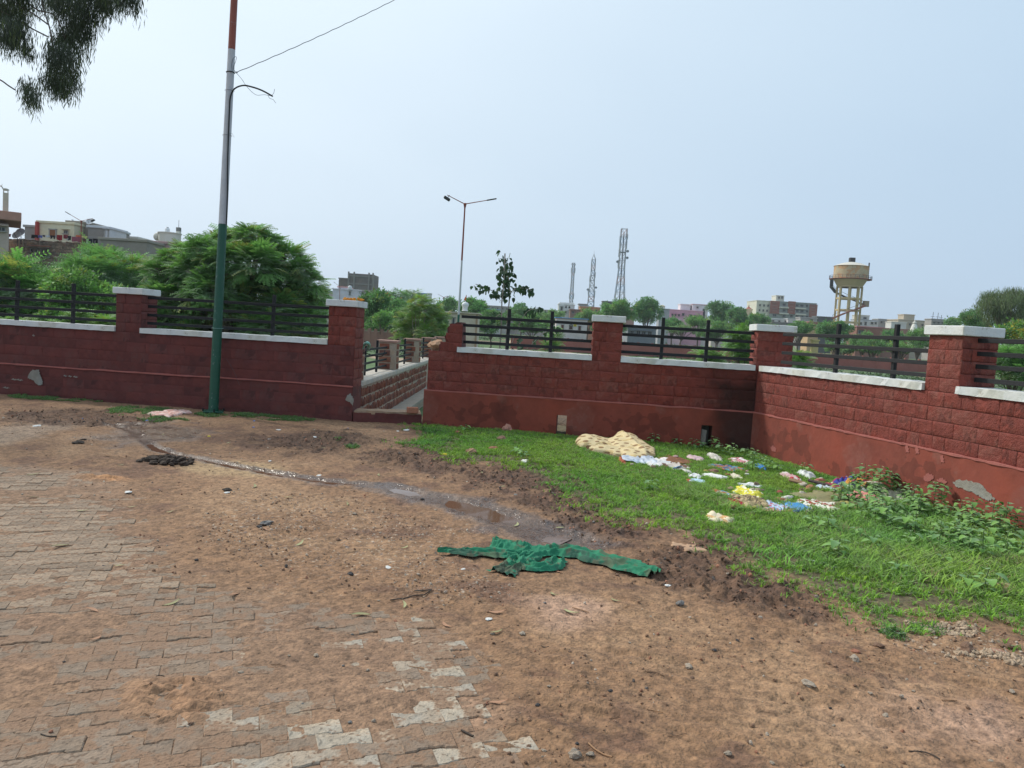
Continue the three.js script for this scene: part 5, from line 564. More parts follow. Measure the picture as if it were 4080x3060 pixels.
for (const [x, t, w, b, d, l] of [[300, 1240, 40, 1330, 22, 'bright green neem sapling just beyond the railing under the feathery trees'], [415, 1262, 45, 1340, 23, 'low bright sapling next to the first railed pillar'], [90, 1272, 90, 1330, 24, 'low bright bush along the foot of the railing']]) treePx('neem_sapling', l, x, t, w, b, d, { kind: 'pinnate', n: 170, lobes: 4, size: .85, col: [0.150, 0.300, 0.060], tips: .3, tipc: [.2, .27, .05], trunk: .02, cat: 'sapling' });
treeLobes('young_tree', 'young yellow-green tree with pale branches framed in the gap of the wall', 1672, 34, [[1680, 1198, 20], [1655, 1215, 20], [1705, 1212, 22], [1640, 1240, 26], [1690, 1240, 28], [1735, 1235, 24], [1612, 1270, 26], [1665, 1275, 34], [1725, 1275, 32], [1770, 1268, 20], [1590, 1310, 24], [1640, 1320, 34], [1700, 1325, 36], [1755, 1315, 26], [1600, 1350, 24], [1670, 1365, 34], [1735, 1360, 30]], { kind: 'pinnate', n: 1900, size: .62, col: [.115, .21, .045], tips: .35, tipc: [.27, .27, .06], trunk: .045, limb: .016, bark: paleBark, twigs: 2, fork: .5 });
treePx('round_tree', 'dark round tree with bare trunk beside the gate pillar cap', 1495, 1162, 68, 1278, 80, { n: 900, size: 1.6, col: [0.063, 0.150, 0.045], trunk: .18, fork: .8 });
treePx('round_tree', 'dark green tree behind the young tree of the gap', 1580, 1195, 58, 1290, 92, { n: 800, size: 1.7, col: [0.075, 0.180, 0.053], trunk: .15 });
treePx('shrub', 'bright low bush on the slope beneath the dark round tree', 1525, 1248, 42, 1300, 70, { n: 420, size: 1.1, lobes: 6, col: [0.128, 0.277, 0.068], trunk: .05, cat: 'bush' });
treePx('round_tree', 'tall pale tree behind the orange pennants', 1580, 1150, 55, 1230, 150, { n: 520, size: 2.3, kind: 'feather', col: [0.090, 0.188, 0.068] });
treePx('round_tree', 'loose pale tree on the skyline between pennants and blue roof', 1648, 1155, 48, 1220, 165, { n: 380, size: 2.3, kind: 'feather', col: [0.112, 0.188, 0.083] });
treePx('round_tree', 'round green tree behind the white dome of the shrine', 1885, 1194, 60, 1260, 130, { n: 700, size: 2.0, col: [0.075, 0.188, 0.053] });
treePx('round_tree', 'dark tree between the tall lamp and the shrine roof', 1790, 1190, 55, 1260, 140, { n: 500, size: 2.0, col: [0.075, 0.165, 0.053] });
for (const [x, t, w, b, d, n, l, c] of [
  [2080, 1210, 75, 1290, 175, 700, 'broad tree behind the heart-leaved sapling', [0.075, 0.173, 0.057]], [2190, 1240, 70, 1290, 168, 500, 'low pale thorn bush in front of the white house', [0.105, 0.195, 0.068]], [2345, 1236, 60, 1290, 170, 450, 'low tree in front of the orange house', [0.105, 0.203, 0.068]],
  [2458, 1196, 78, 1295, 172, 1100, 'bright spreading tree at the foot of the tallest lattice mast', [0.090, 0.203, 0.053]], [2578, 1184, 58, 1298, 176, 1100, 'tall dark tree between the mast tree and the pink house', [0.068, 0.165, 0.053]],
  [2680, 1270, 40, 1310, 165, 260, 'small bush below the pink house terrace', [0.075, 0.180, 0.060]], [2785, 1264, 56, 1318, 162, 420, 'dome shaped bush in front of the pink house', [0.105, 0.210, 0.060]],
  [2862, 1202, 52, 1300, 205, 800, 'tall pointed tree next to the pink house', [0.068, 0.158, 0.053]], [2940, 1228, 52, 1310, 190, 800, 'dark tree in front of the yellow house', [0.068, 0.158, 0.053]], [3022, 1255, 45, 1290, 200, 300, 'small tree below the white end of the apartment block', [0.075, 0.180, 0.053]],
  [3182, 1284, 56, 1345, 150, 600, 'round tree in front of the low white houses', [0.083, 0.180, 0.053]], [3325, 1282, 78, 1380, 135, 1300, 'broad dark tree at the foot of the water tower', [0.068, 0.165, 0.053]], [3440, 1326, 60, 1395, 128, 600, 'low tree before the brown brick house', [0.090, 0.188, 0.060]], [3560, 1318, 55, 1370, 140, 420, 'bush between the brown brick house and the white spire', [0.075, 0.180, 0.060]], [3660, 1312, 42, 1395, 120, 480, 'small tree at the foot of the white spire', [0.098, 0.210, 0.060]], [3590, 1370, 70, 1410, 125, 400, 'low scrub bush along the far brick wall', [0.105, 0.210, 0.060]],
  [3350, 1370, 80, 1410, 122, 420, 'low scrub bush below the broad dark tree', [0.083, 0.180, 0.060]], [3880, 1232, 62, 1330, 95, 900, 'dense dark tree beside the tall eucalyptus', [0.068, 0.158, 0.048]], [3790, 1270, 28, 1310, 180, 220, 'small distant tree between scaffold and dense dark tree', [0.075, 0.180, 0.053]], [2715, 1300, 60, 1330, 158, 240, 'pale thorn bush near the long grey shed', [0.120, 0.195, 0.090]], [3120, 1310, 45, 1350, 140, 240, 'low bush below the cream water box', [0.090, 0.180, 0.060]]]) treePx('distant_tree', l, x, t, w, b, d, { n, size: 2.1 * d / 170 + .25, col: c, trunk: .16, lobes: 8 });
treePx('eucalyptus_tree', 'tall pale olive eucalyptus rising over the end of the red wall', 4030, 1132, 128, 1330, 85, { kind: 'euc', n: 2400, size: 2.4, col: [0.128, 0.188, 0.075], tips: .2, tipc: [.15, .17, .06], trunk: .25, lobes: 13 });
treePx('flowering_bush', 'green bush dotted with yellow blossom behind the big white-capped pillar', 4050, 1285, 95, 1400, 42, { n: 900, size: 1.1, col: [0.105, 0.225, 0.053], tips: .5, tipc: [.55, .46, .03], trunk: .05, cat: 'bush' });
treePx('thorn_bush', 'feathery green thorn bush behind the railing of the red wall', 4060, 1385, 130, 1520, 24, { kind: 'feather', n: 1000, size: 1.1, col: [0.112, 0.247, 0.068], trunk: .04, cat: 'bush' });
treePx('neem_sapling', 'bright light green sapling behind the railing beside the corner pillar', 2955, 1300, 62, 1470, 26, { kind: 'pinnate', n: 420, lobes: 8, size: .9, col: [0.150, 0.323, 0.060], tips: .25, tipc: [.2, .28, .05], trunk: .03, cat: 'sapling' });
treePx('neem_sapling', 'low bright sapling behind the coping between pillar and corner', 2830, 1390, 50, 1470, 27, { kind: 'pinnate', n: 160, lobes: 4, size: .8, col: [0.150, 0.315, 0.060], tips: .25, trunk: .02, cat: 'sapling' });
treePx('neem_sapling', 'bright sapling tips beyond the corner pillar railing', 3185, 1405, 42, 1480, 26, { kind: 'pinnate', n: 150, lobes: 4, size: .8, col: [0.150, 0.330, 0.060], tips: .25, trunk: .02, cat: 'sapling' });
treePx('neem_sapling', 'thin bright weed tree showing low behind the first broken railing', 2200, 1300, 40, 1420, 30, { kind: 'pinnate', n: 110, lobes: 4, size: .8, col: [0.150, 0.300, 0.060], trunk: .02, cat: 'sapling' });

for (const [x, t, w, b, d, n, l] of [[1455, 1200, 60, 1310, 100, 700, 'mid green tree filling in behind the gate pillar'], [1620, 1215, 70, 1320, 85, 900, 'leafy tree behind the young tree in the gap'], [1730, 1235, 50, 1330, 75, 600, 'bushy tree in front of the shrine wall'], [1530, 1275, 70, 1330, 78, 600, 'undergrowth bush below the dark round tree'], [1960, 1240, 60, 1320, 110, 600, 'bush behind the stems of the heart-leaved sapling'], [2120, 1265, 90, 1320, 125, 700, 'broad low bush before the park hut'], [1400, 1215, 40, 1300, 90, 400, 'small tree showing over the gate pillar cap'], [2430, 1270, 70, 1325, 150, 500, 'low bush before the mast tree'], [2860, 1290, 70, 1345, 140, 500, 'scrubby bush beyond the bright sapling'], [3060, 1300, 50, 1350, 145, 350, 'low scrub in front of the beige compound wall'], [3480, 1360, 60, 1410, 120, 400, 'scrub bush along the brick building'], [1240, 1190, 60, 1330, 60, 600, 'tree standing between the neem tree and the lavender house']]) treePx('roadside_tree', l, x, t, w, b, d, { n: n * 1.3, size: 1.1 + d / 110, col: [.075, .165, .05], trunk: .1, lobes: 9 });
{ // pipal sapling: every heart-shaped leaf its own piece
  const D = 18, base = at(1985, 1500, D); base.y = land(base.x, -D); const t = thing('pipal_sapling', 'slender sapling with dark heart-shaped leaves against the sky', 'sapling', base), f = rng(404), rel = (px, py, d = 0) => at(px, py, D + d).sub(base);
  const heart = (() => { const P = [], I = [], n = 7, prof = [0.0, .78, 1, .86, .56, .26, .07, 0]; for (let i = 0; i <= n; i++) { const x = [0, .06, .28, .5, .68, .8, .9, 1.12][i]; for (const s of [-1, 0, 1]) P.push(x, Math.abs(s) * prof[i] * .12 - .12 * x * x, s * prof[i] * .44); } for (let i = 0; i < n; i++) for (let j = 0; j < 2; j++) { const a = i * 3 + j; I.push(a, a + 1, a + 3, a + 1, a + 4, a + 3); } const g = new THREE.BufferGeometry(); g.setAttribute('position', new THREE.Float32BufferAttribute(P, 3)); g.setIndex(I); g.computeVertexNormals(); return g; })(), lm = [leafMat(.03, .075, .026), leafMat(.042, .10, .03), leafMat(.024, .06, .026)];
  const limbs = [[[1985, 1500], [1990, 1400], [1998, 1290], [2000, 1200], [2008, 1120], [2012, 1010]], [[2006, 1500], [2014, 1380], [2024, 1250], [2030, 1180], [2025, 1100], [2014, 1060]], [[2002, 1190], [1972, 1166], [1940, 1148], [1895, 1132]], [[2026, 1168], [2060, 1150], [2090, 1148], [2118, 1158]], [[2000, 1480], [2050, 1340], [2085, 1262], [2110, 1235], [2155, 1232]], [[1998, 1250], [1978, 1262], [1960, 1300]], [[2040, 1440], [2110, 1380], [2170, 1325], [2225, 1310]], [[2030, 1460], [2060, 1400], [2080, 1345]]];
  limbs.forEach((l, i) => part('branch', tube(l.map(p => rel(p[0], p[1], (i % 3 - 1) * .25 * (p[1] < 1400 ? 1 : 0))), i < 2 ? .016 : .009, 6, 24), paleBark, t));
  const spots = []; const on = (l, k, a, b, sp) => { const c = new THREE.CatmullRomCurve3(l.map(p => new V3(p[0], p[1], 0))); for (let i = 0; i < k; i++) { const q = c.getPoint(lerp(a, b, (i + f()) / k)); spots.push([q.x + rr(-sp, sp, f), q.y + rr(-sp * .6, sp, f)]); } };
  on(limbs[0], 100, .66, 1, 27); on(limbs[1], 50, .6, 1, 30); on(limbs[2], 44, .2, 1.0, 16); on(limbs[3], 34, .3, 1.0, 15); on(limbs[4], 26, .66, 1, 17); on(limbs[5], 16, .2, 1, 16); on(limbs[6], 22, .4, 1, 20); on(limbs[7], 12, .4, 1, 16);
  for (const [x, y] of spots) { const m = part('leaf', heart, lm[Math.floor(f() * 3)], t), s = rr(.085, .145, f); m.scale.set(s, s, s); m.position.copy(rel(x, y, rr(-.28, .28, f))); m.rotation.set(rr(-.7, .7, f), f() * 6.283, -rr(.5, 1.5, f), 'YXZ'); }
}
{ // tall eucalyptus whose weeping twigs hang into the picture
  const D = 18, base = new V3(-16.5, land(-16.5, -17), -17.5), f = rng(606), L = (px, py, r, dd = 0) => { const p = at(px, py, D + dd).sub(base); return [p.x, p.y, p.z, r * D / PF, 7]; };
  const lobes = [[270, 20, 62], [330, 60, 44], [310, 118, 52], [265, 160, 56], [240, 215, 54], [255, 275, 50], [215, 320, 46], [275, 330, 40], [120, 355, 30], [122, 395, 20], [118, 330, 26], [40, 50, 62], [60, 120, 48], [30, 150, 44], [102, 185, 26], [440, -12, 46], [510, -8, 36], [380, -10, 60], [150, -60, 90], [300, -90, 110], [480, -110, 90], [0, -60, 100]].map(([x, y, r], i) => L(x, y, r, (i % 4 - 1.5) * .5));
  for (let k = 0; k < 16; k++) { const a = k * 2.4, r = 1.2 + 3.6 * Math.sqrt(k / 16); lobes.push([Math.cos(a) * r, 9.5 + 5 * f(), Math.sin(a) * r, rr(1.0, 1.6, f)]); }
  const t = plantTree('weeping_eucalyptus', 'tall eucalyptus with dark weeping twigs hanging down against the sky', base, lobes, { kind: 'euc', n: 7500, size: .85, col: [.04, .06, .028], tips: .15, tipc: [.10, .13, .04], trunk: .3, limb: .03, fork: .9, flat: 1 });
  for (const l of [[[-60, 20], [40, 62], [120, 110], [190, 146]], [[-40, -60], [60, 10], [140, 60], [195, 100]], [[-20, -70], [90, -5], [150, 40], [215, 60], [260, 150]], [[-60, 300], [0, 318], [35, 342], [60, 358]], [[160, -80], [170, 20], [200, 120], [215, 230]], [[200, -100], [300, -20], [390, -10], [500, -12]]]) part('branch', tube(l.map(p => at(p[0], p[1], D).sub(base)), .016, 5, 20), barkM, t);
}
// ------------------------------------------------------------------ lamps, masts, water tower
const lampRed = std([.24, .05, .028], .5), lampWhite = std([.52, .52, .55], .5), lampGreen = std([.01, .085, .055], .5), dark = std([.025, .026, .03], .5), steel = std([.30, .31, .32], .5, { metalness: .3 });
function parkLamp(label, cx, yTop, D, baseDx, armL, armR, thin = 1) { const top = at(cx, yTop, D), gy = land(top.x, -D), pb = at(cx + baseDx, yTop + 9.3 * PF / D, D); const base = new V3(pb.x, gy, -D), t = thing('park_lamp', label, 'street lamp', base, null), e = top.clone().sub(base), H = e.y, p = k => new V3(e.x * k, H * k, 0), r = k => lerp(.075, .04, k) * thin;
  part('green_section', rod(p(0), p(clamp(1 - 6.1 / H, .02, .9)), r(0), r(.3), 10), lampGreen, t); part('white_section', rod(p(clamp(1 - 6.1 / H, .02, .9)), p(1 - 3.1 / H), r(.3), r(.66), 10), lampWhite, t); part('orange_section', rod(p(1 - 3.1 / H), p(1), r(.66), r(1), 10), lampRed, t);
  const k = D / PF; part('bracket', lathe([[.04 * thin, -.25], [.09 * thin, -.02], [.09 * thin, .03], [0, .05]], 10).translate(e.x, H, 0), lampRed, t);
  for (const [dx, dy, lamp] of [armL, armR]) { const a = new V3(e.x + Math.sign(dx) * .05, H, 0), b = new V3(e.x + dx * k, H - dy * k, 0), g = part('arm', rod(a, b, .026 * thin, .02 * thin, 8), lampRed, t); if (lamp === 'flood') { const h = new THREE.Group(); h.name = 'floodlight'; t.add(h); h.position.set(b.x, b.y - .2, .03); h.rotation.z = -.5 * Math.sign(-dx); part('housing', cbox(.36, .16, .26, 0, 0, 0, .03), dark, h); part('bracket', rod(new V3(0, .05, 0), new V3(.03, .24, 0), .015, .015), dark, h); } else { const d = b.clone().sub(a).normalize(), h = part('lamp_head', cbox(.55, .055, .16, 0, 0, 0, .02), dark, t); h.position.copy(b).addScaledVector(d, .05); h.rotation.z = Math.atan2(d.y, d.x); } } return t; }
parkLamp('lamp with orange, white and green pole rising behind the broken wall end', 1853, 812, 43, -38, [-72, -30, 'flood'], [100, -22, 'led']);
parkLamp('lamp with two arms in front of the rooftop laundry', 324, 880, 75, -6, [-52, -26, 'led'], [46, -12, 'flood'], 1.05);
parkLamp('small distant lamp next to the neem tree', 1271, 1112, 170, -4, [-14, -6, 'led'], [20, -6, 'flood'], 1.5);
parkLamp('small distant lamp in front of the shrine trees', 1768, 1184, 150, -4, [-18, -8, 'led'], [16, -6, 'flood'], 1.4);
parkLamp('thin distant lamp before the lavender house', 1354, 1142, 165, -3, [-20, -14, 'led'], [18, -8, 'led'], 1.2);

const galv = [std([.24, .26, .28], .6), std([.26, .09, .06], .6), std([.08, .19, .32], .6)];
function mast(label, cx, yTop, yRef, cxRef, D, w0, w1, knee, spire, ants) { const k = D / PF, top = at(cx, yTop, D), b0 = at(cxRef, yRef, D), H0 = top.y, gy = land(b0.x, -D), base = new V3((top.x + b0.x) / 2, gy, -D), H = H0 - gy, t = thing('lattice_mast', label, 'mast', base), f = rng(Math.round(cx)), Hs = spire ? H * .93 : H, wid = y => (y > knee * H ? w1 : lerp(w0, w1, y / (knee * H))) / 2, T = Math.max(.12, D * .00042), n = Math.round(Hs / (w1 * 1.35)), ys = Array.from({ length: n + 1 }, (_, i) => Hs * i / n), cor = [[1, 1], [1, -1], [-1, -1], [-1, 1]];
  for (const c of cor) { const g = []; for (let i = 0; i < n; i++) { const a = wid(ys[i]), b = wid(ys[i + 1]); g.push(rod(new V3(c[0] * a, ys[i], c[1] * a), new V3(c[0] * b, ys[i + 1], c[1] * b), T, T, 5)); } part('leg', merge(g), galv[0], t); }
  const g = [[], [], []]; for (let i = 0; i < n; i++) { const a = wid(ys[i]), b = wid(ys[i + 1]); cor.forEach((c, j) => { const d = cor[(j + 1) % 4], m = (Math.floor(i / 3) % 2) ? 0 : (i % 2 ? 1 : 2); g[m].push(rod(new V3(c[0] * a, ys[i], c[1] * a), new V3(d[0] * b, ys[i + 1], d[1] * b), T * .55, T * .55, 4)); g[m].push(rod(new V3(d[0] * a, ys[i], d[1] * a), new V3(c[0] * b, ys[i + 1], c[1] * b), T * .55, T * .55, 4)); g[0].push(rod(new V3(c[0] * b, ys[i + 1], c[1] * b), new V3(d[0] * b, ys[i + 1], d[1] * b), T * .6, T * .6, 4)); }); }
  g.forEach((l, i) => l.length && part('bracing', merge(l), galv[i], t));
  if (spire) { const s = []; cor.forEach(c => s.push(rod(new V3(c[0] * w1 / 2, Hs, c[1] * w1 / 2), new V3(0, H, 0), T, T * .6, 4))); s.push(rod(new V3(0, H - .5, 0), new V3(0, H + 2, 0), T * .5, T * .3, 4)); part('spire', merge(s), galv[0], t); }
  for (const [fy, side, kind] of ants) { const y = H * fy, w = wid(y) + .5; if (kind === 'dish') { const m = part('dish_antenna', lathe([[0, 0], [.5, .06], [.75, .2], [.75, .25]], 14).rotateX(Math.PI / 2), galv[0], t); m.position.set(side * (w + .5), y, w * .3); } else { const m = part('panel_antenna', cbox(.42, kind, .25, 0, 0, 0, .04), std([.55, .57, .58], .6), t); m.position.set(side * w, y, rr(-.5, .8, f)); } }
  if (w0 > 6) { part('cable_ladder', box(.55, H * .95, .3, 0, H * .475, 0), dark, t); part('platform', cbox(w1 + .4, .25, w1 + .4, 0, H * .79, 0), galv[0], t); }
  return t; }
mast('tallest lattice mast with antenna panels and dishes', 2487, 912, 1230, 2466, 420, 8.2, 3.1, .62, false, [[.78, -1, 4], [.86, 1, 4.5], [.9, -1, 4], [.74, 1, 'dish'], [.68, -1, 4.2], [.8, 1, 'dish'], [.93, 1, 3], [.7, -1, 'dish'], [.84, -1, 3.5]]);
mast('pointed blue-braced lattice mast with a spire', 2367, 1012, 1225, 2353, 480, 5.4, 2.3, .75, true, [[.55, -1, 4], [.52, 1, 4.5], [.6, 1, 'dish'], [.7, -1, 4], [.3, -1, 'dish'], [.75, 1, 3.5], [.57, -1, 'dish']]);
mast('slim short lattice mast with two collars of antennas', 2285, 1048, 1222, 2275, 520, 2.6, 1.6, .9, false, [[.9, -1, 3.5], [.9, 1, 3.5], [.55, 1, 4], [.55, -1, 4], [.98, 1, 1], [.98, -1, 1]]);

{ // water tower
  const D = 240, k = PF / D, X0 = at(3392, 1070, D).x, gy = land(X0, -D), hz = px => 1322 + .0594 * (px - 2040), yy = (py, px = 3385) => EYE + (hz(px) - py) / k * 1.0 - gy, t = thing('water_tower', 'cream and ochre water tower on tall columns with a red stair', 'water tower', new V3(X0, gy, -D));
  const cream = rough([.50, .40, .22], .22, 6, 811, { bump: BF3, bumpScale: .02 }), wall = std([1, 1, 1], .9, { map: mottled([.46, .36, .22], .3, 7, 812, 512, (u, v, o) => { if (pf(u, v, 6, 813, 4) > .56) { o[0] *= 1.05; o[1] *= .78; o[2] *= .62; } if (pnoise(u * 6, v * .6, 6, 815) > .72) for (let i = 0; i < 3; i++) o[i] *= .68; }) }), red = std([.26, .09, .055], .8), pale = rough([.56, .53, .46], .15, 6, 816);
  const yT = yy(1049), yR = yy(1068), yBal = yy(1118), yC = yy(1147), R1 = 5.0, R0 = 3.55;
  part('tank_wall', uvm(lathe([[R1, yBal], [R1, yR], [R1 + .12, yR], [R1 + .12, yR + .15]], 40), 1), wall, t); part('dome', lathe([[0, yT], [1, yT - .05], [2.6, yT - .38], [4, yT - .85], [R1 + .15, yR + .15]].reverse(), 40), pale, t);
  part('vent_house', cbox(1.55, 1.35, 1.3, 0, yT + .65, 0), std([.02, .018, .016], .8), t); part('tank_cone', lathe([[R0 - .1, yC], [R0 + .1, yC + .1], [R1 - .2, yBal - .15], [R1, yBal]], 40), cream, t); part('balcony', lathe([[R1 - .1, yBal - .1], [R1 + 1.15, yBal - .05], [R1 + 1.15, yBal + .12], [R1 - .1, yBal + .12]], 40), red, t); part('ring_beam', lathe([[R0 - .45, yC - .2], [R0 + .25, yC - .2], [R0 + .25, yC + .15], [R0 - .45, yC + .15]], 32), cream, t);
  const rail = []; for (let i = 0; i < 32; i++) { const a = i / 32 * 6.283, b = (i + 1) / 32 * 6.283, q = (w, y) => new V3(Math.cos(w) * (R1 + 1.1), yBal + y, Math.sin(w) * (R1 + 1.1)); rail.push(rod(q(a, .1), q(a, 1.05), .05, .05, 4), rod(q(a, 1.05), q(b, 1.05), .04, .04, 4), rod(q(a, .6), q(b, .6), .03, .03, 4)); } part('balcony_railing', merge(rail), dark, t);
  const by = [yy(1193), yy(1239), yy(1286)];
  for (let i = 0; i < 8; i++) { const a = (i + .5) / 8 * 6.283, c = part('column', cbox(.62, yC + .1, .62, 0, (yC + .1) / 2, 0, .05), cream, t); c.position.set(Math.cos(a) * R0, 0, Math.sin(a) * R0); c.rotation.y = -a; const b = (i + 1.5) / 8 * 6.283, p = new V3(Math.cos(a) * R0, 0, Math.sin(a) * R0), q = new V3(Math.cos(b) * R0, 0, Math.sin(b) * R0); for (const y of by) part('brace_beam', bar(p.clone().setY(y), q.clone().setY(y), .4, .5), cream, t); }
  const st = [[-5.1, yy(1273, 3350), 1.5], [-2.4, yy(1253), 3.9], [.6, yy(1236), 4.4], [3.4, yy(1222), 3.4], [4.6, yy(1214), .5], [4.2, yy(1204), -2], [1.2, yy(1186), -4.3], [-2.6, yy(1168), -3.8], [-5.3, yy(1149), -1], [-5.9, yy(1146), .6], [-6.1, yy(1124), 1]].map(p => new V3(p[0], p[1], p[2]));
  for (let i = 0; i < st.length - 1; i++) { part('stair_flight', bar(st[i], st[i + 1], 1.0, .35), i < 4 ? red : dark, t); part('stair_rail', merge([rod(st[i].clone().add(new V3(0, 1.1, 0)), st[i + 1].clone().add(new V3(0, 1.1, 0)), .05, .05, 4), rod(st[i], st[i].clone().add(new V3(0, 1.1, 0)), .05, .05, 4)]), dark, t); }
  part('landing_box', cbox(1.5, 1.8, 1.3, 5.0, yy(1210), 1.0), rough([.28, .22, .16], .3, 3, 818), t); part('tank_ladder', box(.35, yT - yBal, .2, R1 + .02, (yT + yBal) / 2, .8), dark, t); part('inlet_pipe', cyl(.25, .25, yC, .4, 0, 0, 10), cream, t);
}
// ------------------------------------------------------------------ houses
const paneM = std([.035, .042, .05], .25), frameM = std([.30, .29, .27], .8), doorM = std([.16, .07, .035], .8);
const wallMats = {}; function wm(c) { return wallMats[c.join()] ??= rough(c, .16, 5, 820 + Object.keys(wallMats).length, { bump: BF3, bumpScale: .015 }); }
function house(name, label, D, x0, x1, yTop, col, o = {}) { const ym = yTop, p0 = at(x0, ym, D), p1 = at(x1, ym + (x1 - x0) * .0594, D), w = p1.x - p0.x, topY = (p0.y + p1.y) / 2, cx = (p0.x + p1.x) / 2, gy = o.base !== undefined ? at((x0 + x1) / 2, o.base, D).y : land(cx, -D) - .5, dep = o.dep ?? Math.max(4, w * .7), t = thing(name, label, o.cat ?? 'house', new V3(cx, gy, -D), o.group), H = topY - gy, m = o.mat ?? wm(col); if (o.yaw) t.rotation.y = o.yaw * R;
  const loc = (px, py) => { const q = at(px, py, D); return [q.x - cx, q.y - gy]; };
  part('wall', cbox(w, H, dep, 0, H / 2, -dep / 2, .03), m, t);
  if (o.roof !== null) part('parapet', cbox(w + .3, .28, dep + .3, 0, H + .1, -dep / 2, .03), o.roof ? wm(o.roof) : m, t);
  for (const [a, b, c, d, kind, col2] of o.open ?? []) { const A_ = loc(a, b), B_ = loc(c, d), ww = B_[0] - A_[0], hh = A_[1] - B_[1], mx = (A_[0] + B_[0]) / 2, my = (A_[1] + B_[1]) / 2; const g = new THREE.Group(); g.name = kind ?? 'window'; t.add(g); g.position.set(mx, my, .015);
    if (kind === 'door') { part('door_leaf', cbox(ww, hh, .06, 0, 0, .02, .01), col2 ? wm(col2) : doorM, g); part('door_frame', merge([box(.12, hh + .1, .12, -ww / 2, 0, .03), box(.12, hh + .1, .12, ww / 2, 0, .03), box(ww + .24, .12, .12, 0, hh / 2, .03)]), frameM, g); }
    else if (kind === 'panel' || kind === 'balcony') { part('panel_face', cbox(ww, hh, kind === 'balcony' ? 1.1 : .25, 0, 0, kind === 'balcony' ? .5 : .1, .03), wm(col2), g); }
    else { part('pane', box(ww, hh, .03, 0, 0, .02), paneM, g); part('frame', merge([box(.08, hh, .1, -ww / 2, 0, .05), box(.08, hh, .1, ww / 2, 0, .05), box(.06, hh, .08, 0, 0, .05), box(ww + .1, .08, .1, 0, hh / 2, .05)]), frameM, g); part('sill', box(ww + .3, .1, .3, 0, -hh / 2 - .03, .12), frameM, g); part('shade', box(ww + .5, .08, .55, 0, hh / 2 + .15, .26), m, g); } }
  t.userData.loc = undefined; t.userData.put = undefined; return { t, w, H, dep, topY, gy, cx, loc, m }; }
const wins = (x0, x1, n, y, h, w) => Array.from({ length: n }, (_, i) => { const c = lerp(x0, x1, n === 1 ? .5 : i / (n - 1)), yy = y + (c - x0) * .0594; return [c - w / 2, yy, c + w / 2, yy + h]; });
function tank(label, px, py, hpx, D, col, z = -1.5, group) { const p = at(px, py, D), k = D / PF, h = hpx * k, r = h * .42, t = thing('water_tank', label, 'water tank', new V3(p.x, p.y, -D + z), group), m = std(col, .5); part('tank_body', lathe([[0, 0], [r, 0], [r, h * .22], [r * 1.04, h * .25], [r, h * .28], [r, h * .5], [r * 1.04, h * .53], [r, h * .56], [r, h * .78], [r * .55, h * .95], [r * .5, h]], 20), m, t); part('lid', cyl(r * .5, r * .45, h * .08, 0, h, 0, 16), std([.05, .05, .055], .5), t); return t; }
function dish(label, px, py, r, D, col, z = 1) { const p = at(px, py, D), t = thing('satellite_dish', label, 'satellite dish', new V3(p.x, p.y - 1.2, -D + z)); const m = part('reflector', lathe([[0, 0], [r * .5, r * .06], [r, r * .25]], 20).rotateX(Math.PI / 2 - .5), std(col, .5), t); m.position.y = 1.2; part('mount', rod(new V3(0, 0, -.1), new V3(0, 1.2, -.05), .04, .04, 6), dark, t); part('feed_arm', rod(new V3(0, .9, .1), new V3(0, 1.5, .6), .02, .02, 5), dark, t); return t; }

// left hillside
{ const h = house('pink_house', 'pink and cream house with an overhanging terrace and a tall chimney post', 75, -260, 8, 868, [.46, .37, .31], { roof: null, dep: 8, yaw: 33, open: [[-30, 897, -4, 915]] });
  const o = at(-200, 838, 75), e = at(44, 838, 75), y0 = at(30, 871, 75).y - h.gy, y1 = at(30, 836, 75).y - h.gy; part('terrace_parapet', cbox(e.x - o.x, y1 - y0, 8.9, (o.x + e.x) / 2 - h.cx + .2, (y0 + y1) / 2, -3.7, .03), wm([.42, .22, .17]), h.t);
  const c0 = at(22, 825, 75), c1 = at(22, 766, 75); part('chimney_post', cbox(.48, c1.y - c0.y + .6, .48, c0.x - h.cx - .6, (c0.y + c1.y) / 2 - h.gy, -1.2, .02), wm([.5, .45, .36]), h.t);
  const dg = merge([lump(.28, .13, .1, 3, .1, 2), rod(new V3(-.2, 0, .05), new V3(-.22, -.34, .05), .03, .025), rod(new V3(-.16, 0, -.05), new V3(-.17, -.34, -.05), .03, .025), rod(new V3(.2, 0, .05), new V3(.2, -.34, .05), .03, .025), rod(new V3(.16, 0, -.05), new V3(.15, -.34, -.05), .03, .025), rod(new V3(-.22, .05, 0), new V3(-.36, .26, 0), .06, .045), lump(.11, .06, .055, 5, .1, 1).translate(-.42, .29, 0), rod(new V3(-.36, .3, .02), new V3(-.3, .5, .06), .015, .01), rod(new V3(-.36, .3, -.02), new V3(-.3, .5, -.06), .015, .01)]);
  const st = solo('deer_figure', dg, wm([.5, .47, .42]), 'small deer ornament standing on the tall chimney post', 'figure'); h.t.updateMatrixWorld(true); st.position.copy(h.t.localToWorld(new V3(c0.x - h.cx - .6, (c0.y + c1.y) / 2 - h.gy + (c1.y - c0.y + .6) / 2 + .33, -1.2))); st.rotation.y = .5; }
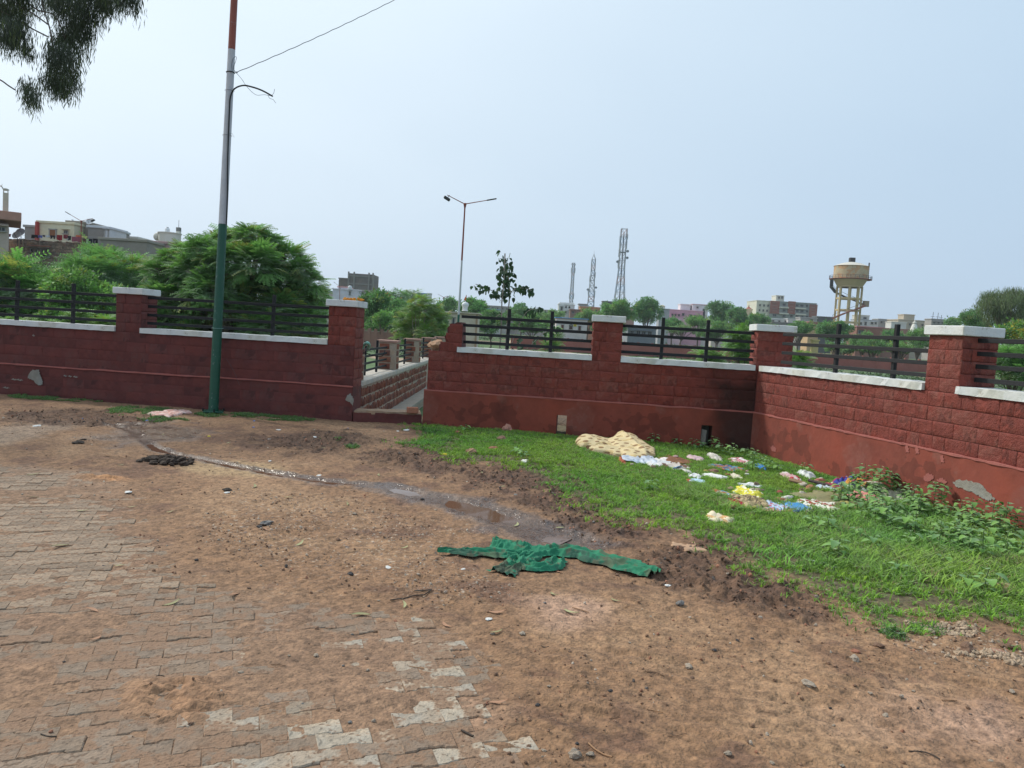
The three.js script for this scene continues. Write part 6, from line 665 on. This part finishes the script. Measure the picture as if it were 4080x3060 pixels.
{ const stoneW = std([1, 1, 1], .95, { map: mottled([.27, .215, .165], .45, 4, 841, 512, (u, v, o) => { const n = pf(u, v, 14, 842, 3); if (n > .58) { o[0] *= 1.25; o[1] *= 1.1; o[2] *= 1; } if (n < .4) for (let i = 0; i < 3; i++) o[i] *= .66; }), bumpMap: BF2, bumpScale: .05 });
  const h = house('stone_house', 'unplastered rubble stone house with washing strung along its roof', 85, -120, 398, 945, [.27, .21, .16], { mat: stoneW, roof: null, dep: 9, open: [[123, 990, 152, 1012], [165, 992, 198, 1014], [124, 1013, 150, 1022], [170, 1014, 196, 1024]] });
  const f = rng(31), sm = [[.32, .235, .17], [.22, .17, .13], [.30, .2, .15]].map((c, i) => rough(c, .35, 1.2, 845 + i)); for (let r = 0; r < 7; r++) { let x = -h.w * .27; while (x < h.w / 2 - .5) { const w = rr(.3, .7, f), y = h.H - .35 - r * .36; if (f() < .8) { const m = part('stone', hewn[Math.floor(f() * 14)], sm[Math.floor(f() * 3)], h.t); m.position.set(x, y, .0); m.scale.set(w - .05, .31, .1); } x += w; } }
  const l = h.loc(113, 978), q = h.loc(205, 984); part('lintel', cbox(q[0] - l[0], .12, .3, (l[0] + q[0]) / 2, l[1], .12), wm([.3, .14, .09]), h.t); for (const x of [80, 94, 160]) { const a = h.loc(x, 950), b = h.loc(x, 1060); part('drain_pipe', rod(new V3(a[0], a[1], .1), new V3(b[0], b[1], .1), .05, .05), wm([.3, .25, .2]), h.t); }
  for (let k = 0; k < 40; k++) { const m = part('coping_stone', hewn[k % 14], sm[k % 3], h.t); m.position.set(-h.w * .27 + k * .25, h.H - .02, -.1); m.scale.set(.22, rr(.06, .2, f), .2); }
}
house('cream_room', 'cream rooftop room with a red corner and a brown door', 92, 150, 296, 886, [.60, .56, .40], { cat: 'house', dep: 5, base: 985, open: [[198, 913, 224, 946, 'door', [.22, .09, .035]], [257, 919, 270, 932]] });
house('red_pier', 'red painted pier at the corner of the cream room', 91.6, 139, 150, 882, [.32, .05, .04], { cat: 'pier', dep: 1, base: 985, roof: null });
house('grey_shed', 'low grey shed with a projecting roof slab next to the red pier', 93, 98, 139, 903, [.25, .24, .23], { dep: 5, base: 985, roof: [.3, .29, .28] });
house('concrete_block_house', 'taller bare concrete block room behind the lamp arms', 94, 267, 350, 886, [.26, .235, .20], { dep: 6, base: 990 }); house('concrete_block_house', 'lower bare concrete block room with a tin roof beside a white door', 93, 350, 414, 905, [.25, .235, .215], { dep: 6, base: 990, roof: [.5, .53, .56] }); house('white_stair_cabin', 'narrow white cabin at the end of the concrete rooms', 92.5, 414, 437, 910, [.55, .57, .6], { dep: 4, base: 990, open: [[419, 916, 432, 946, 'door', [.5, .52, .55]]] });
house('concrete_house', 'long plain grey concrete house above the feathery trees', 84, 398, 585, 953, [.27, .24, .205], { dep: 10, roof: [.29, .26, .22] });
house('pink_annex', 'dull pink annex between the grey house and the white stair tower', 88, 584, 668, 966, [.40, .27, .25], { dep: 8 });
{ const D = 96, p = at(662, 928, D), gy = land(p.x, -D), t = thing('round_stair_tower', 'white rounded stair tower with a tank and a post on top', 'house', new V3(p.x, gy, -D)), H = p.y - gy, wmat = wm([.62, .60, .52]); part('wall', cyl(1.32, 1.32, H, 0, 0, -1, 28), wmat, t); part('roof_slab', cyl(1.42, 1.42, .12, 0, H, -1, 28), wmat, t); part('balcony', lump(.45, .5, .45, 2, .03, 2).translate(-1.45, H - .45, -.8), wmat, t); const q = at(698, 902, D); part('post', cbox(.46, q.y - gy - H + 1.5, .46, q.x - p.x, H + (q.y - gy - H) / 2 - .75, -1, .02), wmat, t); part('post_cap', cbox(.48, .5, .48, q.x - p.x, q.y - gy - .25, -1, .02), wm([.2, .2, .19]), t); part('rod', rod(new V3(q.x - p.x, q.y - gy, -1), new V3(q.x - p.x, q.y - gy + .9, -1), .025), dark, t); }
tank('ribbed white tank on the cream room', 250, 889, 21, 93, [.62, .64, .66], -2); tank('white tank on the rounded stair tower', 652, 925, 22, 96, [.64, .66, .68], -1); tank('black tank standing on the white roof terrace', 466, 944, 19, 99, [.02, .02, .022], -1); tank('lower black tank next to the first on the white roof terrace', 494, 947, 16, 99, [.02, .02, .022], -1);
house('white_terrace', 'white roof terrace with thin railings carrying two black tanks', 100, 440, 548, 944, [.62, .61, .58], { dep: 6, base: 990 });
dish('pale satellite dish behind the lamp arm', 358, 884, .42, 93.5, [.5, .51, .52], 0); dish('dark satellite dish on the rubble house roof', 73, 926, .52, 84.2, [.1, .1, .11], -.4); dish('grey satellite dish below the dark one', 66, 938, .48, 84, [.28, .28, .29], -.1);
{ // washing
  const D = 84.6; const ln = (a, b, l) => { const p = at(...a, D), q = at(...b, D), m = p.clone().lerp(q, .5); m.y -= .12; solo('washing_line', tube([p, m, q], .012, 5, 20), std([.3, .3, .3], .8), l, 'line'); }; ln([-30, 931], [398, 944], 'washing line strung along the rubble house roof');
  const items = [[-4, 40, 930, 943, [.34, .33, .48], 'lavender sheet'], [28, 44, 931, 941, [.12, .02, .04], 'maroon shirt'], [126, 150, 933, 948, [.015, .015, .018], 'black blouse'], [153, 169, 935, 947, [.10, .12, .38], 'blue cloth'], [170, 180, 934, 943, [.05, .04, .07], 'dark scarf'], [181, 198, 935, 944, [.6, .6, .66], 'white towel'], [201, 220, 935, 951, [.012, .012, .015], 'black trousers next to the white towel'], [227, 248, 933, 956, [.30, .015, .02], 'red towel'], [254, 270, 932, 948, [.22, .03, .04], 'dark red shirt'], [268, 283, 936, 956, [.015, .014, .018], 'black shirt next to the dark red one'], [262, 272, 944, 956, [.6, .6, .58], 'white vest'], [285, 320, 939, 961, [.30, .08, .11], 'dull pink bedsheet'], [302, 323, 933, 944, [.60, .15, .06], 'orange cloth'], [326, 348, 935, 946, [.60, .50, .22], 'yellow cloth'], [330, 344, 947, 963, [.10, .04, .03], 'brown shawl'], [345, 353, 948, 968, [.58, .58, .58], 'white shirt'], [353, 368, 947, 969, [.012, .013, .018], 'navy trousers'], [370, 389, 946, 968, [.008, .008, .01], 'black trousers at the end of the line']];
  items.forEach(([a, b, y0, y1, c, l], i) => { const p = at(a, y0 + a * .012, D - .15 - (i % 3) * .12), q = at(b, y1 + b * .008, D - .15 - (i % 3) * .12), w = q.x - p.x, h = p.y - q.y, legs = l.includes('trousers'), nx = 10, ny = 6; const mk = (x0, x1, yTop2, yBot) => { const g = new THREE.BoxGeometry(x1 - x0, yTop2 - yBot, .03, nx, ny, 1).translate((x0 + x1) / 2, (yTop2 + yBot) / 2, 0), P = g.attributes.position; for (let k = 0; k < P.count; k++) { const x = P.getX(k), y = P.getY(k); P.setZ(k, P.getZ(k) + .06 * Math.sin(x * 14 + i) * clamp(-y / h + .2)); P.setY(k, y + (y < -h * .8 ? .04 * Math.sin(x * 9 + i * 2) : 0)); } return uvm(g); };
    const g = legs ? merge([mk(0, w, 0, -h * .4), mk(0, w * .42, -h * .38, -h), mk(w * .58, w, -h * .38, -h)]) : mk(0, w, 0, -h); g.computeVertexNormals(); const o = solo('hanging_garment', g, std(c, .95), l + ' hung on the rooftop washing line', 'garment', 'washing on the roof'); o.position.copy(p); }); }
// middle distance
{ const D = 230, bm = rough([.155, .135, .12], .3, 6, 861, { bump: BF3, bumpScale: .05 }), h = house('unfinished_tower_house', 'tall bare grey-brown brick block with concrete frame on the skyline', D, 1389, 1488, 1088, null, { mat: bm, dep: 9, roof: null }), fr = wm([.22, .21, .19]); for (const x of [1390, 1412, 1471, 1487]) { const a = h.loc(x, 1084 + (x - 1389) * .0594), b = h.loc(x, 1185); part('concrete_column', box(.45, a[1] - b[1] + .3, .3, a[0], (a[1] + b[1]) / 2, .1), fr, h.t); } for (const y of [1098, 1129]) { const a = h.loc(1389, y), b = h.loc(1488, y + 6); part('concrete_beam', box(b[0] - a[0], .35, .26, (a[0] + b[0]) / 2, (a[1] + b[1]) / 2, .08), fr, h.t); }
  house('unfinished_tower_house', 'lower stepped part of the bare brick block', D + 1, 1350, 1389, 1109, null, { mat: bm, dep: 8, roof: [.22, .21, .19] }); }
house('lavender_house', 'pale lavender-white house below the bare brick block', 200, 1326, 1426, 1152, [.56, .54, .60], { dep: 8, open: [[1391, 1161, 1397, 1175]] }); house('lavender_house', 'small upper room with a reddish sloping roof on the lavender house', 202, 1346, 1388, 1144, [.58, .55, .58], { dep: 5, base: 1160, roof: [.5, .28, .26], open: [[1352, 1148, 1357, 1154]] });
house('beige_house', 'beige house touching the lavender house', 205, 1427, 1478, 1158, [.38, .34, .29], { dep: 8, open: [[1440, 1166, 1446, 1172]] }); house('pale_green_house', 'pale green house with two white tanks on its roof', 180, 1474, 1510, 1171, [.50, .52, .44], { dep: 6 }); house('half_built_house', 'half-built grey house with open bays below the pennants', 178, 1510, 1545, 1167, [.30, .275, .25], { dep: 6, open: [[1518, 1174, 1530, 1184], [1533, 1182, 1542, 1192]] }); house('skyline_house', 'grey flat house on the skyline with a blue roof edge', 260, 1662, 1702, 1169, [.24, .24, .25], { roof: [.12, .24, .42] }); house('skyline_house', 'little white house joined to the blue-edged one', 259, 1702, 1716, 1170, [.6, .6, .58], {}); house('skyline_house', 'low whitish house between neem tree and lavender house', 240, 1278, 1326, 1160, [.42, .38, .34], { roof: [.2, .26, .34] }); house('skyline_house', 'small white block on the skyline beside the neem tree', 245, 1270, 1298, 1142, [.58, .58, .57], {});
tank('silver tank on the lavender house', 1391, 1156, 19, 199, [.56, .58, .6], -1); tank('white tank on the pale green house', 1486, 1171, 13, 180, [.6, .62, .63], -1); tank('grey tank on the half-built house', 1520, 1168, 11, 178, [.4, .41, .42], -1); tank('second grey tank on the half-built house', 1535, 1168, 11, 178, [.42, .43, .44], -1);
for (const [x, yb, yt, D, l] of [[1548, 1215, 1156, 120, 'orange pennants on a pole above the dark trees'], [1602, 1215, 1176, 120, 'faded orange pennant on a thin pole among trees']]) { const a = at(x - 3, yb, D), b = at(x, yt, D), t = thing('pennant_pole', l, 'pennant', new V3(a.x, a.y - 3.4, -D)), H = b.y - a.y + 3.4; part('pole', rod(new V3(0, 0, 0), new V3(0, H, 0), .05, .03), steel, t); for (let k = 0; k < 2; k++) part('flag', prism([[0, 0], [-.55, -.22], [-.1, -.62]], .03).translate(k * .2, H - .3 - k * .35, 0), std([.62, .2, .03], .9), t); }
{ // small white-domed shrine
  const D = 90, h = house('domed_shrine', 'small cream shrine with a flat roof and a white onion dome', D, 1772, 1906, 1245, [.54, .48, .37], { cat: 'shrine', dep: 4.2, roof: null, open: [[1802, 1265, 1812, 1290, 'door', [.05, .06, .07]]] }); part('roof_slab', cbox(h.w + .5, .14, 4.8, 0, h.H + .07, -2.1, .02), wm([.42, .38, .31]), h.t); for (const x of [-.5, .5]) part('pilaster', cbox(.22, h.H, .15, x * (h.w - .3), h.H / 2, .07, .02), wm([.36, .26, .17]), h.t);
  const q = h.loc(1850, 1240), dm = std([.68, .69, .7], .5); part('dome', lathe([[.28, 0], [.36, .02], [.36, .12], [.30, .14], [.31, .5], [.40, .62], [.42, .8], [.36, .96], [.2, 1.06], [.05, 1.1], [.035, 1.18], [.06, 1.22], [0, 1.3]], 28).translate(q[0], q[1] + .02, -1), dm, h.t); part('flag_pole', rod(new V3(q[0] + .06, q[1] + 1.1, -1), new V3(q[0] + .1, q[1] + 1.95, -1), .02), steel, h.t); part('flag', prism([[0, 0], [-.28, .08], [.03, .72]], .03).translate(q[0] + .06, q[1] + 1.25, -1), std([.64, .15, .03], .9), h.t); }
house('skyline_house', 'dark stepped building behind the shrine tree', 280, 1902, 1932, 1198, [.2, .19, .18], { open: wins(1908, 1926, 3, 1202, 5, 4) }); house('skyline_house', 'row of low grey houses behind the heart-leaved sapling', 270, 1932, 2035, 1218, [.36, .34, .32], { open: wins(1945, 2020, 5, 1224, 6, 5) }); house('skyline_house', 'pale low house at the back of the sapling with a blue edge', 240, 1935, 2000, 1232, [.45, .44, .43], { roof: [.2, .34, .45] }); house('skyline_house', 'low grey roofs between sapling and white house', 275, 2035, 2222, 1228, [.40, .36, .33], { open: wins(2060, 2200, 6, 1236, 5, 5) });
house('white_house', 'white two-storey house below the slim short mast', 220, 2226, 2290, 1213, [.64, .64, .62], { open: [[2234, 1222, 2241, 1236], [2250, 1240, 2256, 1247], [2268, 1236, 2275, 1245]] }); house('white_house', 'white upper box on the house below the slim mast', 222, 2232, 2286, 1207, [.66, .66, .65], { base: 1218, dep: 5 }); tank('black tank on the white house', 2254, 1228, 9, 219, [.02, .02, .02], .6); tank('second black tank on the white house', 2268, 1229, 9, 219, [.02, .02, .02], .6);
house('brick_house', 'brown brick house between the white and orange houses', 215, 2272, 2312, 1234, [.26, .16, .13], { open: [[2280, 1240, 2287, 1248]] }); house('orange_house', 'orange parapeted house at the foot of the pointed mast', 230, 2312, 2392, 1223, [.52, .24, .15], { open: wins(2325, 2375, 3, 1231, 6, 6), roof: [.5, .26, .17] }); house('gabled_shed', 'grey shed with a slanting top behind the orange house', 250, 2307, 2340, 1212, [.3, .3, .3], {}); house('dark_roof_house', 'dark roofed house next to the tallest mast', 300, 2402, 2452, 1201, [.1, .1, .1], { roof: [.13, .13, .13] }); house('dark_roof_house', 'reddish gabled roof house behind the mast tree', 300, 2495, 2530, 1226, [.34, .2, .17], {});
{ const D = 156, h = house('park_hut', 'long pinkish white hut with a blue tin roof edge and three brown doors', D, 2217, 2341, 1268, [.62, .56, .55], { dep: 4, cat: 'hut', roof: null, open: [[2236, 1293, 2246, 1312, 'door', [.1, .03, .025]], [2268, 1296, 2281, 1313, 'door', [.08, .03, .025]], [2304, 1298, 2314, 1316, 'door', [.1, .035, .03]]] }); part('roof_edge', cbox(h.w + .5, .16, 4.5, 0, h.H + .16, -2, .02), wm([.12, .30, .52]), h.t); part('eave', cbox(h.w + .2, .25, 4.2, 0, h.H - .02, -2, .02), wm([.40, .31, .29]), h.t);
  for (const [x, c] of [[2275, [.02, .02, .02]], [2291, [.66, .52, .03]]]) { const q = h.loc(x, 1297); const s = part('sign_board', cbox(.62, .42, .05, q[0], q[1], .1, .01), std(c, .7), h.t); part('sign_lettering', merge([0, 1].map(k => box(.42 - k * .1, .06, .02, q[0], q[1] + .07 - k * .14, .135))), std(c[0] > .3 ? [.05, .04, .03] : [.45, .42, .3], .8), h.t); } }
{ const h = house('long_shed', 'long low grey-blue building with white window frames beyond the railing', 175, 2502, 2615, 1306, [.24, .26, .29], { dep: 7, cat: 'shed', roof: [.34, .36, .38], open: [[2536, 1318, 2550, 1333], [2558, 1320, 2572, 1334], [2582, 1321, 2596, 1335], [2512, 1318, 2524, 1332]] }); }
house('grey_house', 'grey-blue house with a cream cupola beside the dark tree', 250, 2628, 2668, 1231, [.33, .34, .36], { open: [[2638, 1242, 2646, 1250]] }); { const D = 251, p = at(2642, 1229, D), t = thing('roof_cupola', 'cream rooftop cupola with a little dome on the grey-blue house', 'cupola', new V3(p.x, p.y - .1, -D - 1.5)); for (let k = 0; k < 6; k++) { const a = k / 6 * 6.283; part('column', cyl(.09, .09, .75, Math.cos(a) * .7, 0, Math.sin(a) * .7, 8), wm([.5, .44, .3]), t); } part('dome', lathe([[.95, .75], [.95, .85], [.8, 1.0], [.45, 1.2], [0, 1.3]], 20), wm([.5, .44, .3]), t); }
{ const D = 255, h = house('pink_villa', 'bright pink two-storey house with barred windows', D, 2666, 2801, 1234, [.60, .34, .42], { dep: 9, roof: [.62, .38, .45], open: [[2676, 1250, 2682, 1258], [2688, 1251, 2694, 1259], [2702, 1252, 2708, 1260], [2718, 1248, 2726, 1258], [2748, 1254, 2755, 1263], [2766, 1255, 2772, 1264], [2786, 1256, 2792, 1264]] }); house('pink_villa', 'pale pink lower terrace wall of the pink house', D - 4, 2646, 2716, 1266, [.62, .44, .50], { dep: 4, roof: null }); house('white_roof_room', 'white roof room standing on the pink house', D + 3, 2712, 2752, 1213, [.64, .62, .63], { base: 1236, dep: 4 }); house('white_villa', 'white and pink tall house joined to the pink house', D + 2, 2760, 2822, 1213, [.64, .61, .62], { dep: 8, roof: [.6, .42, .45], open: [[2800, 1230, 2807, 1268, 'panel', [.08, .07, .08]], [2776, 1222, 2782, 1228]] }); }
{ const D = 260, p = at(2917, 1240, D), t = thing('white_pavilion', 'white pyramid roofed pavilion between two dark trees', 'pavilion', new V3(p.x, land(p.x, -D), -D)), H = p.y - t.position.y; for (const [x, z] of [[-1, -1], [1, -1], [1, 1], [-1, 1]]) part('post', box(.2, H, .2, x, H / 2, z), wm([.6, .6, .6]), t); part('roof', new THREE.ConeGeometry(1.7, 1.1, 4).rotateY(Math.PI / 4).translate(0, H + .5, 0), wm([.62, .64, .66]), t); }
{ house('yellow_house', 'yellow-beige house under a small red pagoda roof', 235, 2960, 3032, 1252, [.52, .43, .25], { open: [[2990, 1259, 2998, 1266]] }); house('yellow_house', 'set back cream upper floor behind the pagoda roof', 238, 2958, 2998, 1232, [.54, .46, .32], { base: 1262, dep: 5 }); tank('white tank on the yellow house', 2982, 1265, 9, 234, [.62, .63, .64], .6); const D = 240, p = at(2983, 1232, D), t = thing('pagoda_roof', 'small red pagoda roof with a finial on the yellow house', 'roof ornament', new V3(p.x, p.y, -D)); part('roof', new THREE.ConeGeometry(1.35, .85, 4).rotateY(.78).translate(0, .4, 0), wm([.34, .09, .06]), t); part('finial', lathe([[.08, .7], [.22, .95], [.12, 1.1], [0, 1.5]], 12), wm([.28, .08, .05]), t); }
{ // apartment block
  const D = 330, red = [.27, .11, .08], gr = [.27, .29, .27], sl = (x) => (x - 3070) * .0594 * .45; const open = []; for (const [a, b, c] of [[3070, 3103, red], [3141, 3166, red]]) open.push([a, 1198 + sl(a), b, 1250 + sl(b), 'panel', c]); open.push([3226, 1212, 3253, 1266, 'panel', red]);
  for (const r of [0, 1, 2]) for (const [x, w] of [[3086, 13], [3124, 11], [3153, 9], [3176, 10], [3195, 12], [3215, 8], [3239, 10]]) { const y = 1207 + r * 22 + (x - 3070) * .052; open.push([x - w / 2, y, x + w / 2, y + 9]); } for (const r of [0, 1]) for (const [a, b] of [[3104, 3140], [3168, 3208]]) open.push([a, 1220 + r * 24 + (a - 3070) * .052, b, 1226 + r * 24 + (b - 3070) * .052, 'balcony', [.52, .5, .42]]);
  const h = house('apartment_block', 'four-storey apartment block in grey-green with brick red panels', D, 3070, 3254, 1200, gr, { cat: 'apartment block', dep: 16, open }); house('apartment_block', 'pale cream end wing of the apartment block', D + 1, 3016, 3070, 1198, [.60, .58, .47], { cat: 'apartment block', dep: 14, open: [...wins(3028, 3060, 3, 1212, 8, 5), ...wins(3026, 3056, 3, 1232, 8, 5)] }); house('roof_room', 'cream lift room on top of the apartment block', D + 6, 3093, 3125, 1178, [.58, .56, .48], { base: 1204, dep: 6, open: [[3101, 1182, 3106, 1190], [3113, 1181, 3119, 1190]] }); }
for (const [l, D, a, b, y, c, o] of [
  ['low white house with pipes in front of the apartment block', 250, 3070, 3140, 1270, [.58, .58, .57], { open: wins(3080, 3130, 3, 1276, 5, 6) }], ['white awning house next to the low white house', 248, 3140, 3190, 1272, [.55, .53, .52], {}], ['beige compound wall house before the white houses', 225, 2985, 3072, 1283, [.46, .39, .31], { roof: [.4, .34, .28] }], ['dark grey flat roof behind the cap of the corner pillar', 226, 3072, 3160, 1284, [.22, .21, .2], {}], ['grey concrete house beneath the dark tin roofs', 230, 3190, 3256, 1266, [.36, .35, .33], { open: [[3230, 1272, 3238, 1280], [3206, 1284, 3212, 1292]] }], ['reddish brick house beside the grey concrete house', 222, 3225, 3262, 1284, [.34, .17, .12], {}], ['dark tin roofed hall near the water tower', 260, 3256, 3330, 1262, [.1, .105, .11], { roof: [.14, .15, .15] }],
  ['white balconied house to the side of the water tower', 262, 3416, 3500, 1274, [.58, .58, .58], { roof: [.3, .31, .32], open: [[3425, 1284, 3433, 1294], [3445, 1282, 3452, 1296], [3470, 1284, 3478, 1292], [3486, 1284, 3492, 1292]] }], ['white upper floor over the balconied house', 266, 3416, 3465, 1256, [.56, .55, .5], { base: 1278, open: [[3420, 1262, 3428, 1272], [3440, 1264, 3452, 1271]] }], ['grey weathered house with flat roofs beyond the brown brick house', 265, 3500, 3576, 1272, [.40, .40, .39], { open: wins(3512, 3566, 4, 1280, 7, 6) }], ['small white house with a dark door', 250, 3552, 3612, 1284, [.62, .61, .58], { open: [[3578, 1292, 3586, 1306, 'door', [.06, .05, .05]]] }], ['beige flat house with stepped roof behind the white spire', 255, 3580, 3712, 1274, [.44, .38, .29], { open: wins(3600, 3700, 5, 1288, 6, 5) }], ['beige water room on top of the stepped house', 258, 3602, 3645, 1254, [.42, .37, .29], { base: 1278 }], ['grey unfinished house with bare column rods', 240, 3712, 3766, 1272, [.34, .32, .3], { open: wins(3722, 3756, 3, 1282, 7, 8) }], ['small brown brick house beside the dense dark tree', 190, 3816, 3832, 1270, [.36, .19, .14], {}], ['orange-tan wall building under the round tree', 175, 3221, 3262, 1308, [.48, .33, .19], {}], ['cream water box by the far brick wall', 150, 3240, 3263, 1357, [.56, .46, .2], { dep: 1.2 }], ['distant pale house beyond the dome shaped bush', 230, 2840, 2900, 1262, [.46, .42, .38], { open: wins(2850, 2890, 3, 1270, 6, 5) }]]) house('town_house', l, D, a, b, y, c, o);
{ const D = 185, h = house('brick_shed', 'long brown brick building with a pink roof band', D, 3415, 3520, 1302, [.24, .115, .085], { dep: 7, roof: [.42, .19, .19], open: [[3420, 1316, 3438, 1330]] }); house('brick_shed', 'plain brick extension between the pink band and the white spire', D + 2, 3520, 3632, 1306, [.27, .14, .105], { dep: 6, roof: null, open: [[3540, 1322, 3548, 1330]] });
  const p = at(3638, 1354, D - 4), q = at(3638, 1276, D - 4), H = q.y - p.y + 1.2, t = thing('temple_spire', 'white curved temple spire with a knob on top', 'temple', new V3(p.x, p.y - 1.2, -D + 4)), wmat = wm([.66, .64, .58]); part('spire_body', lathe([[1.15, 0], [1.15, H * .28], [1.05, H * .34], [.98, H * .5], [.82, H * .66], [.58, H * .8], [.36, H * .87]], 8), wmat, t); part('amalaka', lathe([[.2, H * .87], [.46, H * .89], [.46, H * .92], [.2, H * .94]], 16), wmat, t); part('finial', lathe([[.16, H * .94], [.24, H * .96], [.1, H * .985], [0, H]], 12), wmat, t); for (let k = 0; k < 4; k++) part('niche', cbox(.22, .3, .1, k % 2 ? .35 : -.35, H * (.42 + .1 * Math.floor(k / 2)), .95 - .12 * Math.floor(k / 2), .01), std([.12, .16, .12], .9), t); }
{ const D = 240, f = rng(3); for (let k = 0; k < 3; k++) { const p = at([3722, 3742, 3756][k], 1274, D), t = thing('steel_rods', ['tallest bare column rod on the unfinished house', 'bare column rod with crossbar on the unfinished house', 'short bare column rod on the unfinished house'][k], 'rod', new V3(p.x, p.y, -D - 1)), h = [2.4, 2.2, 1.5][k]; part('rod', rod(new V3(0, -.3, 0), new V3(.1, h, 0), .07), dark, t); part('crossbar', rod(new V3(-.6, h * .4, 0), new V3(.6, h * .42, 0), .05), dark, t); } }
// park walls beyond
function longWall(label, D, x0, x1, y, h, col, capc, n) { const a = at(x0, y, D), b = at(x1, y + (x1 - x0) * .0594, D), gy = a.y - h, t = thing('park_wall', label, 'wall', new V3(a.x, gy, -D)), L = b.x - a.x, m = wm(col), c = wm(capc); for (let k = 0; k < n; k++) { const s = L / n; part('wall_panel', box(s - .3, h * .72 + 2, .25, (k + .5) * s, h * .36 - 1, 0), m, t); part('pillar', box(.3, h + 2, .34, k * s, h / 2 - 1, 0), m, t); part('coping', box(s - .3, .08, .34, (k + .5) * s, h * .72 + .04, 0), c, t); } return t; }
longWall('long low red park wall far beyond the railings', 116, 2040, 3720, 1334, .95, [.30, .105, .08], [.36, .24, .2], 30);
longWall('low brick park wall with small pillars seen through the gap', 70, 1320, 1600, 1300, .95, [.30, .16, .12], [.36, .27, .22], 11);
longWall('brown brick park wall half hidden by bushes on the slope', 40, -300, 620, 1262, .8, [.24, .12, .085], [.28, .18, .14], 9);
{ // scrub and rubble on the waste ground
  const f = rng(71), g = sprays('clump'), q = new THREE.Object3D(), M4 = [[], [], []], cs = [[], [], []]; for (let i = 0; i < 16000; i++) { const d = lerp(50, 150, Math.pow(f(), .7)), x = rr(-.62, .68, f) * d; if (fbm(x * .05, d * .09, 72, 3) < .42) continue; const s = rr(1, 3.4, f), n = i % 3; q.position.set(x, land(x, -d) + .04, -d); q.rotation.set(rr(-.4, .4, f), f() * 6, rr(-.4, .4, f)); q.scale.set(s, s * .7, s); q.updateMatrix(); M4[n].push(q.matrix.clone()); const v = rr(.6, 1.3, f); cs[n].push(C(.075 * v, .135 * v, .045 * v)); }
  g.forEach((k, n) => { const im = shadow(new THREE.InstancedMesh(k, foliageM, M4[n].length)); M4[n].forEach((m, i) => { im.setMatrixAt(i, m); im.setColorAt(i, cs[n][i]); }); im.name = numbered('scrub'); tag(im, ['green scrub over the waste ground beyond the railings', 'weedy growth over the waste ground beyond the railings', 'low weeds over the waste ground beyond the railings'][n], 'scrub', null, 'stuff'); scene.add(im); });
  for (const [x, y, w, l, c] of [[2600, 1392, 60, 'orange earth mound on the waste ground behind the railing', [.42, .22, .12]], [2690, 1398, 40, 'lower earth mound next to the orange one', [.38, .22, .13]], [2075, 1316, 40, 'sandy mound behind the heart-leaved sapling', [.5, .4, .26]]]) { const D = 122, p = at(x, y, D), o = solo('earth_mound', lump(w * D / PF, .9, 2, x, .3, 3), rough(c, .3, 3, x), l, 'mound'); o.position.set(p.x, land(p.x, -D) + .15, -D); }
}
renderer.render(scene, camera);
